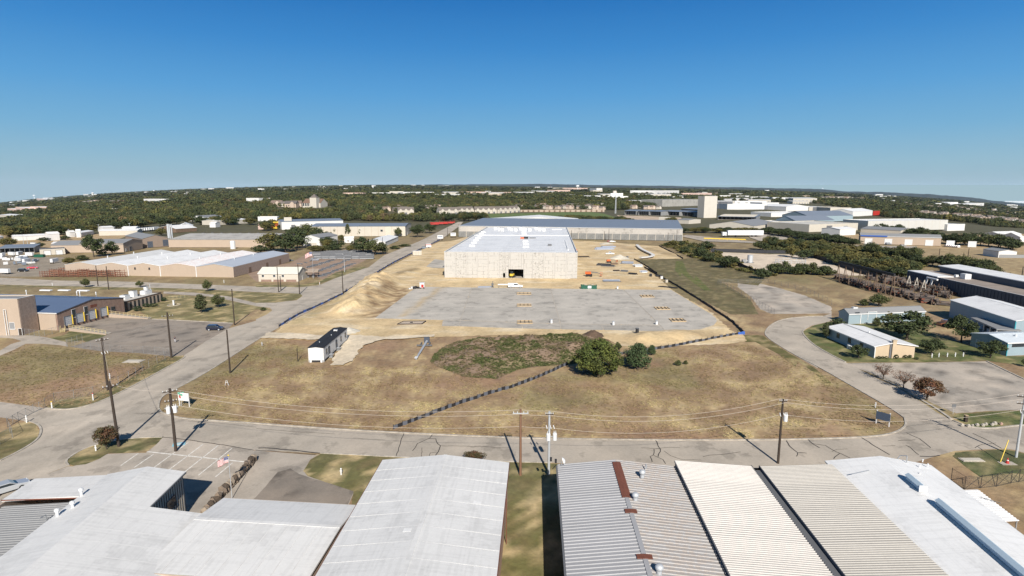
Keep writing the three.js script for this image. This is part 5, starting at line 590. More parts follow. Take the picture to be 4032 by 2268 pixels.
  { const q = localPt(t, [8.13,-382.7]); const m = mesh('roofing_cart', [bx(3, 1.2, 2, q[0] + 1, h - .6, q[1])], M.black, t); mesh('cart_frame', [bx(2.2, .9, 1.6, q[0] - 1.4, h - .6, q[1] + .3), rod([q[0] - 2.4, h - .6, q[1]], [q[0] - 2.4, h + 1.3, q[1]], .08)], M.orange, m); mesh('roofing_rolls', [bx(4.4, .5, 1.2, q[0] + 5.2, h - .6, q[1] - 3)], M.greyD, t); const k = localPt(t, [21.55,-332.9]); mesh('roof_hatch', [bx(2.2, .9, 1.8, k[0], h - .6, k[1])], M.greyD, t); }
  tag(patch('loading_apron', [[-49.77,-331.3],[-38.49,-329.6],[-42.53,-366.1],[-49.65,-374.1]], M.slab, { y: .2, step: 5, col: paveCol(1) }), 'grey concrete apron left of the warehouse wall', 'apron', null, 'structure');
}
{ // grey-roofed warehouse behind
  const hh = 10.26, t = bld('grey_roofed_warehouse', 'very wide cream and grey warehouse with slate grey roof', 'warehouse', [-50.58,-555.3], [148.8,-510.4], [160.5,-599.8], hh, { ridge: 'x', rise: 3.4, at: .97, wall: mat([.50, .47, .43], { map: tConc, m: 40 }), roof: M.slate, over: .1 });
  const n = 27, lo = mat([.25, .25, .24], { map: tConc, m: 18 }); for (let i = 0; i < n; i++) { opening(t, 'f', 'panel', t.L * (i + .5) / n, 0, t.L / n - .5, hh * .52, lo); mesh('pilaster', bx(.4, hh * .53, .16, t.L * (i + 1) / n, 0, .06), M.cream, t); } for (let i = 0; i < 12; i++) mesh('wall_light', bx(.4, .3, .3, t.L * (.3 + i * .06), hh * .8, .15), M.greyD, t);
  mesh('gutter', bx(t.L, .35, .3, t.L / 2, hh - .05, .3), M.ins, t); for (let i = 0; i < 7; i++) mesh('roof_hatch', bx(.8, .5, .8, t.L * (.9 + i * .014), hh + 2.7 + i * .05, -t.D * (.7 + .02 * i)), M.greyD, t);
}
bld('white_roofed_arena', 'wide bright white roof behind the grey warehouse', 'building', [-32.06,-739.4], [85.5,-733.5], 60, 5.23, { ridge: 'z', rise: 4.5, at: .56, wall: M.white, roof: M.whiteB });
{ const t = bld('concrete_tower', 'tall blank concrete tower standing over low sheds', 'tower', [293.6,-900.9], [315.7,-908.5], 16, 33.08, { ridge: 'flat', parapet: .4, wall: mat([.60, .56, .49], { map: tMetal, m: 18 }), roof: M.kerb }); for (let i = 1; i < 8; i++) mesh('pour_joint', bx(t.L + .02, .12, .04, t.L / 2, t.H * i / 8, .02), M.cream, t); }
bld('cream_gabled_shed', 'broad cream gabled shed in front of the concrete tower', 'shed', [229.3,-681.5], [267.5,-648.6], [230.9,-790.7], 4.26, { ridge: 'z', rise: 8.42 - 4.26, wall: M.cream, roof: M.grey });
{ const t = openShed('open_hall', 'open-sided hall with ridged roof right of the tower', [301.1,-860.2], [347.1,-835.9], 60, 4.93, null, 9); for (let i = 0; i < 7; i++) mesh('roof_monitor', bx(t.L * .9, 1.6, 1.6, t.L / 2, t.H, -6 - i * 7), M.cream, t); }
[[[188.4,-985.7], [204.9,-974.4]], [[208.2,-974.5], [223.8,-963.4]], [[225.7,-969.5], [240.6,-952.7]], [[247.2,-977], [269.4,-949]], [[267.8,-966.6], [287.9,-933.4]], [[306.5,-1068], [330.6,-1031]]].forEach(([a, b], i) => openShed('open_front_shed', ['leftmost', 'second', 'third', 'fourth', 'fifth', 'rearmost'][i] + ' open-front shed in the row before the tower', a, b, 24, 7, 'open-front sheds before the tower', 6));
bld('cream_block', 'small cream block between shrubs below the tower', 'hut', [198.8,-796.2], [209.2,-790], 10, 6.5, { ridge: 'flat', wall: M.cream, roof: M.white });
bld('long_cream_shed', 'long low cream shed left of the cream gabled shed', 'shed', [215.6,-764.9], [226.7,-753.1], 30, 5, { ridge: 'x', rise: 1, wall: M.cream, roof: M.grey });
{ // fuel canopy edge: yellow kerb line and white trailers
  const a = [173.6,-528.9], b = [205.7,-514.4], t = thing('yellow_barrier', 'long low yellow barrier in the distant lot', 'barrier', a[0], a[1], Math.atan2(-(b[1] - a[1]), b[0] - a[0])), L = Math.hypot(b[0] - a[0], b[1] - a[1]); mesh('beam', bx(L, .9, .5, L / 2, .5, 0), M.yellow, t); for (let i = 0; i < 12; i++) mesh('post', bx(.3, .5, .3, L * i / 11.2 + 1, 0, 0), M.yellow, t);
  const w = thing('white_tanker', 'long white trailer in the distant lot', 'trailer', ...[218.2,-558.2], 0); mesh('box', rbox(34, 4.6, 4, .3, 4, 1.4, 0), M.ins, w); mesh('cab', rbox(4, 3.6, 3.6, .4, -16, .8, 0), M.ins, w); for (const x of [-16, -5, 10, 14]) mesh('wheel', cyl(.7, .7, 3.6, 0, 0, 0, 12).rotateX(Math.PI / 2).translate(x, .7, 0), M.rubber, w);
}

// ---------- right side ----------
{
  const t = bld('blue_long_shed', 'long pale blue metal shed with grey roof', 'shed', [111.8,-189.7], [140.2,-194.2], [108.1,-193.9], 3.38, { ridge: 'x', rise: 1.3, wall: M.blueWall, roof: M.grey, over: .2, trim: M.ins });
  for (const p of [[116.1,-190.3], [131,-192.7]]) mesh('downpipe', bx(.25, t.H, .15, Lb(t, p), 0, .1), M.ins, t); opening(t, 'f', 'window', Lb(t, [114.8,-190.1]), 3.2, 1.5, .7, M.greyD); opening(t, 'f', 'dock', Lb(t, [120.3,-191]), 1.2, 3, 2.6, M.blueWall, M.white);  hvac(t, 4, t.H + 1.2, -t.D * .55, 1.6, .5, 1);
}
{
  const t = bld('tan_office', 'white-roofed office with tan front and dark blue side', 'building', [96.1,-150], [107,-150.4], [97.7,-171.9], 3.16, { ridge: 'z', rise: 4.03 - 3.16, at: .43, wall: M.cream, roof: M.whiteB, over: .5, trim: M.white });
  const fr = mat([.53, .42, .29], { map: tMetal, m: 5 }); mesh('front_panel', prism([[.1, 0], [t.L - .1, 0], [t.L - .1, t.H - .1], [t.L * .43, t.H + .5], [.1, t.H - .1]], .06, 'z').translate(0, 0, .09), fr, t); mesh('wall_panel', bx(.06, t.H - .1, t.D - .1, -.04, 0, -t.D / 2), M.blueWall, t);
  mesh('chimney', [bx(1.0, t.H + 1.6, .5, t.L * .43 + .2, 0, .35), bx(1.2, .2, .8, t.L * .43 + .2, t.H + 1.6, .35)], fr, t); mesh('flue_pipe', [bx(.45, t.H + 1.2, .2, t.L * .43 - .55, 0, .2)], M.greyD, t); mesh('corner_trim', bx(.2, t.H, .2, 0, 0, .12), M.ins, t);
  for (const f of [.25, .5, .75]) opening(t, 'l', 'window', t.D * f, 1.4, 1.4, 1.2, M.navy); vent(t, t.L * .5, t.H + .7, -t.D * .5, .2, .5); mesh('roof_seam', slab4([[t.L * .43 - .1, t.H + 1.15, -1], [t.L * .43 + .1, t.H + 1.15, -1], [t.L * .43 + .1, t.H + 1.15, -t.D], [t.L * .43 - .1, t.H + 1.15, -t.D]], .03), M.grey, t);
  for (let i = 0; i < 4; i++) mesh('heat_pump', bx(1, 1.1, .8, -1, 0, -t.D * (.42 - i * .05)), M.ins, t);
}
{ const P = [153.3,-200.6], Q = [148.2,-167.7], R = [162.1,-205.5], t = bld('blue_wall_hall', 'long blue-walled hall with brilliant white roof', 'building', P, Q, 2 * dep(P, Q, R), 6, { ridge: 'x', rise: 1.6, wall: M.blueWall, roof: M.whiteB, over: .3 }); mesh('corner_trim', bx(.25, 5.9, .25, t.L, 0, .14), M.teal, t);
  const p = [147.5,-183.8], q = [142.7,-167.7], c = bld('grey_canopy', 'grey flat canopy on posts beside the white-roofed hall', 'canopy', p, q, [149.7,-169.7], .4, { ridge: 'flat', parapet: .05, wall: M.kerb, roof: M.kerb, nocap: true }); mesh('canopy_roof', bx(c.L, .35, c.D, c.L / 2, 3.3, -c.D / 2), M.grey, c); for (let i = 0; i < 5; i++) for (const z of [-.3, -c.D + .3]) mesh('post', bx(.18, 2.9, .18, .4 + (c.L - .8) * i / 4, .4, z), M.ins, c); for (let i = 0; i < 6; i++) mesh('stored_crate', bx(1.4, rr(.7, 1.6), 1.4, 1.5 + i * 2.4, .4, -c.D / 2), i % 2 ? M.greyD : M.ins, c); }
{ const t = bld('blue_edge_shed', 'blue shed with a shaded gable cut by right edge', 'shed', [132.7,-151.9], [145.2,-153.7], [132.9,-162.6], 3.58, { ridge: 'x', rise: 1.0, wall: M.blueWall, roof: mat([.66, .72, .76], { map: tRoof, m: 12, roughness: .5 }), trim: M.ins }); mesh('corner_trim', bx(.22, t.H, .22, 0, 0, .12), M.teal, t); opening(t, 'l', 'door', t.D * .22, 0, 1, 2.2, M.blueWall, M.ins); opening(t, 'f', 'window', 3.4, 2.6, 3.6, .5, M.black); vent(t, 6, t.H + .5, -t.D * .3, .3, .6); }
{ // long craneway hall, shade on its walls deepened in the navy colour
  const A = [188.9,-276.6], B = [186.7,-206.8], h = 5.91, t = bld('craneway_hall', 'very long hall with shade-darkened walls and white roof strips', 'building', A, B, 26, h, { ridge: 'flat', parapet: .02, wall: M.navy, roof: mat([.33, .28, .25], { map: tDirt, m: 18 }), trim: M.ins });
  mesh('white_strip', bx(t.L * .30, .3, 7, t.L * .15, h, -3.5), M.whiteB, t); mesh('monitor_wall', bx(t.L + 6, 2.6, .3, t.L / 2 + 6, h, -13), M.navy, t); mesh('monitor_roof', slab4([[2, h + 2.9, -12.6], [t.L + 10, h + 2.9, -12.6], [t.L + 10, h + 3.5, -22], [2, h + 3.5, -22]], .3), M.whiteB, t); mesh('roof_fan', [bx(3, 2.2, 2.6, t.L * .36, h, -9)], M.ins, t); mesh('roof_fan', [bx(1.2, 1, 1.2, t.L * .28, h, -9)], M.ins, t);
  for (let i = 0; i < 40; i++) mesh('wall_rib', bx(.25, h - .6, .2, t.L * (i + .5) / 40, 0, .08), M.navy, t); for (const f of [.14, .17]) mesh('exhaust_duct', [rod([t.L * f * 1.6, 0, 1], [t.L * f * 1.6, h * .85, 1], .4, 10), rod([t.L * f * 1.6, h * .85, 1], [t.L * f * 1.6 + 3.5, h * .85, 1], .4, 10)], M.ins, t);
  for (const p of [[180.2,-262.2], [180,-256.8], [178.5,-249.9]]) { const k = thing('pylon_frame', 'pale A-frame trestle in front of the craneway hall', 'trestle', p[0], p[1], -.3, 'A-frame trestles by the craneway'); mesh('leg', rod([-1.1, 0, 0], [0, 5.6, 0], .16), M.cream, k); mesh('leg', rod([1.1, 0, 0], [0, 5.6, 0], .16), M.cream, k); mesh('cross_bar', rod([-.6, 2.4, 0], [.6, 2.4, 0], .1), M.cream, k); }
  // overhead runway beam on legs
  const a = [161.2,-286], b = [159.3,-240.8], g = thing('crane_runway', 'rusty overhead crane runway beam on trestle legs', 'crane', a[0], a[1], Math.atan2(-(b[1] - a[1]), b[0] - a[0])), L = Math.hypot(b[0] - a[0], b[1] - a[1]); mesh('runway_beam', [bx(L, 1.1, .7, L / 2, 8.5, 0)], M.black, g); for (let i = 0; i < 8; i++) { mesh('leg', [rod([L * i / 7 - 1.6, 0, 0], [L * i / 7, 8.5, 0], .18), rod([L * i / 7 + 1.6, 0, 0], [L * i / 7, 8.5, 0], .18)], M.brown, g); }
}
{ // scrap and steel stacks along the craneway
  const scM = mat([.10, .085, .08], { map: tDirt, m: 2 }), scr = [0, 1, 2].map((v) => { const t = thing('scrap_stack', ['rusty heap of mixed steel offcuts in the craneway yard', 'grey-brown stack of steel frames in the craneway yard', 'pile of bent steel sections in the craneway yard'][v], 'steel stack', 0, 0, 0, ['rusty steel heaps', 'steel frame stacks', 'bent section piles'][v]); for (let i = 0; i < 12; i++) { const y = .2 + Math.floor(i / 3) * .55, r = rr(-.5, .5); mesh('steel_piece', bx(rr(2, 4.4), rr(.3, .7), rr(.25, .8), rr(-.6, .6), y, rr(-1.1, 1.1), r), [M.rust, scM, M.brown, mat([.16, .13, .115], { map: tDirt, m: 2 }), scM][Math.floor(rnd() * 5)], t); } if (v) for (const s of [-1.6, 1.6]) mesh('upright', [bx(.15, 3.2, .15, s, 0, 1.2), bx(.15, 3.2, .15, s, 0, -1.2)], M.brown, t); return t; });
  const seen = [0, 0, 0], lanes = [[[163.4,-290.9], [167.8,-219.6], 0], [[159.5,-281.2], [164.2,-234.1], 0], [[160.3,-269.2], [164.2,-221.6], 0], [[178.9,-290.9], [179.2,-234.1], 0], [[186.4,-290.9], [186.3,-240.8], 0]];
  lanes.forEach(([a, b], li) => { const n = 16; for (let i = 0; i < n; i++) { const f = (i + rr(0, .6)) / n, v = Math.floor(rnd() * 3), x = a[0] + (b[0] - a[0]) * f + rr(-1, 1), z = a[1] + (b[1] - a[1]) * f + rr(-1, 1); if (!seen[v]) { seen[v] = 1; scr[v].position.set(x, 0, z); scr[v].rotation.y = rr(0, 3); } else copy(scr[v], x, z, rr(0, 3), rr(.7, 1.25), rr(.6, 1.2)); } });
}
// middle-distance sheds on the right
const W_ = M.whiteB, G_ = M.slate, C_ = M.cream;
const sheds = [
  [[291,-488.2], [341.7,-465.1], [286.9,-502.4], 6.5, { ridge: 'x', rise: 2, wall: M.tan, roof: M.grey, trim: M.ins, open: [0, 1, 2, 3, 4, 5].map((i) => ['f', 'dock', 6 + i * 14, 0, 5, 4.4, M.ins, M.ins]) }, 'tan shed with white roller doors and blue eave', 'tan_door_shed'],
  [[397.9,-656], [504.6,-679.8], [403.7,-695.1], 11.07, { ridge: 'flat', wall: mat([.56, .55, .515], { map: tMetal, m: 14 }), roof: W_ }, 'huge plain white warehouse beyond the tan shed', 'white_warehouse'],
  [[501.4,-675.4], [526.9,-682.5], 50, 7.53, { ridge: 'flat', wall: W_, roof: W_ }, 'white annex at the end of the plain white warehouse', 'white_annex'],
  [[428.1,-530.9], [432,-517], [444.2,-565.6], 6.13, { ridge: 'z', rise: 2, wall: W_, roof: W_ }, 'white hangar with dark side near the right edge', 'white_hangar'],
  [[426.8,-510.1], [426.9,-490.9], [430.4,-518.7], 5.9, { ridge: 'z', rise: 3, wall: W_, roof: W_ }, 'second white hangar cut near the right edge', 'white_hangar'],
  [[319.6,-382.3], [330.7,-381.3], [321.2,-396.6], 4.33, { ridge: 'z', rise: 1, wall: W_, roof: M.grey, open: [['f', 'panel', 9, 0, 17, 2.2, M.grey]] }, 'small white and grey shed in the straw field', 'field_shed'],
  [[320.8,-572.9], [342.2,-583.1], 20, 6, { ridge: 'x', rise: 1.5, wall: W_, roof: W_ }, 'white walled shed behind the hedge of the lot', 'white_shed'],
  [[315.3,-622.2], [383.8,-650.9], [318.4,-685.3], 8, { ridge: 'flat', wall: C_, roof: mat([.62, .60, .55], { map: tConc, m: 40 }), open: [['f', 'dock', 30, 0, 8, 6, M.greyD], ['f', 'dock', 55, 0, 6, 5, M.greyD]] }, 'cream warehouse with flat roof behind the long hedge', 'cream_warehouse'],
  [[359.7,-604.4], [380.8,-573.8], 30, 5, { ridge: 'x', rise: 2, wall: C_, roof: M.grey }, 'grey roofed shed behind the tan door shed', 'grey_shed'],
  [[346.2,-718], [404.2,-737.3], [350.2,-753.1], 7, { ridge: 'x', rise: 5, wall: M.blueWall, roof: M.slate }, 'blue gabled hall with pale slate roof', 'gabled_hall'],
  [[418.1,-828.9], [496.2,-856], [433.3,-886.4], 8, { ridge: 'x', rise: 6, wall: M.blueWall, roof: G_ }, 'blue gabled hall with long slate roof behind another', 'gabled_hall'],
  [[321.5,-723.2], [336.8,-724.5], 30, 5.36, { ridge: 'flat', wall: C_, roof: W_ }, 'cream block at the end of the dark hedge', 'cream_block'],
  [[420.3,-954.4], [497.2,-983.7], 45, 6.72, { ridge: 'flat', wall: W_, roof: W_ }, 'long plain white warehouse right of the concrete tower', 'white_warehouse'],
  [[564.6,-1214], [622.2,-1238], 90, 8.93, { ridge: 'z', rise: 4, wall: W_, roof: W_ }, 'white gabled warehouse beyond the plain one', 'white_warehouse'],
  [[636.4,-1263], [692.9,-1281], 60, 8.45, { ridge: 'flat', wall: C_, roof: W_, open: [['f', 'panel', 30, 0, 40, 8, M.greyD]] }, 'pale works building with dark loading front', 'works_building'],
  [[649.2,-1202], [693.2,-1204], 50, 10.45, { ridge: 'flat', wall: C_, roof: C_ }, 'cream works building with a dark doorway', 'works_building'],
  [[607.3,-1049], [672.9,-1099], 40, 9, { ridge: 'x', rise: 4, wall: W_, roof: W_, open: [['f', 'panel', 100, 0, 30, 8, M.red]] }, 'white shed with a red end panel', 'red_end_shed'],
  [[439,-1258], [454.4,-1245], 30, 15, { ridge: 'flat', wall: M.greyD, roof: W_ }, 'grey loading block left of the white warehouse', 'loading_block'],
  [[447.1,-1225], [537.8,-1243], 60, 11.45, { ridge: 'flat', wall: W_, roof: W_, open: [['f', 'panel', 90, 0, 8, 8, M.greyD], ['f', 'panel', 150, 0, 8, 8, M.greyD]] }, 'long white warehouse right of the concrete tower top', 'white_warehouse'],
  [[335.3,-1318], [450.3,-1407], 60, 15.37, { ridge: 'flat', wall: mat([.36, .35, .32], { map: tConc, m: 40 }), roof: M.grey }, 'wide grey warehouse left of the concrete tower', 'grey_warehouse'],
  [[343.8,-1502], [359.9,-1413], [396.6,-1946], 9, { ridge: 'flat', wall: W_, roof: W_ }, 'white warehouse with dark side beyond the treeline', 'white_warehouse'],
  [[571.2,-2110], [610.3,-2104], 60, 8.41, { ridge: 'flat', wall: W_, roof: W_ }, 'small white block above the wide grey warehouse', 'white_block'],
  [[885.9,-2546], [947.2,-2562], 60, 10.14, { ridge: 'flat', wall: W_, roof: W_ }, 'white block directly right of the tower top', 'white_block'],
  [[954.3,-2517], [983.4,-2495], 60, 10.45, { ridge: 'flat', wall: W_, roof: W_ }, 'second white block right of the tower top', 'white_block'],
  [[686.6,-1953], [713.6,-1928], 60, 6.5, { ridge: 'flat', wall: W_, roof: W_ }, 'low white store behind the tower', 'white_block'],
  [[980.4,-2224], [1047,-2237], 90, 11.83, { ridge: 'flat', wall: W_, roof: W_ }, 'lone white warehouse among woods on the right', 'white_warehouse'],
  [[676.2,-1596], [725,-1603], 60, 6.45, { ridge: 'flat', wall: W_, roof: W_ }, 'white flat store at the edge of the right woods', 'white_block'],
];
for (const [A, B, d, h, o, l, n] of sheds) { const t = bld(n, l, n.includes('warehouse') ? 'warehouse' : 'building', A, B, d, h, o); if (n === 'tan_door_shed') { mesh('blue_eave', bx(t.L * .34, 1.0, .4, t.L * .17, t.H - .4, .5), M.blue, t); } if (n === 'white_warehouse' && t.L > 100) for (let i = 1; i < 10; i++) mesh('wall_joint', bx(.3, t.H - .3, .06, t.L * i / 10, 0, .02), M.cream, t); }

// ---------- far houses and landmarks ----------
const farClear = [];
const openFront = (x, z, r = 14) => { const d = Math.hypot(x, z), k = Math.min(90, d * .045); for (const f of [1, 1 - k / d, 1 - 2 * k / d]) farClear.push([x * f, z * f, r + d * .004]); };
{
  const wallMs = [M.cream, mat([.50, .40, .32], { map: tMetal, m: 4 }), mat([.58, .47, .38], { map: tMetal, m: 4 })], roofMs = [M.tileRoof, mat([.14, .125, .12], { map: tDirt, m: 5 }), mat([.24, .18, .15], { map: tDirt, m: 5 })];
  const mk = (i) => { const t = new THREE.Group(); t.name = 'house'; const L = 15, D = 10, h = 5.2, r = 3; mesh('wall', prism([[0, 0], [D, 0], [D, h], [D / 2, h + r], [0, h]], L, 'x').translate(-L / 2, 0, D / 2), wallMs[i], t); mesh('roof', slab4([[-L / 2 - .4, h, D / 2 + .5], [L / 2 + .4, h, D / 2 + .5], [L / 2 + .4, h + r + .3, 0], [-L / 2 - .4, h + r + .3, 0]], .25), roofMs[i], t); mesh('roof', slab4([[-L / 2 - .4, h + r + .3, 0], [L / 2 + .4, h + r + .3, 0], [L / 2 + .4, h, -D / 2 - .5], [-L / 2 - .4, h, -D / 2 - .5]], .25), roofMs[i], t); mesh('front_gable', prism([[-2.6, 0], [2.6, 0], [2.6, h], [0, h + 2.4], [-2.6, h]], 2, 'z').translate(3, 0, D / 2 + 2), wallMs[i], t); for (const x of [-5, -2]) mesh('window', bx(1.4, 1.5, .1, x, 1.6, D / 2 + .06), M.glass, t); return t; };
  const P = [0, 1, 2].map(mk); let cnt = 0;
  const put = (p, label, group, s = 1, turn = rr(-.5, .5)) => { const o = P[cnt++ % 3].clone(); o.name = numbered('house'); o.userData = { category: 'house', label, group }; scene.add(o); o.position.set(p[0], T(p[0], p[1]), p[1]); o.rotation.y = turn; o.scale.setScalar(s * .85); const d = Math.hypot(...p); farClear.push([p[0], p[1], 9 * s + d * .002]); if (s > 1.1 || /right|ridge/.test(label)) openFront(p[0], p[1]); else farClear.push([p[0] * (1 - 14 / d), p[1] * (1 - 14 / d), 9]); };
  const quad = (c, n, m, label, group, s) => { for (let i = 0; i < n; i++) for (let j = 0; j < m; j++) { const u = (i + rr(.1, .9)) / n, v = (j + rr(.2, .8)) / m; put([0, 1].map((k) => (c[0][k] * (1 - u) + c[1][k] * u) * (1 - v) + (c[3][k] * (1 - u) + c[2][k] * u) * v), label, group, s * rr(.85, 1.15)); } };
  quad([[1022,-1493], [1352,-1551], [1220,-1366], [892.8,-1278]], 16, 4, 'house with dark roof in the estate at far right', 'estate at far right', 1); quad([[1789,-2742], [3017,-3471], [1697,-1949], [1246,-1813]], 14, 4, 'house among trees beyond the far right estate', 'houses beyond the right estate', 1.15); quad([[1681,-3252], [2170,-3660], [1841,-3104], [1451,-2805]], 9, 1, 'pale house below the blue ridge', 'houses below the ridge', 1.8);
  quad([[0,-1312], [202.1,-1333], [177.2,-1129], [0,-1150]], 13, 2, 'house behind the long garden wall', 'houses behind the garden wall', 1); quad([[-284.8,-1145], [-145.7,-1190], [-127,-1036], [-235.6,-1014]], 7, 2, 'house among trees left of the townhouses', 'houses left of the townhouses', 1); quad([[243.1,-1312], [322.4,-1275], [293.6,-1160], [219,-1180]], 6, 1, 'house near the row of dark sheds', 'houses near the dark sheds', 1); quad([[-6808,-7942], [-2993,-3757], [-2263,-2838], [-3913,-4561]], 5, 1, 'pale house in the far left woods', 'houses in the left woods', 1.6); quad([[-2171,-2950], [-1567,-2405], [-1348,-2068], [-1898,-2578]], 5, 1, 'pale roof in the woods left of centre', 'roofs in the left woods', 1.6); quad([[-560.3,-1371], [-498.2,-1398], [-407.4,-1142], [-458.5,-1135]], 4, 1, 'brown-roofed house beside the cream church', 'houses beside the church', 1.7);
  // townhouses: one long roof, many front gables
  [[[-186.6,-964.2], [-161.7,-971.2]], [[-119,-963.6], [-88.5,-978.1]], [[-88.7,-989.6], [-64.6,-1004]], [[-62.6,-998.8], [-26.59,-1010]], [[-24.04,-1010], [0,-1032]], [[0,-1038], [14.22,-1053]]].forEach(([a, b], i) => { const t = bld('townhouse_row', ['leftmost', 'second', 'third', 'fourth', 'fifth', 'rightmost'][i] + ' cream townhouse row with many small gables', 'townhouses', a, b, 14, 6.5, { ridge: 'x', rise: 5, wall: M.cream, roof: M.tileRoof, group: 'cream townhouse rows' }); const n = Math.max(2, Math.round(t.L / 10)); for (let k = 0; k < n; k++) { mesh('front_gable', prism([[-2.6, 0], [2.6, 0], [2.6, 6.5], [0, 9], [-2.6, 6.5]], 2, 'z').translate(t.L * (k + .5) / n, 0, 2), M.cream, t); mesh('garage_door', bx(3.4, 3, .1, t.L * (k + .5) / n, 0, 2.05), M.greyD, t); } openFront(a[0], a[1], 20); });
  { const a = [15.3,-1067], b = [168.5,-1074], t = bld('garden_wall', 'long tan garden wall above the green field', 'wall', a, b, 1, 4, { ridge: 'flat', parapet: .1, wall: M.tan, roof: M.tan }); for (let i = 0; i < 16; i++) opening(t, 'f', 'panel', t.L * (i + .5) / 16, 0, 3, 3.2, M.brown); }
  { const t = bld('cream_church', 'cream church with steep brown roof and pale tower', 'church', [-426,-1200], [-387.3,-1193], 30, 9.01, { ridge: 'x', rise: 17.54 - 9.01, wall: M.cream, roof: mat([.22, .14, .10], { map: tDirt, m: 8 }) }); mesh('tower', bx(14, 19.9, 14, t.L * .75, 0, 4), M.cream, t); mesh('tower_roof', new THREE.ConeGeometry(10, 8, 4).rotateY(.785).translate(t.L * .75, 19.9 + 4, 4), M.tileRoof, t); for (let i = 0; i < 5; i++) opening(t, 'f', 'window', t.L * (i + .5) / 8, 3, 3, 6, M.white); openFront([-406.5,-1196][0], [-406.5,-1196][1], 60); }
  // pale blocks standing out of the woods
  const F = [[[-644.2,-2254], [-566.1,-2245], 10.44, 'pink-white hall at left end of the far white row'], [[-571.5,-2353], [-489.7,-2369], 8.54, 'low white hall left of the taller far block'], [[-498.6,-2412], [-443.7,-2411], 12.78, 'taller pale block in the far white row'], [[-435.8,-2368], [-322.9,-2446], 10.23, 'long white hall right of the taller far block'], [[-251.3,-2075], [-187.6,-2164], 7.94, 'white halls beyond the grey warehouse'], [[-105.9,-2129], [-38.18,-2144], 8.85, 'low white hall near the distant silos'], [[-63.6,-2592], [0,-2704], 10.85, 'pink-roofed hall before the far water tower'], [[-199.5,-2606], [-115.2,-2680], 10.91, 'pinkish hall near the horizon centre'], [[0,-2944], [76.9,-2864], 9.89, 'white hall at the edge of the centre woods'], [[256.3,-3594], [362.8,-3695], 16.88, 'pinkish block below the far water tower'], [[458.3,-5634], [584.4,-5808], 22.69, 'pale block left of the far water tower'], [[537.6,-5341], [704.5,-5526], 23.47, 'red and white block under the far water tower'], [[622.1,-4754], [661.2,-4636], 25.24, 'white block right of the far water tower'], [[507.7,-3711], [572.5,-3748], 17.27, 'pale hall right of the white block'], [[271.9,-2278], [314,-2224], 7.6, 'white low hall in woods before the silos'], [[648.7,-3219], [765,-3163], 15.12, 'left half of the long far white depot'], [[765,-3163], [975.3,-3457], 22.37, 'right half of the long far white depot'], [[921.6,-2949], [1050,-3109], 13.8, 'red-edged white hall behind the tower top'], [[869.5,-2958], [935.7,-3011], 7.92, 'red-roofed hall left of the tower top'], [[1284,-3748], [1396,-3866], 8.84, 'brownish hall below the ridge'], [[1000,-2478], [1099,-2538], 8.43, 'long white hall among right woods'], [[638,-1692], [737.5,-1711], 6.92, 'white roofs above the long white warehouse'], [[-2011,-2349], [-1909,-2262], 10.03, 'pinkish block left of two apartment blocks'], [[-1873,-2224], [-1739,-2109], 12.95, 'pink-white apartment block in the left woods'], [[-1768,-2163], [-1680,-2097], 10.83, 'second pink-white apartment block in the left woods'], [[-1278,-2050], [-1199,-2003], 11.72, 'white apartment block in the centre-left woods'], [[-1203,-2006], [-1161,-1981], 7.93, 'low white wing of the apartment block'], [[-931.3,-1366], [-915.2,-1356], 5.46, 'small white house alone in the left woods'], [[-5429,-6749], [-4523,-5755], 21, 'reddish block near the left horizon'], [[-758.5,-1796], [-737.8,-1808], 5.94, 'white block beside the church woods'], [[-707.6,-1573], [-669.1,-1562], 11.65, 'white gable in the woods left of the church'], [[2574,-3500], [2772,-3669], 15.32, 'white block below the right ridge'], [[2594,-3424], [3048,-3811], 17.49, 'long white block below the right ridge'], [[33721,-40426], [35055,-40409], 200, 'white halls on the right horizon'], [[1856,-3370], [1971,-3442], 11.51, 'pale block under the ridge right of centre'], [[1593,-3239], [1640,-3256], 11.98, 'tan block under the ridge'], [[-348.7,-806.5], [-323.1,-808.9], 3.79, 'white shed behind the yellow lifts'], [[-282.4,-652.7], [-278.1,-655.7], 5.51, 'white hut with red door behind lifts']];
  const pinkM = mat([.62, .45, .38]), fm = [M.white, M.cream]; for (const [a, b, h, l] of F) { const t = bld('distant_building', l, 'building', a, b, Math.hypot(b[0] - a[0], b[1] - a[1]) * .4, Math.max(6, h), { ridge: 'flat', wall: l.includes('pink') || l.includes('red') ? pinkM : l.includes('tan') || l.includes('brown') ? M.tan : l.includes('pale') ? M.cream : M.white, roof: M.whiteB, nocap: true }); for (let i = 0; i < 4; i++) opening(t, 'f', 'panel', t.L * (i + .5) / 4, h * .15, t.L * .08, h * .3, M.grey); }
  // specks along the horizon
  const sp = thing('horizon_building', 'tiny white building near the horizon', 'building', 0, 0, 0, 'tiny buildings near the horizon'); mesh('wall', bx(40, 14, 20, 0, 0, 0), M.white, sp); mesh('roof', bx(41, 1, 21, 0, 14.003, 0), M.whiteB, sp); let first = true;
  const spots = []; for (let i = 0; i < 70; i++) spots.push([rr(-.85, -.1), rr(4200, 10500)]); for (let i = 0; i < 45; i++) spots.push([rr(-.1, .85), rr(2600, 9500)]);
  for (const [t, r] of spots) { const c = 1 / Math.sqrt(1 + t * t), x = r * t * c, z = -r * c, s = r / 6000 * rr(.5, 1.3); if (first) { sp.position.set(x, T(x, z), z); sp.scale.set(s, s, s); first = false; } else { const o = copy(sp, x, z, rr(-.6, .6), s * rr(.7, 1.4), s); } openFront(x, z, 30 * s + 20); }
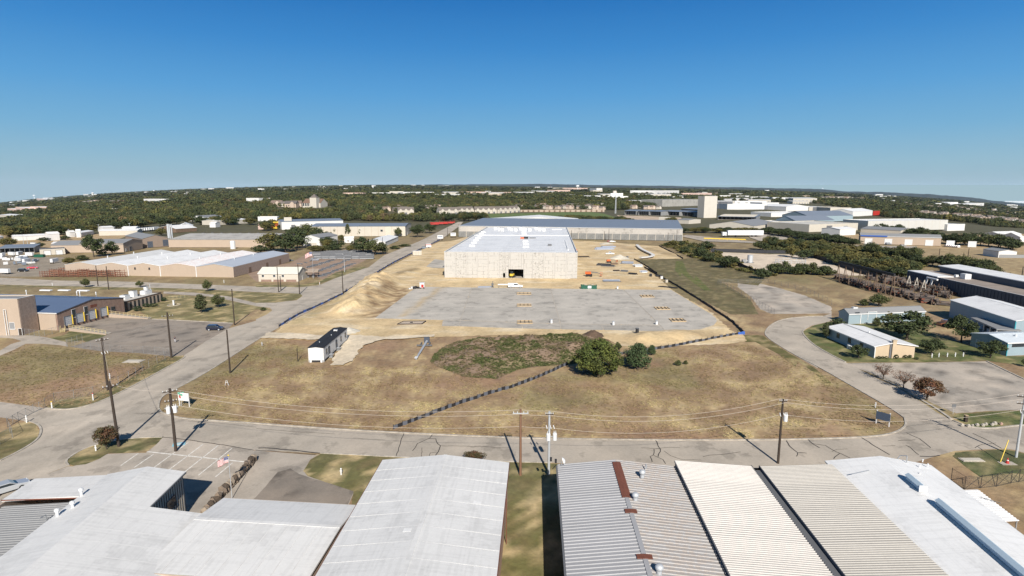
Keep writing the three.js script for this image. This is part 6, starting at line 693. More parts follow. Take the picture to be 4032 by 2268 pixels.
  // low pale warehouses scattered right of the tower
  const lw = thing('pale_warehouse', 'low pale warehouse in the industrial belt right of centre', 'warehouse', 0, 0, 0, 'pale warehouses in the belt'); mesh('wall', bx(70, 9, 34, 0, 0, 0), M.cream, lw); mesh('roof', slab4([[-35.5, 9.3, 17.5], [35.5, 9.3, 17.5], [35.5, 11, -17.5], [-35.5, 11, -17.5]], .3), M.white, lw); for (let i = 0; i < 6; i++) mesh('dock_door', bx(4, 4.5, .2, -29 + i * 11.6, 0, 17.05), M.grey, lw);
  [[326.3,-1551], [439.9,-1537], [592.2,-2650], [608.8,-2448], [696.3,-2409], [576.1,-1606], [781.1,-2019], [790.3,-1894], [882.3,-1822], [1171,-3670], [1277,-3380], [607.8,-1384], [1017,-2080], [394.7,-2447], [222.7,-2367], [-163.1,-2279], [-251.6,-2393], [-78.6,-2388], [145.9,-3477], [182.5,-3197]].forEach((p, i) => { const s = rr(.5, 1.1) * (Math.hypot(...p) > 1600 ? 1.3 : .65); const o = i ? copy(lw, p[0], p[1], rr(-.3, .3), s, s * rr(.8, 1.2)) : lw; if (!i) { o.position.set(p[0], T(...p), p[1]); o.scale.setScalar(s); } openFront(p[0], p[1], 30 * s); });
  // water towers
  for (const [p, l, kind] of [[[599.4,-5414,49.19,32.69], 'white bulb water tower in the far centre', 0], [[-954.4,-4068,30.91,15.01], 'white column water tower near the horizon', 1], [[-4780,-6748,49.23,29.48], 'white column water tower on the left horizon', 1], [[-14867,-18402,128.3,74.3], 'small white water tower at far left', 0], [[-4377,-7240,33.56,19.44], 'tiny water tower left of centre horizon', 0], [[21256,-40567,200,122.5], 'tiny water tower on the right ridge', 0]]) { const [x, z, h, w] = p, t = thing('water_tower', l, 'water tower', x, z); mesh('stem', kind ? cyl(w * .28, w * .34, h * .7, 0, 0, 0, 14) : cyl(w * .16, w * .12, h * .65, 0, 0, 0, 14), M.ins, t); mesh('tank', new THREE.SphereGeometry(w / 2, 18, 12).scale(1, kind ? .55 : .6, 1).translate(0, h * .8, 0), M.whiteB, t); openFront(x, z, 40); }
  { const p = [379.6,-2161,28.66,47.22], t = thing('silo_block', 'cluster of white silos with a raised tank', 'silos', p[0] - p[3] * .45, p[1]); for (let i = 0; i < 5; i++) mesh('silo', cyl(p[3] * .1, p[3] * .1, p[2] * .62, p[3] * (.1 + i * .2), 0, 0, 16), M.whiteB, t); mesh('raised_tank', cyl(p[3] * .16, p[3] * .15, p[2] * .3, p[3] * .36, p[2] * .62, -4, 16), mat([.6, .5, .45]), t); mesh('base_block', bx(p[3] * 1.6, p[2] * .25, 20, p[3] * .5, 0, 14), M.whiteB, t); openFront(p[0], p[1], 90); }
  { const p = [179.9,-1023,29.36,1.73], t = thing('lattice_mast', 'tall grey mast with a lamp head beyond the field', 'mast', p[0], p[1]); for (const [x, z] of [[-1, -1], [1, -1], [0, 1]]) mesh('leg', rod([x, 0, z], [x * .4, p[2], z * .4], .35), M.galv, t); for (let i = 0; i < 9; i++) mesh('brace', [rod([-1, p[2] * i / 9, -1], [.8, p[2] * (i + 1) / 9, -.8], .12), rod([1, p[2] * i / 9, -1], [0, p[2] * (i + 1) / 9, .8], .12)], M.galv, t); mesh('head', bx(5, 2.4, 2, 0, p[2], 0), M.galv, t); }
  for (const [p, l] of [[[13812,-40613,200,27.22], 'thin radio mast on the ridge'], [[403.5,-6251,43.36,4.19], 'thin radio mast left of the far water tower']]) { const t = thing('radio_mast', l, 'mast', p[0], p[1]); mesh('shaft', rod([0, 0, 0], [0, p[2], 0], 2.2, 6, 1), M.greyD, t); mesh('beacon', cyl(2, 2, 4, 0, p[2], 0, 8), M.red, t); }
  for (const p of [[-407,-624.2,9.7,0.64], [-412.8,-585.4,10.89,0.5], [-409.5,-604.2,7.15,0.51], [-416.5,-550.4,8.4,0.47], [-396.9,-474.4,8.88,0.4], [-393.5,-474.1,7.26,0.4]]) { const t = thing('steel_mast', 'thin utility mast among the left sheds', 'mast', p[0], p[1], 0, 'utility masts among the left sheds'); mesh('shaft', rod([0, 0, 0], [0, p[2], 0], .2, 6, .1), M.galv, t); mesh('cross_arm', bx(2.4, .15, .15, 0, p[2] * .92, 0), M.galv, t); }
}

// ---------- trees ----------
// crown in a unit box (width 1, height 1, base at y = 0): leaf faces gathered in clumps, each clump its own tint
function crownGeo(o) {
  const P = [], N = [], C = [], I = []; const cl = [];
  for (let i = 0; i < o.clumps; i++) { let x, y, z; do { x = rr(-1, 1); y = rr(-1, 1); z = rr(-1, 1); } while (x * x + y * y + z * z > 1 || x * x + y * y + z * z < (o.hollow ?? .2)); const ty = (y + 1) / 2, w = o.shape(ty) * (1 - o.cr * .9); cl.push([x * .5 * w * 1.05, o.cr * .8 + ty * (1 - o.cr * 1.5), z * .5 * w * 1.05, o.cr * rr(.75, 1.25), rr(.72, 1.25), rnd()]); }
  const v = new THREE.Vector3(), a = new THREE.Vector3(), b = new THREE.Vector3(), u = new THREE.Vector3();
  for (const [cx, cy, cz, r, k, hue] of cl) for (let j = 0; j < o.leaves; j++) {
    v.set(rr(-1, 1), rr(-1, 1), rr(-1, 1)); if (v.lengthSq() > 1 || v.lengthSq() < .12) { j--; continue; } const len = v.length(); const px = cx + v.x * r, py = Math.max(.005, cy + v.y * r * .85), pz = cz + v.z * r; v.divideScalar(len);
    u.set(rr(-1, 1), rr(-1, 1), rr(-1, 1)).normalize(); v.lerp(u, .55).normalize(); a.set(rr(-1, 1), rr(-1, 1), rr(-1, 1)).cross(v).normalize(); b.crossVectors(v, a); const s = o.leaf * rr(.65, 1.3), n0 = P.length / 3, kk = k * rr(.8, 1.2);
    for (const [p, q] of [[-1, -.6], [1, -.5], [.7, .8], [-.5, .9]]) { P.push(px + (a.x * p + b.x * q) * s, py + (a.y * p + b.y * q) * s, pz + (a.z * p + b.z * q) * s); N.push(v.x, v.y, v.z); const c = mixc(o.col, o.col2, hue * .8 + rnd() * .2); C.push(c[0] * kk, c[1] * kk, c[2] * kk); }
    I.push(n0, n0 + 1, n0 + 2, n0, n0 + 2, n0 + 3);
  }
  const g = new THREE.BufferGeometry(); g.setAttribute('position', new THREE.Float32BufferAttribute(P, 3)); g.setAttribute('normal', new THREE.Float32BufferAttribute(N, 3)); g.setAttribute('color', new THREE.Float32BufferAttribute(C, 3)); g.setIndex(I); return g;
}
const leafM = new THREE.MeshStandardMaterial({ color: 0xffffff, vertexColors: true, roughness: .85, side: THREE.DoubleSide });
const rnd01 = (t) => Math.sqrt(Math.max(.02, 1 - (2 * t - 1) ** 2 * .92)); // round
const cone = (t) => .95 * (1 - t * .8) + .05, egg = (t) => Math.sqrt(Math.max(.02, 1 - (1.75 * t - .75) ** 2 * .9)) * .98, mush = (t) => clamp(.35 + t * 1.5, 0, 1) * Math.sqrt(Math.max(.05, 1 - Math.max(0, t - .45) ** 2 * 3));
const oakC = [.052, .070, .020], oakD = [.032, .045, .015], olv = [.095, .095, .030], yel = [.15, .125, .028], cedC = [.058, .085, .017], cedD = [.098, .108, .02], redC = [.15, .055, .028], redD = [.09, .06, .025], brn = [.17, .105, .055];
function limbs(h0, spread, top, n, r0) { const g = [rod([0, 0, 0], [rr(-.02, .02), h0, rr(-.02, .02)], r0, 7, r0 * .7)]; for (let i = 0; i < n; i++) { const a = i * 2.4 + rr(-.3, .3), q = [Math.cos(a) * spread * rr(.5, 1), h0 + (top - h0) * rr(.4, 1), Math.sin(a) * spread * rr(.5, 1)]; g.push(rod([0, h0 * rr(.8, 1), 0], q, r0 * .5, 5, r0 * .2)); g.push(rod(q, [q[0] * 1.5, q[1] + .1, q[2] * 1.5 + rr(-.06, .06)], r0 * .2, 4, r0 * .06)); } return mergeGeometries(g.map(prep)); }
const barkM = mat([.085, .065, .05], { map: tDirt, m: 1 });
const kinds = {
  oak: { n: 'oak_tree', t: 0.16, c: crownGeo({ clumps: 46, leaves: 62, leaf: .026, cr: .15, shape: rnd01, col: oakC, col2: oakD }), trunk: limbs(.28, .22, .7, 6, .03) },
  round: { n: 'round_tree', t: 0.10, c: crownGeo({ clumps: 40, leaves: 60, leaf: .028, cr: .16, shape: egg, col: oakC, col2: olv }), trunk: limbs(.22, .2, .7, 6, .03) },
  cedar: { n: 'cedar_tree', t: 0.0, c: crownGeo({ clumps: 130, leaves: 70, leaf: .017, cr: .1, shape: (t) => Math.sqrt(Math.max(.03, 1 - t ** 2.2)) * (t < .12 ? .88 : 1), col: cedC, col2: cedD, hollow: .45 }), trunk: limbs(.3, .3, .7, 6, .03) },
  juniper: { n: 'juniper_bush', t: 0.0, c: crownGeo({ clumps: 70, leaves: 64, leaf: .02, cr: .12, shape: (t) => (.98 - .55 * t), col: [.040, .068, .024], col2: [.062, .088, .032], hollow: .35 }), trunk: limbs(.2, .2, .6, 5, .03) },
  conic: { n: 'conical_tree', t: 0.06, c: crownGeo({ clumps: 44, leaves: 50, leaf: .03, cr: .13, shape: (t) => .9 - .55 * t, col: oakC, col2: [.06, .06, .025] }), trunk: limbs(.2, .15, .6, 5, .025) },
  yellow: { n: 'autumn_tree', t: 0.10, c: crownGeo({ clumps: 40, leaves: 50, leaf: .03, cr: .16, shape: rnd01, col: olv, col2: yel }), trunk: limbs(.22, .2, .7, 6, .03) },
  red: { n: 'red_leaf_tree', t: 0.15, c: crownGeo({ clumps: 52, leaves: 70, leaf: .022, cr: .14, shape: rnd01, col: redC, col2: redD }), trunk: limbs(.3, .25, .6, 8, .035) },
  bare: { n: 'thinning_tree', t: 0.22, c: crownGeo({ clumps: 30, leaves: 26, leaf: .02, cr: .15, shape: mush, col: [.20, .115, .075], col2: [.13, .075, .05] }), trunk: limbs(.28, .34, .85, 16, .028) },
  crape: { n: 'crape_shrub', t: 0.2, c: crownGeo({ clumps: 46, leaves: 62, leaf: .026, cr: .15, shape: mush, col: [.055, .06, .022], col2: [.12, .045, .022] }), trunk: limbs(.3, .3, .7, 9, .02) },
  bush: { n: 'bush', t: 0, c: crownGeo({ clumps: 26, leaves: 46, leaf: .045, cr: .2, shape: (t) => Math.sqrt(Math.max(.05, 1 - t * t * .8)), col: oakC, col2: olv }), trunk: limbs(.15, .25, .5, 5, .02) },
  clip: { n: 'clipped_bush', t: 0, c: crownGeo({ clumps: 60, leaves: 46, leaf: .022, cr: .13, shape: (t) => Math.sqrt(Math.max(.1, 1 - Math.max(0, t - .3) ** 2 * 1.6)), col: [.025, .048, .016], col2: [.04, .065, .02], hollow: .5 }), trunk: limbs(.15, .2, .5, 5, .03) },
  dark: { n: 'dark_tree', t: 0.08, c: crownGeo({ clumps: 34, leaves: 44, leaf: .035, cr: .17, shape: rnd01, col: oakD, col2: oakC }), trunk: limbs(.2, .2, .7, 5, .03) },
};
const proto = {};
function tree(kind, [x, z, h, w], label, group, turn) {
  const k = kinds[kind]; let t;
  const ys = h, tr = k.t;
  if (!proto[kind]) { t = new THREE.Group(); t.name = numbered(k.n); scene.add(t); t.userData = { category: kind === 'bush' || kind === 'clip' || kind === 'juniper' || kind === 'crape' ? 'bush' : 'tree' }; mesh('trunk', k.trunk, barkM, t); const c = mesh('crown', k.c, leafM, t); c.scale.y = 1 - tr; c.position.y = tr; proto[kind] = t; } else { t = proto[kind].clone(); t.name = numbered(k.n); scene.add(t); t.userData = { category: proto[kind].userData.category }; }
  t.position.set(x, T(x, z), z); t.rotation.y = turn ?? rnd() * 6.28; t.scale.set(w * 1.04, ys, w * 1.04); t.userData.label = label; if (group) t.userData.group = group; return t;
}
tree('cedar', [20.72,-135.9,9.15,12.14], 'big dense cedar tree standing in the dry field', null, 1); tree('juniper', [31.21,-140.6,6.7,8.31], 'dark juniper bush right of the big cedar'); tree('juniper', [37.72,-152.7,2.91,2.95], 'small cedar seedling beside the dark juniper'); tree('bush', [29.57,-158.2,2.14,2.22], 'small bush between cedar and sandy bank'); tree('bush', [42.13,-143.2,1.44,1.77], 'low dark bush alone in the dry field'); tree('bush', [44.46,-144.3,1.05,1.27], 'tiny bush beside the lone field bush');
tree('crape', [-69.7,-94.5,4.33,4.27], 'rounded crape shrub beside the utility pole at the corner'); tree('crape', [-6.1,-89.3,1.98,3.81], 'reddish shrub behind the large white roof'); tree('clip', [-1.87,-75.9,3.83,1.75], 'dark clipped bush against the white hall side');
tree('red', [88,-118.4,5.01,6.33], 'red-brown leafy tree beside the worn car park'); tree('bare', [87.9,-125.7,4.52,4.8], 'thinning pinkish tree between two others at the car park'); tree('bare', [87.3,-132,4.17,4.91], 'thinning pinkish tree farthest along the car park edge');
tree('oak', [117.3,-168.8,9.05,13.59], 'wide dark oak between the blue shed and tan office'); tree('oak', [113.3,-152.9,4.84,6.05], 'small oak right of the tan office front'); tree('oak', [131.5,-166.1,8.47,7.71], 'tall dark oak before the grey canopy'); tree('oak', [126.9,-149.9,5.16,6.33], 'round oak in front of the blue edge shed'); tree('oak', [91.7,-149.5,4.01,4.68], 'small oak beside the shaded side of the tan office'); tree('conic', [94.1,-170.7,5.2,2.84], 'narrow dark tree near the road bend'); tree('dark', [101.2,-177.4,5.07,5.89], 'dark bushy tree at the blue shed corner'); tree('round', [140.6,-220,5.04,7.63], 'round green tree behind the blue shed roof'); tree('yellow', [126.5,-192.4,3.93,3.69], 'pale tree before the blue shed wall'); tree('bush', [119.1,-186.5,2.99,3.09], 'grey-green bush below the blue shed door'); tree('bush', [135.6,-221.2,2.73,3.45], 'shrub left of the round tree behind the shed'); tree('dark', [129.4,-141.9,2.33,1.75], 'dark tree cut by the right edge near the lawn');
for (const [p, l] of [[[96.9,-149.1,0.81,1.18], 'first'], [[98,-149.3,0.76,0.92], 'second'], [[99,-149.3,0.76,0.92], 'third'], [[101.5,-149.1,1.3,1.1], 'tallest'], [[104.3,-149.7,0.98,1.05], 'fifth'], [[105.6,-149.9,0.93,1], 'sixth'], [[106.3,-148.3,0.76,1.1], 'last']]) tree('clip', p, l + ' clipped shrub along the tan office front', 'shrubs along the tan office');
tree('conic', [-112.7,-207.5,7.25,5.84], 'broad conical tree on the office lawn'); tree('round', [-111.4,-217.3,5.44,4.97], 'rounder tree right of the conical lawn tree'); tree('round', [-133.9,-253,5.39,4.19], 'single tree on the verge island'); tree('round', [-195.4,-264.4,4.24,4.19], 'small street tree left of two poles'); tree('round', [-170.4,-264.1,3.22,3.28], 'small tree behind the rooftop flues'); tree('bush', [-92.1,-211.8,1.27,2.21], 'dark round bush at the drive corner');
for (const [p, l] of [[[-137.9,-210.9,1.94,3.37], 'nearest'], [[-139.1,-218.1,1.62,2.72], 'middle'], [[-137.1,-219.3,1.39,3.12], 'farther'], [[-139.5,-229.8,1.86,2.39], 'farthest']]) tree('clip', p, l + ' clipped shrub along the brown office', 'shrubs along the brown office');
tree('oak', [-277.1,-385.4,16.11,12.19], 'tall dark tree among the tan sheds'); tree('dark', [-275.1,-400.4,10.26,9.58], 'lower dark tree right of the tall one'); tree('dark', [-275.6,-391.3,5.36,6.02], 'dark shrub between the two shed trees'); tree('yellow', [-395.6,-457.6,7.8,12.87], 'yellowish tree at the far left yard'); tree('dark', [-365.8,-451.5,4.62,6.93], 'dark tree beside the dark open shed'); tree('yellow', [-344,-573.3,7.28,12.66], 'brownish tree below the white canopy building'); tree('yellow', [-265.8,-348.6,4.2,7.16], 'olive shrub left of the tan workshop'); tree('bush', [-273.2,-368.7,3.17,8.2], 'low shrub by the workshop corner'); tree('dark', [-402.7,-527.1,4.48,8.07], 'dark bush behind the boxy white shed'); tree('dark', [-411.2,-512.8,3.92,9.6], 'dark bush before the long white roof');
const T12 = [[[-173.9,-420.1,14.31,15.05], 'yellow'], [[-162.4,-418,14.59,14.98], 'dark'], [[-162.4,-441.7,16.51,14.31], 'dark'], [[-182.2,-526.1,14.25,16.1], 'round'], [[-163.6,-496.5,12.63,12.68], 'dark'], [[-160.2,-506,9.45,8.61], 'dark'], [[-212.1,-596,9.57,16.19], 'round'], [[-140.1,-415.3,5.33,10.63], 'yellow'], [[-129.4,-422.1,4.91,9.36], 'dark'], [[-116,-420.8,5.03,7.9], 'yellow'], [[-135.2,-420.1,5.03,7.89], 'round'], [[-146.4,-501.3,6.39,5.97], 'yellow'], [[-103.9,-406.8,12.84,12.5], 'dark'], [[-94.1,-400.4,11.28,11.63], 'round'], [[-89.9,-404.8,8.3,6.57], 'dark'], [[-176.8,-410,6.31,9.8], 'dark'], [[-255.7,-683.8,4.61,9.27], 'yellow'], [[-283.8,-676.2,3.99,8.02], 'dark'], [[-260.9,-660,5.57,7.83], 'dark'], [[-206.8,-623,6.32,6.34], 'conic'], [[-88.6,-441.7,2.64,6.78], 'bush'], [[-84.6,-461.5,1.97,8.65], 'bush']];
T12.forEach(([p, k], i) => tree(k, [p[0], p[1], p[2], p[3] * 1.2], ['olive', 'dark', 'dense dark', 'rounded', 'spreading', 'leaning', 'bushy', 'yellowing', 'squat', 'golden', 'low round', 'slim', 'large dark', 'full round', 'narrow dark', 'edge', 'small golden', 'distant dark', 'lift-side', 'slender', 'low', 'hedge-like'][i] + ' tree in the grove around the white barn', 'grove around the white barn'));
for (const [p, k, l] of [[[-169.8,-562.7,9.53,5.93], 'yellow', 'thin pale tree first along the cream factory'], [[-157.5,-561.6,12.35,7.44], 'conic', 'tallest tree along the cream factory'], [[-146.7,-564,10.31,7.47], 'conic', 'third tree along the cream factory'], [[-141.2,-593.6,6.83,6.65], 'round', 'small round tree along the cream factory'], [[-108.5,-557.2,9.06,7.39], 'round', 'tree beside the cream factory end'], [[-89.5,-553.9,12.37,14.59], 'oak', 'spreading oak at the roadside past the factory'], [[-84.4,-602,10.17,12.77], 'oak', 'second roadside oak by the red flatbeds']]) tree(k, p, l);
[[[126.5,-458.2,5.47,8.59], 'yellow'], [[133.7,-461.5,4.72,6.29], 'dark'], [[121.8,-410,5.26,7.7], 'dark'], [[123.1,-381.9,8.18,10.45], 'dark'], [[145.5,-434.3,7.04,11.11], 'dark'], [[122.6,-360.9,6.2,8.03], 'dark'], [[122.1,-331.3,7.42,12.21], 'oak'], [[134.4,-349.5,5.11,5.39], 'dark'], [[184.8,-434.2,7.04,11.11], 'round'], [[185.4,-427,6.56,8.01], 'dark'], [[125.1,-289.7,6.03,7.97], 'dark'], [[130.7,-295.8,3.08,4.58], 'dark'], [[122.3,-461.5,3.15,4.72], 'dark'], [[134.4,-438,3.74,6.72], 'dark']].forEach(([p, k], i) => tree(k, p, ['yellowing', 'small', 'dark leaning', 'large dark', 'tall dark', 'spreading dark', 'broad oak-like', 'narrow', 'green round', 'dense', 'fence-side', 'low fence-side', 'tiny', 'dusty'][i] + ' tree in the thicket beside the meadow', 'thicket beside the meadow'));
{ // hedges and scrub: every bush its own thing
  const row = (a, b, n, hs, ws, kind, label, group, j = 2) => { const X = []; for (let i = 0; i < n; i++) { const f = (i + .5) / n; X.push([a[0] + (b[0] - a[0]) * f + rr(-j, j), a[1] + (b[1] - a[1]) * f + rr(-j, j)]); } X.sort((p, q) => p[0] / p[1] < q[0] / q[1] ? 1 : -1); X.forEach((p, i) => tree(Array.isArray(kind) ? kind[i % kind.length] : kind, [...p, rr(...hs) * 1.15, rr(...ws) * 1.25], ord(i) + ' ' + label + ' from the left', group)); };
  row([260,-599.2], [268,-461.7], 28, [5, 7.5], [9, 14], ['dark', 'oak'], 'dark tree in the hedge behind the pale lot', 'hedge behind the pale lot', 4);
  row([179.9,-614.6], [259.3,-596.5], 22, [3.5, 5.5], [8, 13], ['dark', 'oak', 'yellow'], 'tree in the belt below the cream gabled shed', 'belt below the cream shed', 8);
  row([199,-453.3], [231,-423.5], 16, [5, 9], [5, 9], ['yellow', 'round', 'dark'], 'shrub in the scrub before the pale lot', 'scrub before the pale lot', 8);
  row([196,-385.4], [211.8,-310.3], 18, [4, 8], [5, 9], ['yellow', 'dark', 'round'], 'shrub in the scrub beside the pale yard', 'scrub beside the pale yard', 12);
  row([250.3,-410], [252.3,-363.5], 10, [5, 8], [6, 9], ['round', 'dark'], 'tree at the edge of the straw field', 'straw field edge', 6);
  row([137.3,-310.3], [166.9,-301.1], 14, [3.5, 6], [4, 8], ['dark', 'bush'], 'bush along the near side of the pale yard', 'near side of the pale yard', 2);
  row([246.9,-348.6], [247.4,-322.1], 6, [5, 8], [7, 10], ['dark', 'round'], 'bush between straw field and craneway', 'bushes behind the craneway', 4);
  row([243,-314.2], [245.2,-292.4], 7, [5, 9], [7, 11], ['round', 'dark'], 'tree by the lane behind the craneway', 'lane behind the craneway', 4);
  row([199.3,-320.3], [194.2,-287.6], 8, [4, 8], [6, 10], ['round', 'yellow', 'dark'], 'tree between pale yard and craneway hall', 'trees beside the craneway end', 4);
  row([361.9,-510.5], [370.6,-465.1], 14, [6, 10], [8, 12], ['dark', 'oak'], 'dark tree right of the tan door shed', 'trees right of the tan door shed', 6);
  row([382.1,-474.6], [375.7,-433.9], 9, [6, 10], [8, 11], ['dark', 'round'], 'tree below the white hangars', 'trees below the white hangars', 5);
  row([398.5,-630.2], [391.5,-556.9], 10, [6, 9], [8, 12], ['dark', 'oak'], 'tree before the plain white warehouse', 'trees before the plain white warehouse', 6);
  row([204.7,-775], [210.9,-768.9], 3, [6, 8], [7, 9], ['yellow', 'dark'], 'shrub beside the cream block', 'shrubs by the cream block', 3);
  row([58.51,-804.2], [162.9,-789], 20, [5, 8], [8, 13], ['yellow', 'dark', 'round'], 'shrub along the near edge of the green field', 'green field edge', 6);
  row([-84.8,-800.8], [-35.56,-821.1], 9, [8, 12], [10, 14], ['dark', 'oak', 'yellow'], 'tree at the far end of the road', 'trees at the far road end', 8);
  row([-397.1,-744], [-322.6,-737.8], 10, [7, 11], [9, 14], ['dark', 'oak', 'yellow'], 'tree around the pale long store', 'trees around the pale store', 8); row([-267.3,-616.3], [-290.1,-736.5], 6, [7, 10], [9, 13], ['dark', 'yellow'], 'tree beside the yellow lifts', 'trees beside the yellow lifts', 8); row([-483,-557.9], [-439.4,-608.7], 16, [7, 11], [9, 14], ['yellow', 'oak', 'dark'], 'tree behind the white roofs at left', 'trees behind the left white roofs', 6); row([-453.7,-668.5], [-419.1,-785.6], 14, [7, 11], [9, 14], ['oak', 'dark', 'yellow'], 'tree behind the white canopy buildings', 'trees behind the canopy buildings', 6); row([-207.2,-547.7], [-132.3,-427], 10, [5, 9], [8, 12], ['dark', 'oak', 'yellow'], 'tree filling the grove by the white barn', 'filling trees of the barn grove', 6);
}
// far woods: one mass
const clearings = [];
{
  const edgeP = [[-529.7,-571.4], [-506.6,-578.6], [-477.2,-597.5], [-462.3,-640.7], [-465.4,-694.7], [-467.6,-756.2], [-461.6,-813.9], [-442.8,-858], [-362.2,-831.2], [-294.2,-837.9], [-227.3,-801.7], [-157.9,-793.6], [-104.5,-795.6], [-69.6,-830], [-43.38,-930.3], [0,-1055], [58.74,-1161], [158.6,-1176], [181,-1130], [213.6,-1152], [322.4,-1275], [492.2,-1538], [693.4,-1873], [859.3,-1995], [906.3,-1940], [991.3,-1914], [797.2,-1379], [654.6,-1025], [747.7,-1085], [811.7,-1072], [749.3,-906.8], [980.6,-1096]];
  const E = edgeP.map((p) => [p[0] / -p[1], Math.hypot(...p)]); const edge = (t) => { if (t <= E[0][0]) return E[0][1]; for (let i = 1; i < E.length; i++) if (t <= E[i][0]) { const f = (t - E[i - 1][0]) / (E[i][0] - E[i - 1][0]); return E[i - 1][1] + (E[i][1] - E[i - 1][1]) * f; } return E[E.length - 1][1]; };
  // clear ground at, and in front of, everything that stands out of the woods
  for (const o of scene.children) { if (!o.isGroup || !o.L) continue; const d = Math.hypot(o.position.x, o.position.z); if (d < 480) continue; const n = Math.ceil(o.L / 18); for (let i = 0; i <= n; i++) { const c = Math.cos(o.rotation.y), s = -Math.sin(o.rotation.y), x = o.position.x + c * o.L * i / n, z = o.position.z + s * o.L * i / n; const k = d < 900 ? 8 : d * .035; for (const f of [1, 1 - k / d, 1 - 2 * k / d, 1 + 12 / d]) clearings.push([x * f, z * f, 9 + d * .009]); } }
  const G = new Map(); const cell = 120; for (const c of [...clearings, ...farClear]) { const R = Math.ceil(c[2] / cell); const a = Math.floor(c[0] / cell), b = Math.floor(c[1] / cell); for (let i = -R; i <= R; i++) for (let j = -R; j <= R; j++) { const k = (a + i) + '_' + (b + j); if (!G.has(k)) G.set(k, []); G.get(k).push(c); } }
  const blocked = (x, z) => { const l = G.get(Math.floor(x / cell) + '_' + Math.floor(z / cell)); return !!l && l.some((c) => (x - c[0]) ** 2 + (z - c[1]) ** 2 < c[2] * c[2]); };
  const fine = crownGeo({ clumps: 16, leaves: 22, leaf: .062, cr: .24, shape: rnd01, col: [1, 1, 1], col2: [.8, .9, .75], hollow: .25 }), coarse = crownGeo({ clumps: 26, leaves: 9, leaf: .085, cr: .2, shape: (t) => Math.sqrt(Math.max(.1, 1 - t * t * .7)), col: [1, 1, 1], col2: [.8, .9, .75], hollow: .2 });
  const rings = [[500, 1500, 8.8, 10.5, 9.5, fine], [1500, 3600, 17, 17, 10, coarse], [3600, 14500, 52, 62, 15, coarse]];
  rings.forEach(([r0, r1, sp, w, h, geo], ri) => {
    const mats = [], cols = [], m4 = new THREE.Matrix4(), q = new THREE.Quaternion(), up = new THREE.Vector3(0, 1, 0), N = Math.round(1.0 * (r1 * r1 - r0 * r0) / (sp * sp));
    for (let i = 0; i < N; i++) {
      const t = rr(-.98, .98), r = Math.sqrt(rr(r0 * r0, r1 * r1)), c = 1 / Math.sqrt(1 + t * t), x = r * t * c, z = -r * c; if (rnd() > c * c * 1.05 || r < edge(t) + 4) continue; if (blocked(x, z)) continue;
      const g = fbm(x * .0022, z * .0022, 4), g2 = fbm(x * .02, z * .02, 2); if (ri < 2 && g < -.42 && rnd() < .8) continue; if (ri === 2 && g < -.3 && rnd() < .5) continue;
      const s = rr(.55, 1.05) + (rnd() < .12 ? rr(.3, .9) : 0); m4.compose(new THREE.Vector3(x, T(x, z) - .4, z), q.setFromAxisAngle(up, rnd() * 6.28), new THREE.Vector3(w * s, h * rr(.75, 1.3) * (.6 + .4 * s), w * s)); mats.push(m4.clone());
      let k = mixc([.042, .054, .018], [.068, .072, .022], clamp(.45 + g2 * 1.5 + rr(-.3, .3))); k = mixc(k, [.125, .11, .03], .8 * ss(.12, .45, fbm(x * .007 + 5, z * .007, 3))); if (rnd() < .10) k = mixc(k, [.15, .12, .03], rnd()); if (rnd() < .07) k = mixc(k, [.13, .085, .045], rnd()); const b = rr(.65, 1.25); cols.push([k[0] * b, k[1] * b, k[2] * b]);
    }
    const im = new THREE.InstancedMesh(geo, leafM, mats.length); mats.forEach((m, i) => { im.setMatrixAt(i, m); im.setColorAt(i, new THREE.Color().setRGB(...cols[i])); }); im.name = numbered('woodland'); im.castShadow = im.receiveShadow = true; scene.add(im); tag(im, ['near belt of mixed green and olive woodland', 'middle distance woodland seen as one mass', 'far wooded country below the horizon'][ri], 'woodland', null, 'stuff');
  });
}
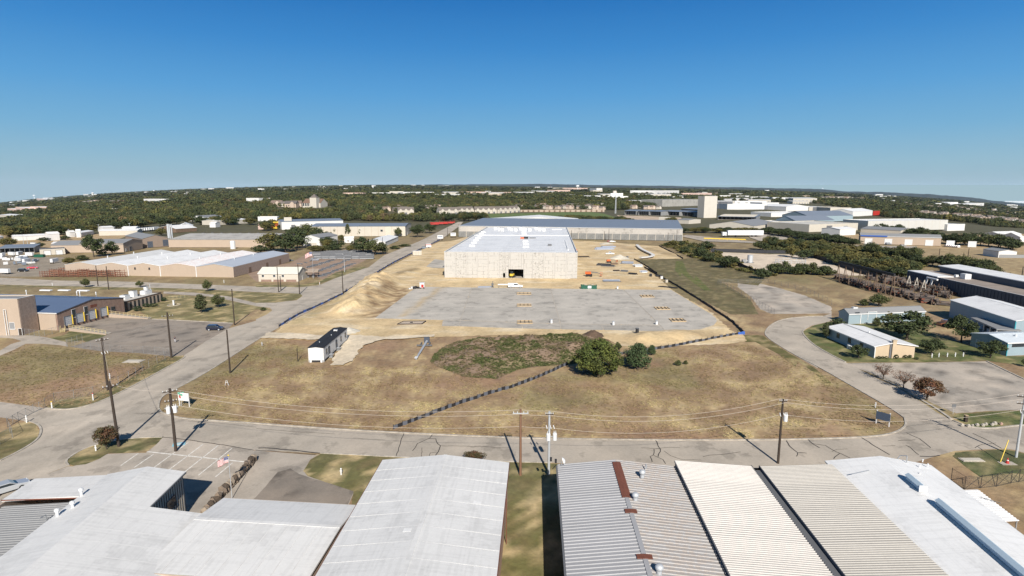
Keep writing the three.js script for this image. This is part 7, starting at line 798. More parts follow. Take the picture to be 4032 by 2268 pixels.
{ // weeds on the soil mound and tufts in the field: ground cover
  const tuft = crownGeo({ clumps: 5, leaves: 9, leaf: .16, cr: .35, shape: () => 1, col: [1, 1, 1], col2: [.8, .85, .7], hollow: 0 });
  const sc = (name, label, n, pick, size, cf) => { const ms = [], cs = [], m4 = new THREE.Matrix4(), q = new THREE.Quaternion(), up = new THREE.Vector3(0, 1, 0); let guard = 0; while (ms.length < n && guard++ < n * 12) { const p = pick(); if (!p) continue; const s = rr(size[0], size[1]); m4.compose(new THREE.Vector3(p[0], p[2] ?? 0, p[1]), q.setFromAxisAngle(up, rnd() * 6.3), new THREE.Vector3(s, s * size[2], s)); ms.push(m4.clone()); cs.push(cf(p[0], p[1])); } const im = new THREE.InstancedMesh(tuft, leafM, ms.length); ms.forEach((m, i) => { im.setMatrixAt(i, m); im.setColorAt(i, new THREE.Color().setRGB(...cs[i])); }); im.name = numbered(name); im.castShadow = im.receiveShadow = true; scene.add(im); tag(im, label, 'grass', null, 'stuff'); };
  let b = [1e9, -1e9, 1e9, -1e9]; for (const p of mound) { b[0] = Math.min(b[0], p[0]); b[1] = Math.max(b[1], p[0]); b[2] = Math.min(b[2], p[1]); b[3] = Math.max(b[3], p[1]); }
  sc('weeds', 'green weeds covering the dark soil mound', 9000, () => { const x = rr(b[0], b[1]), z = rr(b[2], b[3]); return inside([x, z], mound) && fbm(x * .08, z * .08, 4) + rr(-.3, .3) > -.22 ? [x, z, moundH(x, z)] : null; }, [.3, .85, .45], (x, z) => { const k = rr(.7, 1.2), a = mixc([.24, .175, .11], [.11, .125, .04], ss(-.25, .3, fbm(x * .08, z * .08, 4) + rr(-.2, .2))); return a.map((v) => v * k); });
  const field = [[-70.8,-112.1], [-49.19,-106.5], [-21.58,-102], [0,-99.6], [45.86,-98.8], [63.4,-99.8], [74.7,-105.5], [76.9,-124.6], [76.4,-140.7], [67.6,-164], [41.78,-158.7], [14.07,-142.4], [-3.41,-131.8], [-20.86,-143.2], [-41.86,-141.5], [-49.76,-142.8], [-63.4,-166.3], [-74.8,-168.6], [-74.1,-140.3]];
  let f = [1e9, -1e9, 1e9, -1e9]; for (const p of field) { f[0] = Math.min(f[0], p[0]); f[1] = Math.max(f[1], p[0]); f[2] = Math.min(f[2], p[1]); f[3] = Math.max(f[3], p[1]); }
  sc('dry_grass', 'dry straw grass tufts across the open field', 12000, () => { const x = rr(f[0], f[1]), z = rr(f[2], f[3]); return inside([x, z], field) && fbm(x * .09 + 3, z * .09, 3) + rr(-.4, .4) > -.05 ? [x, z, 0] : null; }, [.3, .7, .22], (x, z) => { const c = groundCol(x, z), k = rr(.95, 1.25); return c.map((v) => v * k); });
  const lf = [[-95.3,-114], [-88,-116], [-86.5,-125.9], [-88.2,-149.4], [-92.1,-151.7], [-101,-153.2], [-124,-158.7], [-140,-162.9], [-136.9,-148], [-110.7,-118.3]]; let h = [1e9, -1e9, 1e9, -1e9]; for (const p of lf) { h[0] = Math.min(h[0], p[0]); h[1] = Math.max(h[1], p[0]); h[2] = Math.min(h[2], p[1]); h[3] = Math.max(h[3], p[1]); }
  sc('dry_grass', 'dry grass tufts behind the chain link fence', 2500, () => { const x = rr(h[0], h[1]), z = rr(h[2], h[3]); return inside([x, z], lf) ? [x, z, 0] : null; }, [.3, .7, .22], (x, z) => { const c = groundCol(x, z), k = rr(.95, 1.25); return c.map((v) => v * k); });
  const zone = (poly) => { let q = [1e9, -1e9, 1e9, -1e9]; for (const p of poly) { q = [Math.min(q[0], p[0]), Math.max(q[1], p[0]), Math.min(q[2], p[1]), Math.max(q[3], p[1])]; } return () => { const x = rr(q[0], q[1]), z = rr(q[2], q[3]); return inside([x, z], poly) && fbm(x * .03, z * .03, 3) + rr(-.3, .3) > -.1 ? [x, z, T(x, z)] : null; }; };
  const scrubC = (x, z) => { const k = rr(.7, 1.2), c = mixc([.065, .075, .022], [.16, .13, .035], clamp(.45 + 1.2 * fbm(x * .02, z * .02, 3))); return c.map((v) => v * k); };
  sc('scrub', 'olive and yellow scrub behind the pale yard', 1500, zone([[217.8,-496.8], [248,-506.7], [264.8,-453.5], [273.8,-427.2], [267.8,-385.4], [246,-343.9], [201.2,-295.8], [194.1,-316.3], [203.9,-346.5], [198.6,-360.9], [208.6,-413.3], [181.8,-413.3]]), [2.2, 6, .6], scrubC);
  sc('scrub', 'low scrub along the edge of the pale yard', 500, zone([[120.1,-469.8], [148.2,-506.4], [151.8,-423.5], [140.4,-391.2], [136.7,-353.4], [132.5,-299.3], [156,-316.1], [174,-314.2], [177.3,-320.3], [130.3,-294.3], [125.5,-318.1], [118.6,-385.4]]), [1.6, 4.5, .6], scrubC);
  sc('scrub', 'brushy growth between green field and warehouses', 700, zone([[41.34,-814.4], [94.2,-929.1], [150.7,-840.9], [165.6,-795.5], [131,-773.7], [92.8,-794.4]]), [3, 7, .7], scrubC);
}

// ---------- poles and lines ----------
function pole(label, [x, z], h, o = {}) {
  const t = thing(o.name ?? 'utility_pole', label, 'pole', x, z, o.turn ?? 0, o.group), m = o.mat ?? M.wood, lx = o.lean ?? 0; mesh('shaft', rod([0, 0, 0], [lx, h, 0], (o.r ?? .17) * 1.25, 8, (o.r ?? .17) * .95), m, t);
  for (const [y, w] of o.arms ?? []) { const a = mesh('cross_arm', bx(w, .14, .12, lx * y / h, y, .12), o.armMat ?? M.wood, t); for (const s of [-.46, -.2, .2, .46]) mesh('insulator', [cyl(.05, .07, .22, lx * y / h + s * w, y + .14, .12, 8)], M.ins, a); }
  for (const [y, dx, dz] of o.cans ?? []) { const c = mesh('transformer', [cyl(.32, .32, 1.0, dx, y, dz, 14), cyl(.34, .3, .1, dx, y + 1.0, dz, 14)], M.ins, t); mesh('bushing', [cyl(.06, .04, .4, dx - .12, y + 1.1, dz, 6), cyl(.06, .04, .4, dx + .14, y + 1.1, dz, 6)], M.ins, c); mesh('bracket', rod([0, y + .5, 0], [dx, y + .5, dz], .06), M.galv, c); }
  if (o.fuses) for (const s of [-.5, .1, .6]) mesh('fuse_cutout', [rod([s, o.fuses, .3], [s + .15, o.fuses - .55, .4], .07)], M.ins, t); if (o.sign) { mesh('notice_plate', bx(.5, .6, .03, .1, o.sign, .2), M.ins, t); } t.top = [x + lx, h, z]; return t;
}
const p1 = pole('plain wooden pole at the office lawn edge', [-91.6,-188.3], 12.08), p2 = pole('wooden pole with crossarm in the loading yard', [-90.6,-150.3], 12.29, { arms: [[11.2, 2.6]], turn: .6, r: .2 }), p3 = pole('wooden pole with crossarm behind the chain link fence', [-90,-124.6], 12, { arms: [[11.4, 2.4]], turn: .9, r: .2, fuses: 9 }), p4 = pole('wooden pole behind the crape shrub at the corner', [-68.3,-95.6], 11.9, { arms: [[10.9, 2.2]], turn: .8, r: .2, lean: -.3, cans: [] }), p5 = pole('pole crowded with white fuses at the car park', [-57.38,-93.8], 11.2, { arms: [[10.6, 2.2], [8.9, 1.8], [7.6, 2]], turn: .5, fuses: 8.2, r: .2, cans: [[7, .5, .3], [7, -.5, .3]] }), p6 = pole('plain slim wooden pole in the field near the road', [-68.6,-136.9], 10.83), p7 = pole('plain brown wooden pole on the verge behind the white hall', [1.32,-85.2], 10.9, { arms: [[10.2, 2.4]], armMat: M.galv, mat: mat([.22, .12, .075], { map: tDirt, m: 2 }) }), p8 = pole('steel pole carrying two white transformers', [5.76,-85.5], 10.4, { mat: M.galv, arms: [[9.9, 1.2]], cans: [[5.9, -.15, .5], [5.9, .85, .3]], fuses: 8.3 }), p9 = pole('wooden pole with a hanging transformer behind ribbed roofs', [43.39,-89.3], 11, { arms: [[10.6, 1.2]], cans: [[7.4, .5, .3]], fuses: 8.8, r: .17 }), p10 = pole('grey pole with crossarms near the right edge', [84.1,-91.5], 11, { mat: M.galv, arms: [[10.5, 2.2], [9.3, 2]], turn: -.4, fuses: 8.4 });
pole('brown pole in front of the cream shed wall', [-101.9,-251.4], 11.11); pole('brown pole at the cream shed corner', [-91,-246.5], 12.91); pole('short brown stub pole before the cream shed', [-102.3,-255], 6.54); pole('brown pole standing in the blue silt fence', [-72.2,-246], 10.42); pole('grey lamp pole by the steel yard', [-91,-314.9], 8.47, { mat: M.galv, r: .12 }); pole('brown pole in front of the roadside grove', [-89.5,-403.6], 11.71); pole('pole leaning over the side street before the rusty racks', [-192,-267.5], 9.57); pole('pole on the verge right of the small street tree', [-180.3,-257.6], 10.61); pole('lone pole by the far bend of the road', [-61.6,-559.8], 8.53); pole('pole beside the grey warehouse lawn', [-54.33,-597.1], 9.09); pole('slim stub post with a guy beside the office trailer', [-55.7,-146.7], 3.6, { r: .1 });
[[52.75,-518.5,8.8,0.26], [81.7,-516.5,8.33,0.26], [85.5,-516.5,10.51,0.26], [135.1,-506.4,7.74,0.26], [142.7,-506.4,10.31,0.26]].forEach((p, i) => pole(['first', 'second', 'third', 'fourth', 'fifth'][i] + ' pole along the grey warehouse front', p, p[2], { group: 'poles along the grey warehouse' }));
[[265.8,-391.3,6.03,0.2], [255.9,-371.4,6.05,0.19], [284.3,-387.2,5.64,0.2], [256.8,-341.6,6.17,0.18], [266.2,-342.9,7.67,0.18], [294.3,-375.3,7.08,0.19], [267.2,-332.6,3.44,0.17], [258.4,-312.2,5.4,0.16], [243.3,-290.7,5.04,0.15], [244.2,-287.6,4.24,0.15], [231.8,-269.2,6.09,0.14], [234.9,-266.4,9.25,0.14], [230.8,-261.4,5.92,0.14]].forEach((p, i) => pole('dark utility pole in the straw field behind the craneway', p, Math.min(p[2], 13), { group: 'poles in the straw field', arms: i % 3 ? [] : [[p[2] * .9 > 12 ? 11.5 : p[2] * .9, 2]] }));
{ const wireM = mat([.52, .46, .40]); const span = (label, a, b, sag, r = .022) => { const pts = []; for (let i = 0; i <= 24; i++) { const t = i / 24; pts.push(new THREE.Vector3(a[0] + (b[0] - a[0]) * t, a[1] + (b[1] - a[1]) * t - sag * 4 * t * (1 - t), a[2] + (b[2] - a[2]) * t)); } tag(mesh('power_line', new THREE.TubeGeometry(new THREE.CatmullRomCurve3(pts), 48, r, 5), wireM), label, 'power line'); };
  const at = (t, y, dx = 0, dz = 0) => [t.position.x + dx, y, t.position.z + dz]; [[10.75, -.9, 'rear top'], [10.75, .9, 'front top'], [8.4, 0, 'lower']].forEach(([y, dz, n], i) => { span(n + ' wire from the fused pole to the brown pole', at(p5, Math.min(y, 10.8), 0, dz), at(p7, y - .3, 0, dz), 1.7); span(n + ' wire from brown pole to transformer pole', at(p7, y - .3, 0, dz), at(p8, y - .6, 0, dz), .1); span(n + ' wire from transformer pole over the street to ribbed roofs', at(p8, y - .6, 0, dz), at(p9, y, 0, dz), 1.9); span(n + ' wire from ribbed roofs pole to the right edge', at(p9, y, 0, dz), at(p10, y, 0, dz), 1.6); span(n + ' wire leaving the picture at the right', at(p10, y, 0, dz), [125, y, p10.position.z - 12 + dz], .8); });
  span('upper wire from the crape shrub pole to the fused pole', at(p4, 11, 0, -.5), at(p5, 10.7, 0, -.5), .5); span('wire along the left field fence between two poles', at(p3, 11.4), at(p4, 11), .5); span('wire from fence pole to loading yard pole', at(p3, 11.6), at(p2, 11.4), .7);
}
// ---------- fences ----------
{
  const silt = (name, label, pts, { h = .85, step = 1.7, mats, lean = 0, post = M.wood }) => { const P = refine(pts, step, .25, false), t = thing(name, label, 'silt fence', P[0][0], P[0][1], 0); for (let i = 0; i < P.length - 1; i++) { const a = P[i], b = P[i + 1], L = Math.hypot(b[0] - a[0], b[1] - a[1]), r = Math.atan2(-(b[1] - a[1]), b[0] - a[0]), x = (a[0] + b[0]) / 2 - P[0][0], z = (a[1] + b[1]) / 2 - P[0][1], hh = h * rr(.8, 1.1); const g = bx(L * .97, hh, .05, 0, 0, 0); g.rotateX(lean + rr(-.12, .12)); g.rotateY(r); g.translate(x, T(a[0], a[1]) + (name === 'site_silt_fence' ? siteH(a[0], a[1]) * .6 : 0), z); mesh('fabric_panel', g, mats[i % mats.length], t); if (i % 2 === 0) mesh('stake', bx(.09, h + .25, .09, a[0] - P[0][0], 0, a[1] - P[0][1]), post, t); } return t; };
  const lap = mat([.015, .015, .018]); silt('silt_fence', 'banded black and grey silt fence across the dry field', [[-22.19,-103.1], [-20,-105.5], [-17.09,-109], [-13.64,-112.9], [-8.96,-118], [-5.32,-121.7], [0,-126.2], [3.46,-130], [7.91,-135.5], [14.21,-143.9]], { step: 1.1, mats: [M.fabricG, lap], post: lap, h: .8 });
  silt('silt_fence', 'banded black silt fence below the sandy bank', [[28.9,-152.9], [32.65,-154.8], [40.62,-158.5], [50.15,-163.5], [59.22,-169.2], [69.6,-175.3]], { step: 1.5, mats: [M.fabricG, lap], post: lap }); silt('silt_fence', 'blue tarp end of the silt fence by the bank', [[69.6,-175.3], [71.9,-175.6]], { mats: [M.blue], h: 1 });
  silt('silt_fence', 'black silt fence along the right side of the site', [[78.1,-371.4], [78.4,-343.9], [77.1,-307.3], [75.7,-332], [75.9,-294.3], [76.5,-269.2], [75.6,-229.8], [74.8,-205.1], [73.9,-190.1], [72.1,-177.1]], { step: 2.6, mats: [M.fabric], h: .9 }); silt('silt_fence', 'far black silt fence around the cut bank', [[116.4,-461.5], [113.8,-416.7], [110.4,-375.2]], { step: 3, mats: [M.fabric], h: 1 });
  const bl = mat([.035, .055, .12]); silt('silt_fence', 'long blue silt fence beside the receding road', [[-75.6,-184.9], [-76.1,-194.6], [-76.1,-205.1], [-75,-212.7], [-73.6,-226.6], [-72.3,-246.7], [-72.4,-281.2], [-72.7,-335.1], [-72.1,-358.4], [-70.2,-404.8], [-67.7,-453.4], [-64,-518.3]], { step: 2.6, mats: [bl, M.blue, bl], h: .9 });
  const wires = (() => { const cv = document.createElement('canvas'); cv.width = cv.height = 64; const g = cv.getContext('2d'); g.fillStyle = '#000'; g.fillRect(0, 0, 64, 64); g.strokeStyle = '#fff'; g.lineWidth = 2.6; for (const k of [-64, 0, 64]) { g.beginPath(); g.moveTo(k, 0); g.lineTo(k + 64, 64); g.moveTo(k + 64, 0); g.lineTo(k, 64); g.stroke(); } const t = new THREE.CanvasTexture(cv); t.wrapS = t.wrapT = THREE.RepeatWrapping; t.repeat.set(8, 8); return t; })();
  const netM = mat([.20, .20, .20]); netM.alphaMap = wires; netM.transparent = true; netM.alphaTest = .5; const netB = mat([.05, .05, .055]); netB.alphaMap = wires; netB.transparent = true; netB.alphaTest = .5;
  M.fenceM = mat([.24, .24, .235]); const link = (name, label, pts, { h = 2, step = 3, m = M.fenceM, net = netM, brace = false, top = true }) => { const P = refine(pts, step, 0, false), t = thing(name, label, 'fence', P[0][0], P[0][1]); for (let i = 0; i < P.length; i++) { const a = P[i]; mesh('post', rod([a[0] - P[0][0], 0, a[1] - P[0][1]], [a[0] - P[0][0], h + .1, a[1] - P[0][1]], .04), m, t); if (i === P.length - 1) break; const b = P[i + 1], L = Math.hypot(b[0] - a[0], b[1] - a[1]), r = Math.atan2(-(b[1] - a[1]), b[0] - a[0]), ox = a[0] - P[0][0], oz = a[1] - P[0][1], ex = b[0] - P[0][0], ez = b[1] - P[0][1]; const g = new THREE.PlaneGeometry(L, h - .05); const uv = g.attributes.uv; for (let k = 0; k < 4; k++) uv.setXY(k, uv.getX(k) * L, uv.getY(k) * h); g.rotateY(r); g.translate((ox + ex) / 2, h / 2, (oz + ez) / 2); mesh('wire_panel', g, net, t); if (top) mesh('top_rail', rod([ox, h, oz], [ex, h, ez], .022), m, t); if (brace) { mesh('brace', rod([ox, .1, oz], [ex, h, ez], .03), m, t); mesh('bottom_rail', rod([ox, .1, oz], [ex, .1, ez], .03), m, t); } } return t; };
  link('chain_link_fence', 'chain link fence along the left field and road', [[-95.5,-113.9], [-96.1,-117.1], [-90.8,-121.1], [-90,-124.6], [-90.2,-132.2], [-91.2,-141.5], [-91.1,-151.7]], { step: 4 }); link('chain_link_fence', 'chain link fence along the edge of the loading yard', [[-91.1,-151.7], [-97,-153.7], [-114.2,-156.6], [-126.5,-161.3]], { step: 4 }); link('chain_link_gate', 'braced chain link gate across the left drive', [[-95.5,-113.9], [-95.8,-111.3], [-95.4,-107.2], [-94.7,-103.9]], { step: 2.4, brace: true, h: 1.7 }); link('chain_link_fence', 'chain link fence dropping from the gate post', [[-94.7,-103.9], [-89.8,-99.2], [-89.6,-96.3], [-90.1,-93.9]], { step: 4 }); link('chain_link_fence', 'short chain link fence beside the small lawn', [[-127.2,-161.9], [-127.1,-168]], { step: 3 }); link('chain_link_fence', 'wire fence beside the tall tan building', [[-149.6,-174.6], [-143.7,-172.8], [-142.5,-173.4], [-141.8,-178.4]], { step: 3 });
  link('black_yard_fence', 'black steel fence with gate right of the white hall', [[67.4,-83.6], [67.4,-80.9], [72.8,-81.7], [75.8,-82.7], [78.9,-83.5]], { m: M.black, net: netB, step: 3.2, brace: true }); link('wire_fence', 'wire fence around the empty rear pad', [[97,-272.1], [98,-258.2], [95.9,-230.8], [94.1,-210.3], [94,-205.1]], { step: 4, net: netM, m: M.greyD }); link('wire_fence', 'wire fence beyond the rear pad', [[98.1,-275.1], [122.7,-276.6], [129,-255.5], [124,-222.6]], { step: 5, m: M.greyD }); link('yard_fence', 'dark screened fence around the pale yard', [[133.4,-346.2], [129.8,-308.4], [131,-295.8]], { step: 5, m: M.black, net: M.fabric, h: 2.2 }); link('yard_fence', 'dark fence along the far side of the pale yard', [[143.4,-420.1], [178.6,-408.7], [201.6,-404.8], [194.1,-352.4], [186.3,-312.2], [184.8,-292.4]], { step: 7, m: M.black, net: M.fabric, h: 2.4 });
  { // cream handrail of the office walk
    link('walk_railing', 'cream railing beside the brown office walk', [[-140.3,-230.8], [-140.4,-235.2], [-135.5,-238.1]], { m: M.yellowP, h: 1.0, step: 1.8, net: netM }); }
  // rough stone retaining wall at the car park
  const a = [-42.5,-90.2], b = [-41.98,-73.3], t = thing('stone_wall', 'rough dark stone wall along the car park edge', 'wall', a[0], a[1], Math.atan2(-(b[1] - a[1]), b[0] - a[0])), L = Math.hypot(b[0] - a[0], b[1] - a[1]); const stM = [mat([.22, .17, .13], { map: tDirt, m: 1 }), mat([.34, .28, .22], { map: tDirt, m: 1 }), mat([.10, .075, .055], { map: tDirt, m: 1 })]; const sg = [0, 1, 2].map(() => { const g = new THREE.DodecahedronGeometry(.5, 0), p = g.attributes.position; for (let i = 0; i < p.count; i++) { const s = 1 + .3 * n2b(p.getX(i) * 3 + rnd() * 0, p.getZ(i) * 3 + p.getY(i)); p.setXYZ(i, p.getX(i) * s, p.getY(i) * s, p.getZ(i) * s); } g.computeVertexNormals(); return g; });
  for (let k = 0; k < 2; k++) for (let x = 0; x < L; x += rr(.6, .95)) { const m = mesh('stone', sg[Math.floor(rnd() * 3)], stM[Math.floor(rnd() * 3)], t); m.position.set(x, .25 + k * .5, rr(-.15, .15)); m.scale.set(rr(.9, 1.4), rr(.8, 1.2), rr(.9, 1.3)); m.rotation.set(rnd() * 3, rnd() * 3, rnd() * 3); }
}
// ---------- vehicles ----------
const paint = (c) => new THREE.MeshPhysicalMaterial({ color: col(c), roughness: .35, clearcoat: 1, clearcoatRoughness: .05, side: THREE.DoubleSide });
function car(name, label, [x, z], turn, c, kind, group) { // local x: forward
  const t = thing(name, label, kind === 'pickup' ? 'pickup' : 'car', x, z, turn, group), m = typeof c === 'object' && c.isMaterial ? c : paint(c), W = 1.9;
  const ext = (pts, w, bev = .08) => { const s = new THREE.Shape(pts.map((p) => new THREE.Vector2(...p))); return new THREE.ExtrudeGeometry(s, { depth: w - 2 * bev, bevelEnabled: true, bevelSize: bev, bevelThickness: bev, bevelSegments: 2 }).translate(0, 0, -(w - 2 * bev) / 2); };
  const prof = kind === 'pickup' ? [[-2.9, .45], [2.85, .45], [2.9, .95], [1.45, 1.1], [1.35, 1.12], [-2.9, 1.12]] : [[-2.4, .4], [2.4, .4], [2.45, .8], [1.2, 1.0], [-2.4, 1.08]];
  mesh('body', ext(prof, W), m, t); const cab = kind === 'pickup' ? [[-.9, 1.1], [1.5, 1.1], [.75, 1.82], [-.75, 1.85]] : kind === 'suv' ? [[-2.3, 1.0], [1.35, 1.0], [.45, 1.68], [-2.05, 1.70]] : [[-1.7, 1], [1.2, 1], [.3, 1.5], [-1.0, 1.5]];
  const cb = mesh('cabin', ext(cab, W - .2, .06), m, t); const sc = (k, dy) => cab.map(([a, b]) => { const cx = (cab[0][0] + cab[1][0]) / 2; return [cx + (a - cx) * k, 1.12 + (b - 1.05) * .72]; }); mesh('side_window', ext(sc(.86), W - .12, .02), M.glass, cb); const top = cab[2][1]; mesh('windscreen', slab4([[cab[1][0] - .05, 1.12, .75], [cab[1][0] - .05, 1.12, -.75], [cab[2][0] + .1, top - .08, -.68], [cab[2][0] + .1, top - .08, .68]], .05), M.glass, cb);
  if (kind === 'pickup') mesh('load_bed', bx(1.75, .06, 1.6, -1.95, 1.17, 0), M.black, t);
  for (const wx of kind === 'pickup' ? [-1.85, 1.85] : [-1.5, 1.5]) for (const s of [-1, 1]) { const w = mesh('wheel', cyl(.37, .37, .26, 0, 0, 0, 16).rotateX(Math.PI / 2).translate(wx, .37, s * (W / 2 - .16)), M.rubber, t); mesh('rim', cyl(.22, .22, .28, 0, 0, 0, 12).rotateX(Math.PI / 2).translate(wx, .37, s * (W / 2 - .15)), M.galv, w); }
  for (const s of [-1, 1]) { mesh('headlight', bx(.1, .2, .35, prof[1][0] + .05, .72, s * .65), M.ins, t); mesh('tail_light', bx(.08, .25, .2, prof[0][0] - .05, .8, s * .75), M.red, t); } return t;
}
car('parked_suv', 'dark navy car parked at the yard entrance', [-94.5,-181.3], .08, [.008, .012, .03], 'suv'); car('parked_car', 'silver car half hidden beside the left white roof', [-74.6,-80.3], .9, [.40, .42, .44], 'sedan'); { const t = car('service_truck', 'white service truck parked between slab and warehouse', [1.59,-263], 0, [.72, .72, .72], 'pickup'); t.scale.setScalar(1.12); mesh('tool_body', [bx(2.4, .7, .35, -1.9, 1.16, .8), bx(2.4, .7, .35, -1.9, 1.16, -.8)], M.ins, t); }
car('site_pickup', 'white pickup parked on the sandy ground right of the warehouse', [67.7,-402.3], -.1, [.72, .72, .72], 'pickup'); car('parked_car', 'white car by the tan door shed', [286.2,-486.3], .3, [.7, .7, .7], 'suv', 'cars by the tan door shed'); car('parked_car', 'dark car before a white door of the tan shed', [282,-466], 1.2, [.05, .05, .06], 'suv', 'cars by the tan door shed'); car('parked_car', 'black car before the second white door', [291.6,-466.2], 1.2, [.02, .02, .02], 'suv'); car('parked_car', 'grey car under the blue eave of the tan shed', [308.1,-477.8], .2, [.3, .32, .35], 'suv'); car('parked_car', 'silver car before the later white doors', [309.7,-462.4], .2, [.4, .4, .4], 'sedan'); { const b = car('parked_car', 'first white car from the left in the row by the tan shed', [344.9,-463.6], 1.3, [.75, .75, .75], 'suv', 'white cars in a row'); for (let i = 1; i < 7; i++) { const p = [[344.9,-463.6], [346.6,-453.8]]; copy(b, p[0][0] + (p[1][0] - p[0][0]) * i / 6, p[0][1] + (p[1][1] - p[0][1]) * i / 6, 1.3, 1, 1, ord(i) + ' white car from the left in the row by the tan shed'); } }
car('parked_car', 'black car in the left fabrication yard', [-266.8,-316.1], .1, [.015, .015, .018], 'suv'); car('parked_car', 'red car in the left fabrication yard', [-271.5,-328.4], .4, [.5, .03, .06], 'sedan'); car('parked_car', 'dark car under the shade right of the worn car park', [142.9,-185.1], .5, [.03, .02, .02], 'suv'); car('parked_car', 'brown truck beside the tall dark oak', [142.7,-188], .3, [.16, .07, .04], 'pickup'); car('parked_car', 'white car at the far warehouse lawn', [85.7,-498.7], 0, [.8, .8, .8], 'sedan'); car('parked_car', 'dark red car at the far warehouse lawn', [83.9,-500.6], 0, [.3, .03, .03], 'sedan'); car('parked_car', 'grey car near the tan workshop side', [-124.2,-365.5], .4, [.3, .3, .32], 'suv');
{ // wheel loader in the doorway
  const t = thing('wheel_loader', 'yellow and black loader in the warehouse doorway', 'loader', ...[0,-294.1], 1.2); mesh('body', [rbox(2.6, 1.2, 1.6, .15, 0, .9, 0)], M.yellow, t); mesh('cab', [rbox(1.2, 1.3, 1.4, .1, -.2, 2.1, 0)], M.glass, t); mesh('cab_roof', bx(1.4, .12, 1.6, -.2, 3.4, 0), M.black, t); mesh('boom_arm', [rod([.8, 1.6, .5], [2.6, .7, .5], .14), rod([.8, 1.6, -.5], [2.6, .7, -.5], .14)], M.yellow, t); mesh('bucket', slab4([[2.4, .9, 1], [3.3, .3, 1], [3.3, .3, -1], [2.4, .9, -1]], .2), M.greyD, t); for (const x of [-1, 1]) for (const s of [-.8, .8]) mesh('wheel', cyl(.6, .6, .4, 0, 0, 0, 14).rotateX(Math.PI / 2).translate(x, .6, s), M.rubber, t);
}
function boomLift(label, p, turn, s = 1) { const t = thing('boom_lift', label, 'boom lift', ...p, turn); mesh('chassis', rbox(2.8, .6, 2, .1, 0, .5, 0), M.black, t); mesh('turret', rbox(2.6, 1.1, 1.5, .15, -.4, 1.15, 0), M.orange, t); mesh('boom', [rod([-1.2, 2.2, 0], [3.6, 1.9, 0], .2), rod([3.6, 1.9, 0], [5.2, 1.3, 0], .14)], M.greyD, t); mesh('basket', [bx(1, .08, 1.8, 5.4, .8, 0), bx(.06, 1.1, 1.8, 5.9, .8, 0), bx(1, .06, .06, 5.4, 1.85, .9), bx(1, .06, .06, 5.4, 1.85, -.9), bx(.06, 1.1, .06, 4.9, .8, .9), bx(.06, 1.1, .06, 4.9, .8, -.9)], M.orange, t); for (const x of [-1, 1]) for (const q of [-.95, .95]) mesh('wheel', cyl(.45, .45, .35, 0, 0, 0, 14).rotateX(Math.PI / 2).translate(x, .45, q), M.rubber, t); t.scale.setScalar(s); return t; }
boomLift('orange boom lift folded beside the warehouse corner', [39.66,-297.8], -.15, 1.15); boomLift('orange boom lift behind the right warehouse corner', [45.66,-418], 1.6, 1); boomLift('small orange lift among the steel bundles', [59.32,-355.4], .2, .9);
// ---------- office trailer ----------
{
  const A = [-52.65,-146.1], B = [-48.66,-146.1], t = bld('office_trailer', 'long white office trailer with black roof on blocks', 'trailer', A, B, dep(A, B, [-50.42,-168]), 3.77, { ridge: 'z', rise: .25, wall: M.white, roof: M.black, over: .12, th: .1 });
  // block piers, and black strips painting the shaded gap underneath
  for (const c of t.children) c.position.y += .0; const L = t.L, D = t.D; for (const f of [.1, .7, .9]) opening(t, 'r', 'window', D * f, 1.9, 1.0, 1.1, M.greyD); for (const f of [.2, .5]) opening(t, 'r', 'door', D * f, .9, .95, 2.1, M.greyD, M.black); mesh('skirt_shade_strip', [bx(L - .3, .5, .06, L / 2, .02, .01)], M.black, t); for (const x of [.6, L - .6]) mesh('block_pier', bx(.5, .55, .3, x, 0, .12), M.ins, t); mesh('side_shade_strip', bx(.06, .5, D - .6, L + .01, .02, -D / 2), M.black, t); vent(t, L * .4, t.H + .2, -D * .2, .15, .3, M.galv); vent(t, L * .6, t.H + .2, -D * .55, .15, .3, M.galv); hvac(t, L * .5, t.H + .3, -D * .8, 1, .3, .8);
  for (const f of [.2, .5]) { const s = new THREE.Group(); const z = -D * f; for (let i = 0; i < 4; i++) mesh('stair_step', bx(.9, .06, .28, L + .7, .22 + i * .2, z + .9 - i * .28), M.galv, t); mesh('stair_landing', bx(1.1, .06, 1.1, L + .62, .9, z), M.galv, t); mesh('stair_rail', [rod([L + 1.15, .2, z + 1], [L + 1.15, 1.2, z + 1], .03), rod([L + 1.15, .9, z - .5], [L + 1.15, 1.95, z - .5], .03), rod([L + 1.15, 1.2, z + 1], [L + 1.15, 1.95, z], .03), rod([L + 1.15, 1.95, z], [L + 1.15, 1.95, z - .5], .03)], M.greyD, t); }
}
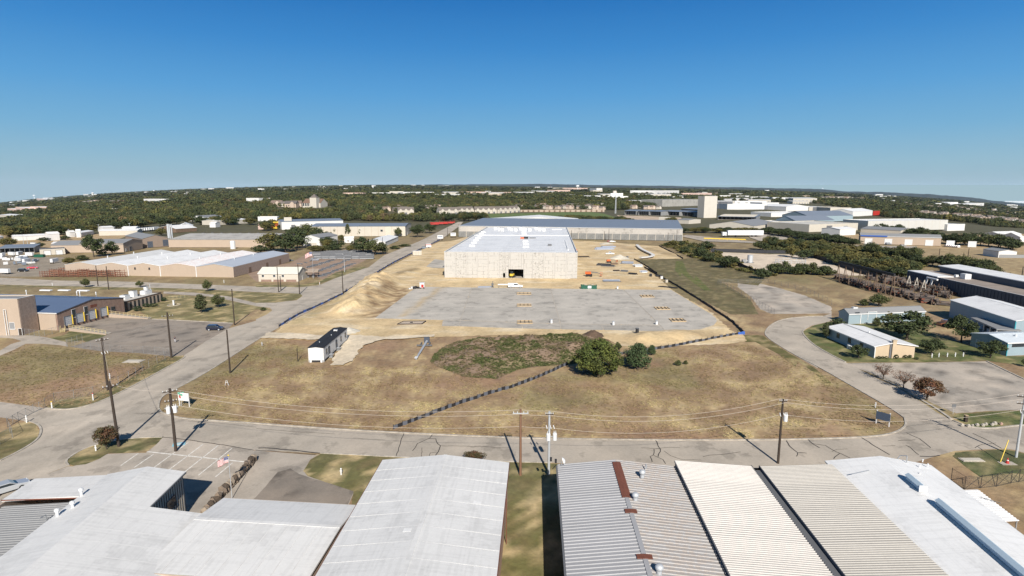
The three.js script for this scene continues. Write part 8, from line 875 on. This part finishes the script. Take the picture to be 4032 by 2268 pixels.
// ---------- site clutter ----------
{
  const heap = (name, label, [x, z], r, h, m, sq = 1) => { const g = new THREE.ConeGeometry(r, h, 28, 8, true), p = g.attributes.position; for (let i = 0; i < p.count; i++) { const a = p.getX(i), b = p.getZ(i), y = p.getY(i); const k = 1 + .25 * fbm(a * .9 + x, b * .9 + z, 3); p.setXYZ(i, a * k, (y + h / 2) * (1 + .2 * fbm(a, b + x)) * (1 - .25 * (y + h / 2) / h), b * k * sq); } g.computeVertexNormals(); const o = mesh(name, g, m); o.position.set(x, T(x, z) + siteH(x, z) * .9, z); return tag(o, label, 'heap'); };
  const whiteS = mat([.66, .62, .54], { map: tDirt, m: 4 }); heap('gravel_heap', 'small heap of white gravel behind the office trailer', [-51.63,-179.1], 3.6, 1.7, whiteS); heap('sand_heap', 'pale sand heap beside the cut bank', [69.8,-378.5], 6.5, 3.2, whiteS); heap('sand_heap', 'low pale heap near the far lawn', [77.7,-480.3], 6, 1.6, whiteS); heap('soil_heap', 'dark soil heap behind the big cedar', [24.71,-173.4], 3.4, 2.6, mat([.12, .08, .055], { map: tDirt, m: 4 }));
  // timber forms around slab openings
  [[[5.1,-246.3], 6], [[4.67,-220.8], 5.4], [[4.27,-191.5], 5.0], [[56.37,-240.1], 5.2], [[56.24,-214.7], 5], [[56.37,-194.5], 4.8]].forEach(([p, w], i) => { const t = thing('form_box', ['upper', 'middle', 'lower', 'upper right', 'middle right', 'lower right'][i] + ' timber form box left in the slab', 'form box', p[0], p[1], 0, null, .165), d = 4.2; mesh('pit_fill', bx(w - .3, .05, d - .3, 0, .004, 0), mat([.42, .35, .26], { map: tDirt, m: 3 }), t); for (const s of [-1, 1]) { mesh('form_board', bx(w, .3, .14, 0, 0, s * d / 2), M.woodL, t); mesh('form_board', bx(.14, .3, d - .2, s * w / 2, 0, 0), M.woodL, t); } for (let k = 0; k < 3; k++) mesh('form_brace', bx(.16, .16, d - .3, w * (k - 1) * .28, .15, 0), M.wood, t); });
  { const p = [-33.57,-190.6], t = thing('form_box', 'rubble-filled form pit in the dirt before the slab', 'form box', p[0], p[1], .05); mesh('pit_fill', slab4([[-4.4, .3, 2.2], [3.6, .3, 2.2], [4.6, .3, -2], [-3, .3, -2]], .2), mat([.55, .46, .38], { map: tDirt, m: 2 }), t); for (const [a, b] of [[[-4.4, .35, 2.2], [3.6, .35, 2.2]], [[3.6, .35, 2.2], [4.6, .35, -2]], [[4.6, .35, -2], [-3, .35, -2]], [[-3, .35, -2], [-4.4, .35, 2.2]]]) mesh('form_board', rod(a, b, .16, 5), M.wood, t); mesh('drain_hole', cyl(.5, .5, .15, 0, .31, 0, 14), M.black, t); }
  for (const [p, l] of [[[13.18,-190.6], 'white pipe riser on the slab edge nearest the centre'], [[33.37,-187.7], 'white pipe riser at the middle of the slab edge'], [[47.74,-188.3], 'small pipe riser near the slab corner'], [[47.39,-258.7], 'white pipe riser at the back slab edge']]) { const t = thing('pipe_riser', l, 'pipe', p[0], p[1], 0, null, .16); mesh('pipe', cyl(.4, .36, 1.1, 0, 0, 0, 14), M.ins, t); mesh('pipe_cap', cyl(.46, .46, .2, 0, 1.1, 0, 14), M.galv, t); }
  { const p = [38.61,-175.6], t = thing('manhole_riser', 'dark manhole riser in a sandy pit', 'manhole', p[0], p[1]); mesh('ring', cyl(.55, .5, 1.9, 0, 0, 0, 16), M.black, t); mesh('lid', cyl(.6, .6, .12, 0, 1.9, 0, 16), M.greyD, t); }
  { // portable generator and toilet by the bank
    const p = [-40.67,-260.8], t = thing('portable_cabin', 'red and white portable cabin at the slab corner', 'cabin', p[0], p[1], .1); mesh('cabin_body', rbox(2.1, 2.2, 1.8, .05, 0, .4, 0), M.ins, t); mesh('door', bx(1.1, 1.4, .06, .2, .6, .93), M.red, t); mesh('canopy', bx(2.4, .1, 2.1, 0, 2.6, 0), M.ins, t); for (const s of [-.8, .8]) mesh('wheel', cyl(.35, .35, .25, 0, 0, 0, 12).rotateX(Math.PI / 2).translate(s, .35, .9), M.rubber, t);
    const m = [M.black, M.ins, M.greyD, M.galv]; [[-46.01,-258.7], [-45.16,-260.3], [-43.86,-259.2], [-43.81,-263], [-42.38,-260.3], [-45.03,-263.6]].forEach((q, i) => { const o = thing('supply_bundle', ['white sack', 'pale sack', 'black bundle', 'dark coil', 'black drum', 'grey bundle'][i] + ' among supplies at the slab corner', 'bundle', q[0], q[1], rr(0, 3), 'supplies at the slab corner'); mesh('bale', rbox(rr(.9, 1.6), rr(.5, 1.2), rr(.8, 1.2), .18, 0, 0, 0), [M.ins, M.ins, M.black, M.black, M.black, M.greyD][i], o); mesh('strap', bx(.08, .55, 1.25, 0, 0, 0), m[i % 4], o); });
  }
  { const stack = (label, p, L, n, m, turn, h = .18) => { const t = thing('steel_bundle', label, 'steel bundle', ...p, turn); for (let i = 0; i < n; i++) mesh('steel_bar', bx(L * rr(.8, 1), h, h * 1.2, rr(-.4, .4), .12 + Math.floor(i / 5) * (h + .03), (i % 5 - 2) * h * 1.8), Array.isArray(m) ? m[i % m.length] : m, t); for (const x of [-L * .3, L * .3]) mesh('bearer', bx(.15, .12, 1.8, x, 0, 0), M.woodL, t); };
    const st = mat([.30, .34, .42]); stack('blue-grey rebar bundle behind the slab', [-12.54,-263.6], 6, 10, st, 0); stack('blue-grey beam bundle before the far lawn', [68.9,-436.5], 15, 14, st, .15, .5); stack('blue-grey bundle right of the beam bundle', [74.6,-453.4], 12, 10, st, .2, .45); stack('dark steel stack in the sandy yard', [54.13,-341.6], 9, 12, [M.greyD, M.black], -.4, .35); stack('dark steel stack beside the first one', [55.96,-338.4], 8, 10, [M.greyD, M.black], -.4, .35); stack('grey frame stack near the silt fence', [69.6,-350.5], 8, 12, [M.greyD, st], -.3, .4); stack('long timber beams beside the warehouse corner', [39.08,-287.6], 24, 5, M.woodL, -.03, .3); stack('dark pipes at the end of the timber beams', [48.4,-281.2], 9, 6, [M.greyD, st], -.03, .35); stack('short dark beams on the sandy track', [61.3,-316.3], 4, 6, M.greyD, -.5, .3); stack('dark pipe sections in the yard centre', [63.8,-305.7], 5, 6, M.black, -.5, .3); stack('timber offcuts beside the pipes', [57.35,-318.3], 4, 6, M.wood, .1, .25); stack('grey sheeting stack beside the yard fence', [71.1,-312.4], 4, 12, [M.ins, st], .3, .3); stack('black hose bundle by the silt fence', [75.5,-297.8], 3, 8, M.black, 0, .3); stack('dark planks at the slab back corner', [71.3,-263.6], 9, 5, M.black, -.6, .25); stack('white sheet stack beside the frames', [73.1,-337.1], 5, 14, [M.ins, M.galv], .2, .4); stack('small dark stack on the tan track', [61.3,-347.6], 5, 6, M.brown, .1, .3); stack('brown board stack near the warehouse corner', [47.43,-385.4], 8, 6, M.wood, .05, .3); }
  for (const [p, l, m] of [[[75.1,-290.2], 'white drum beside the right silt fence', M.ins], [[74.6,-278.7], 'pale drum beyond the right silt fence', M.cream], [[71.4,-297.8], 'black drum near the right silt fence', M.black], [[75.1,-378.5], 'grey mixer drum beside the sand heap', M.greyD]]) { const t = thing('site_drum', l, 'drum', ...p); mesh('drum', cyl(.7, .7, 1.4, 0, 0, 0, 16), m, t); mesh('drum_lid', cyl(.74, .74, .1, 0, 1.4, 0, 16), M.greyD, t); }
  { const p = [-8.92,-264.1], t = thing('plate_compactor', 'upright grey site machine behind the slab', 'machine', ...p); mesh('engine', rbox(1, .9, .9, .1, 0, .9, 0), M.greyD, t); mesh('mast', rod([0, 1.6, 0], [.2, 3, 0], .15), M.greyD, t); mesh('foot_plate', bx(1.4, .2, 1.1, 0, 0, 0), M.black, t); mesh('shaft', cyl(.2, .25, .8, 0, .15, 0, 8), M.greyD, t); const q = [-3.45,-263], w = thing('white_boom', 'white pipe on stands beside the service truck', 'pipe', ...q); mesh('pipe', rod([-3, 1.5, 0], [2.6, 1.5, 0], .28, 12), M.ins, w); for (const x of [-2.5, 2]) mesh('stand', [rod([x, 0, .5], [x, 1.3, 0], .07), rod([x, 0, -.5], [x, 1.3, 0], .07)], M.greyD, w); }
  { const a = [-25.13,-148], b = [-24.85,-165.7], L = Math.hypot(b[0] - a[0], b[1] - a[1]), t = thing('lamp_mast', 'grey steel mast lying on the dry grass', 'mast', a[0], a[1], Math.atan2(-(b[1] - a[1]), b[0] - a[0])); mesh('shaft', rod([0, .4, 0], [L, .5, 0], .25, 10, .35), M.galv, t); mesh('head_plate', bx(1.6, .12, .8, .4, .6, 0), M.ins, t); mesh('base_frame', [bx(.3, .3, 4.4, L * .75, .3, 0), bx(3.4, .3, .3, L * .82, .32, 1.2), bx(3.4, .3, .3, L * .82, .32, -1.2)], M.greyD, t); mesh('base_plate', bx(.5, 1.6, 1.6, L, .1, 0), M.navy, t); }
  { const p = [-64.6,-395.5], t = thing('site_container', 'pale box container beside the receding road', 'container', ...p, .3); mesh('box', rbox(6, 2.8, 2.6, .06, 0, .3, 0), M.cream, t); mesh('roof_frame', bx(6.1, .14, 2.7, 0, 3.1, 0), M.ins, t); for (let i = 0; i < 4; i++) mesh('side_rib', bx(.1, 2.6, .1, -2.4 + i * 1.6, .35, 1.33), M.woodL, t); const q = [-64.4,-449.4], u = thing('site_trailer', 'red and white utility trailer farther up the road', 'trailer', ...q, .3); mesh('box', rbox(4, 2.6, 2.3, .06, 0, .5, 0), M.ins, u); mesh('end_panel', bx(.1, 2, 2, -2.03, .7, 0), M.red, u); mesh('stripe', bx(4.02, .5, .06, 0, 2.2, 1.15), M.red, u); mesh('wheel', cyl(.4, .4, 2.3, 0, 0, 0, 12).rotateX(Math.PI / 2).translate(0, .4, 0), M.rubber, u); const k = [-67.1,-444], v = thing('trash_bin', 'blue-grey bin beside the utility trailer', 'bin', ...k); mesh('bin_body', rbox(3, 1.4, 1.6, .08, 0, .1, 0), M.slate, v); mesh('bin_lid', bx(3.1, .1, 1.7, 0, 1.51, 0), M.greyD, v); }
  for (const [p, l] of [[[-63.6,-518.3], 'white van body at the site entrance'], [[-55.09,-548.4], 'white site sign board on the lawn']]) { const t = thing('sign_board', l, 'sign', ...p); mesh('board', bx(5, 3, .2, 0, 1.4, 0), M.ins, t); mesh('post', bx(.2, 1.5, .2, -2, 0, 0), M.wood, t); mesh('post', bx(.2, 1.5, .2, 2, 0, 0), M.wood, t); mesh('sign_band', bx(4, .6, .04, 0, 3, .12), M.blueRoof, t); }
}
{ // swale, corral and pump skid
  const pts = smooth([[98.7,-461.5], [94.7,-427], [95,-397.3], [94.1,-385.4], [89.1,-377.4], [82.3,-373]], 2, false); tag(mesh('concrete_swale', bandGeo(refine(pts, 3, 0, false), 2.2, .5, 1.0), M.whiteW), 'pale curved concrete swale in the cut bank', 'swale', null, 'structure');
  const c = thing('steel_corral', 'round steel pipe corral on the pale yard', 'corral', ...[169.5,-353.4]); for (let i = 0; i < 14; i++) { const a = i / 14 * 6.283, b = (i + 1) / 14 * 6.283, R = 9; mesh('corral_post', rod([R * Math.cos(a), 0, R * .6 * Math.sin(a)], [R * Math.cos(a), 2.4, R * .6 * Math.sin(a)], .14), M.galv, c); for (const y of [.9, 2.2]) mesh('corral_rail', rod([R * Math.cos(a), y, R * .6 * Math.sin(a)], [R * Math.cos(b), y, R * .6 * Math.sin(b)], .1), M.galv, c); }
  const k = thing('pump_skid', 'grey pump skid with tank at the yard corner', 'machine', ...[143.2,-354.4]); mesh('tank', cyl(1.6, 1.6, 4.6, 2, .3, 0, 16), M.galv, k); mesh('skid_frame', bx(8, .4, 3, 0, 0, 0), M.greyD, k); mesh('engine', rbox(2.4, 1.8, 1.8, .1, -1.6, .4, 0), M.grey, k); mesh('pipe', rod([-3.4, 1, 0], [1, 1.4, 0], .25), M.galv, k);
}
// ---------- signs, hydrants and small street things ----------
{
  const text = (lines, w, h, bg, fg, s) => { const cv = document.createElement('canvas'); cv.width = 256; cv.height = Math.round(256 * h / w); const g = cv.getContext('2d'); g.fillStyle = bg; g.fillRect(0, 0, 256, cv.height); g.fillStyle = fg; g.textAlign = 'center'; g.textBaseline = 'middle'; lines.forEach((l, i) => { g.font = 'bold ' + s + 'px sans-serif'; g.fillText(l, 128, cv.height * (i + .5) / lines.length); }); const t = new THREE.CanvasTexture(cv); t.colorSpace = THREE.SRGBColorSpace; const m = mat([1, 1, 1]); m.map = t; return m; };
  const face = (w, h) => new THREE.PlaneGeometry(w, h);
  { const p = [-66.7,-114.6], t = thing('lot_sign', 'white real estate sign on the field corner', 'sign', ...p, -.25); mesh('board', bx(2.6, 1.7, .1, -.9, 1.2, 0), M.ins, t); mesh('post', bx(.14, 2.9, .14, .3, 0, -.1), M.ins, t); mesh('post', bx(.14, 2.9, .14, -2.1, 0, -.1), M.ins, t); mesh('sign_emblem', bx(.9, .45, .02, -1.5, 2.2, .07), mat([.05, .35, .22]), t); }
  { const p = [-68.2,-115], t = thing('stop_sign', 'red stop sign beside the white lot sign', 'sign', ...p, .5); mesh('post', rod([0, 0, 0], [0, 2.7, 0], .05), M.galv, t); const pl = mesh('sign_plate', new THREE.CylinderGeometry(.4, .4, .04, 8).rotateY(.39).rotateX(Math.PI / 2).translate(0, 2.1, .06), M.red, t); const f = mesh('lettering', face(.6, .22).translate(0, 2.1, .085), text(['STOP'], .6, .22, '#8c1a14', '#f2efe8', 80), t); mesh('street_name_blade', bx(1.1, .22, .03, 0, 2.75, 0), mat([.05, .35, .22]), t); mesh('street_name_blade', bx(.03, .22, 1.1, 0, 3.0, 0), M.ins, t); }
  { const p = [70.2,-105], t = thing('lease_sign', 'dark blue sign on white posts at the right corner', 'sign', ...p, -.9); mesh('board', bx(2.4, 1.5, .1, 0, 1.0, 0), mat([.05, .07, .11]), t); for (const x of [-1.1, 1.1]) mesh('post', bx(.14, 2.7, .14, x, 0, -.12), M.ins, t); }
  { const p = [87.7,-110.5], t = thing('street_sign', 'small dark sign by the worn car park', 'sign', ...p); mesh('post', rod([0, 0, 0], [0, 2, 0], .04), M.galv, t); mesh('sign_plate', bx(.8, .8, .04, 0, 1.3, .05), M.greyD, t); }
  const hyd = (name, label, p, c, capc, h = 1) => { const t = thing(name, label, 'marker', ...p); mesh('barrel', cyl(.12, .11, h * .8, 0, 0, 0, 10), c, t); mesh('bonnet', new THREE.SphereGeometry(.14, 10, 6).translate(0, h * .85, 0), capc, t); mesh('outlet', [rod([-.2, h * .55, 0], [.2, h * .55, 0], .06, 8)], capc, t); };
  hyd('pipeline_marker', 'white post with yellow base at the gate verge', [-93.8,-113.5], M.ins, M.yellow, 1.7); hyd('pipeline_marker', 'white marker post beside the gate kerb', [-93,-106.2], M.ins, M.ins, 1.6); hyd('pipeline_marker', 'red and white marker post by the fence', [-88.8,-118.3], M.ins, M.red, 1.8); hyd('pipeline_marker', 'white marker post behind the fence pole', [-94.9,-132.5], M.ins, M.ins, 1.5); hyd('utility_post', 'white utility stub on the corner island', [-71.1,-93.9], M.ins, M.ins, 1.1); hyd('utility_post', 'white utility stub on the drive lawn', [-26.74,-85.4], M.ins, M.ins, 1.2); hyd('fire_hydrant', 'silver hydrant in the right field corner', [74.4,-114], M.galv, M.ins, 1.2); hyd('fire_hydrant', 'silver hydrant by the gravel drive', [-71.6,-162.4], M.galv, M.galv, 1.1); hyd('pipeline_marker', 'orange and white marker on the roadside verge', [-90.7,-272.1], M.ins, M.orange, 1.6); hyd('utility_post', 'white post on the side street verge', [-138,-276.6], M.ins, M.ins, 1.7); hyd('utility_post', 'white marker post on the left street verge', [-214.5,-269.2], M.ins, M.ins, 1.4);
  [[111.7,-150.3], [113.9,-150.8], [116.3,-151], [118.5,-151.1], [120.8,-151.3]].forEach((p, i) => hyd('bollard', ['first', 'second', 'third', 'fourth', 'fifth'][i] + ' white bollard on the lawn right of the office', p, M.ins, M.ins, 1.2));
  { const p = [-65.1,-127.9], t = thing('survey_frame', 'small white A-frame barricade in the field', 'barricade', ...p); mesh('leg', rod([-.4, 0, 0], [-.1, 1.2, 0], .05), M.ins, t); mesh('leg', rod([.4, 0, 0], [.1, 1.2, 0], .05), M.ins, t); mesh('cross_bar', rod([-.3, .7, 0], [.3, .7, 0], .05), M.ins, t); }
  { const p = [-130.9,-222], t = thing('monument_sign', 'small white column in a round bed on the office lawn', 'column', ...p); mesh('bed_ring', new THREE.TorusGeometry(2.2, .14, 6, 30).rotateX(Math.PI / 2).translate(0, .1, 0), M.kerb, t); mesh('column', bx(.5, 1.8, .5, 0, 0, 0), M.ins, t); mesh('column_cap', bx(.7, .15, .7, 0, 1.8, 0), M.ins, t); }
  { const p = [80.7,-89.2], t = thing('traffic_cone', 'red and white cone on a pale base by right lawn', 'cone', ...p); mesh('base_plate', bx(2.4, .06, 1.2, 0, .04, 0), M.kerb, t); mesh('cone_body', cyl(.28, .06, .9, 0, .1, 0, 14), M.red, t); mesh('cone_band', cyl(.19, .14, .25, 0, .45, 0, 14), M.ins, t); const q = [80.8,-90.2], u = thing('guy_guard', 'yellow guy wire guard near the right pole', 'guy wire', ...q); mesh('guard', rod([-.9, 0, .6], [1, 3.4, -.6], .07), M.yellow, u); mesh('anchor', bx(.25, .1, .25, -.9, 0, .6), M.greyD, u); const k = [75.8,-90.4], v = thing('access_hatch', 'pale concrete access hatch in the right lawn', 'hatch', ...k); mesh('frame', bx(3.6, .12, 1.3, 0, .03, 0), M.kerb, v); mesh('hatch_lid', bx(3.2, .06, 1, 0, .15, 0), M.cream, v); const l = [-98.3,-146.7], w = thing('access_hatch', 'pale concrete pad in the left brown field', 'hatch', ...l); mesh('frame', bx(4.6, .15, 2.6, 0, .02, 0), M.kerb, w); mesh('hatch_lid', bx(3.6, .06, 1.8, 0, .17, 0), M.slab2 ?? M.cream, w); }
  { const p = [88.9,-104.8], q = thing('rock_border', 'low pale rocks at the right verge corner', 'rocks', ...p, .1); for (let i = 0; i < 9; i++) { const g = new THREE.DodecahedronGeometry(rr(.25, .45), 0); mesh('rock', g.translate(-4 + i, .2, rr(-.3, .3)), i === 8 ? M.pink : M.kerb, q); } const s = [87.2,-106.6], o = thing('wood_post', 'stout brown post at the right verge corner', 'post', ...s); mesh('post', bx(.5, 1.3, .5, 0, 0, 0), M.wood, o); mesh('post_cap', bx(.6, .1, .6, 0, 1.3, 0), M.woodL, o); }
  { const p = [-58.39,-96.5], t = thing('bay_marking', 'blue and white accessible bay marking', 'marking', p[0], p[1], .4, null, 0); mesh('blue_field', bx(2.0, .01, 1.4, 0, .05, 0), mat([.25, .50, .58]), t); mesh('white_symbol', bx(1.0, .01, .5, 0, .063, 0), M.line, t); for (const q of [[-46.88,-92], [-48.42,-78.8]]) ; }
  { // flag poles
    const fg = document.createElement('canvas'); fg.width = 190; fg.height = 100; const g = fg.getContext('2d'); for (let i = 0; i < 13; i++) { g.fillStyle = i % 2 ? '#f4f0ea' : '#a02434'; g.fillRect(0, i * 100 / 13, 190, 100 / 13 + 1); } g.fillStyle = '#2b3566'; g.fillRect(0, 0, 76, 54); g.fillStyle = '#fff'; for (let i = 0; i < 6; i++) for (let j = 0; j < 5; j++) g.fillRect(6 + i * 12, 5 + j * 10, 4, 4); const ft = new THREE.CanvasTexture(fg); ft.colorSpace = THREE.SRGBColorSpace; const fm = mat([1, 1, 1]); fm.map = ft;
    const flag = (label, p, h, w, turn) => { const t = thing('flag_pole', label, 'flag pole', ...p, turn); mesh('shaft', rod([0, 0, 0], [0, h, 0], .06, 8, .04), M.galv, t); mesh('finial', new THREE.SphereGeometry(.12, 8, 6).translate(0, h + .1, 0), M.yellow, t); const q = new THREE.PlaneGeometry(w, w * .55, 14, 6), a = q.attributes.position; for (let i = 0; i < a.count; i++) { const u = a.getX(i) / w + .5; a.setXYZ(i, a.getX(i) * .82 + w * .41 , a.getY(i) - u * u * w * .35, .16 * w * Math.sin(u * 8) * u); } q.computeVertexNormals(); mesh('flag', q.translate(.06, h - w * .3, 0), fm, t); };
    flag('striped flag on a slim pole by the stone wall', [-40.43,-78.2], 6.6, 1.7, 3.6); flag('striped flag on a pole in the steel yard', [-99.9,-290.7], 13.7, 4, 3.4); }
}
// ---------- a person crossing the loading yard ----------
{
  const p = [-98.6,-166.1], B = [[[0, .92, 0, .15], [0, 1.18, 0, .145]], [[0, 1.18, 0, .145], [0, 1.42, 0, .15]], [[-.17, 1.42, 0, .065], [.17, 1.42, 0, .065]], [[0, 1.45, 0, .06], [0, 1.56, .01, .055]], [[0, 1.62, .01, .088], [0, 1.70, .0, .085]], [[-.19, 1.42, 0, .06], [-.25, 1.14, -.03, .046]], [[-.25, 1.14, -.03, .046], [-.23, .9, .06, .034]], [[.19, 1.42, 0, .06], [.25, 1.14, .0, .046]], [[.25, 1.14, 0, .046], [.2, .95, .14, .034]], [[-.23, .9, .06, .036], [-.22, .8, .09, .026]], [[.2, .95, .14, .036], [.16, .88, .2, .026]], [[-.09, .9, 0, .095], [-.11, .5, .05, .066]], [[-.11, .5, .05, .066], [-.12, .08, -.02, .045]], [[.09, .9, 0, .095], [.11, .5, .02, .066]], [[.11, .5, .02, .066], [.12, .08, .06, .045]], [[-.12, .05, -.02, .045], [-.13, .04, .13, .036]], [[.12, .05, .06, .045], [.13, .04, .21, .036]], [[0, 1.64, .09, .02], [0, 1.62, .115, .016]]];
  const mc = new MarchingCubes(96, M.ins, true, true, 200000); mc.isolation = 0; mc.reset(); const n = mc.size, S = .95, f = mc.field; for (let k = 0; k < n; k++) for (let j = 0; j < n; j++) for (let i = 0; i < n; i++) { const x = (i / n * 2 - 1) * S, y = (j / n * 2 - 1) * S + .9, z = (k / n * 2 - 1) * S; let d = 9; if (Math.abs(x) < .42 && Math.abs(z) < .4) for (const [a, b] of B) { const bx_ = b[0] - a[0], by = b[1] - a[1], bz = b[2] - a[2], t = clamp(((x - a[0]) * bx_ + (y - a[1]) * by + (z - a[2]) * bz) / (bx_ * bx_ + by * by + bz * bz)), q = Math.hypot(x - a[0] - bx_ * t, y - a[1] - by * t, z - a[2] - bz * t) - (a[3] + (b[3] - a[3]) * t), h = clamp(.5 + .5 * (d - q) / .03); d = d * (1 - h) + q * h - .03 * h * (1 - h); } f[i + j * n + k * n * n] = -d; } mc.update();
  const c = mc.count, pos = mc.positionArray.slice(0, c * 3), nor = mc.normalArray.slice(0, c * 3), cl = new Float32Array(c * 3); for (let i = 0; i < c; i++) { const x = pos[i * 3] * S, y = pos[i * 3 + 1] * S + .9, z = pos[i * 3 + 2] * S; pos[i * 3] = x; pos[i * 3 + 1] = y; pos[i * 3 + 2] = z; let k = [.34, .20, .14]; if (y > 1.66 || (y > 1.58 && z < -.01 && Math.abs(x) < .1)) k = [.02, .015, .012]; else if (y < .08) k = [.03, .03, .03]; else if (y < .93 && Math.abs(x) < .2) k = [.42, .42, .44]; else if (y < 1.47 && y > .93 && !(Math.abs(x) > .19 && y < 1.15)) k = [.035, .04, .06]; cl.set(k, i * 3); }
  const g = new THREE.BufferGeometry(); g.setAttribute('position', new THREE.BufferAttribute(pos, 3)); g.setAttribute('normal', new THREE.BufferAttribute(nor, 3)); g.setAttribute('color', new THREE.BufferAttribute(cl, 3)); const m = mesh('person', g, mat([1, 1, 1], { vertexColors: true })); m.position.set(p[0], .02, p[1]); m.rotation.y = .4; m.scale.setScalar(1.03); tag(m, 'person in dark top and light trousers standing in the yard', 'person');
}

scene.fog = new THREE.FogExp2(new THREE.Color(.54, .67, .80), 0.000015);
renderer.render(scene, camera);
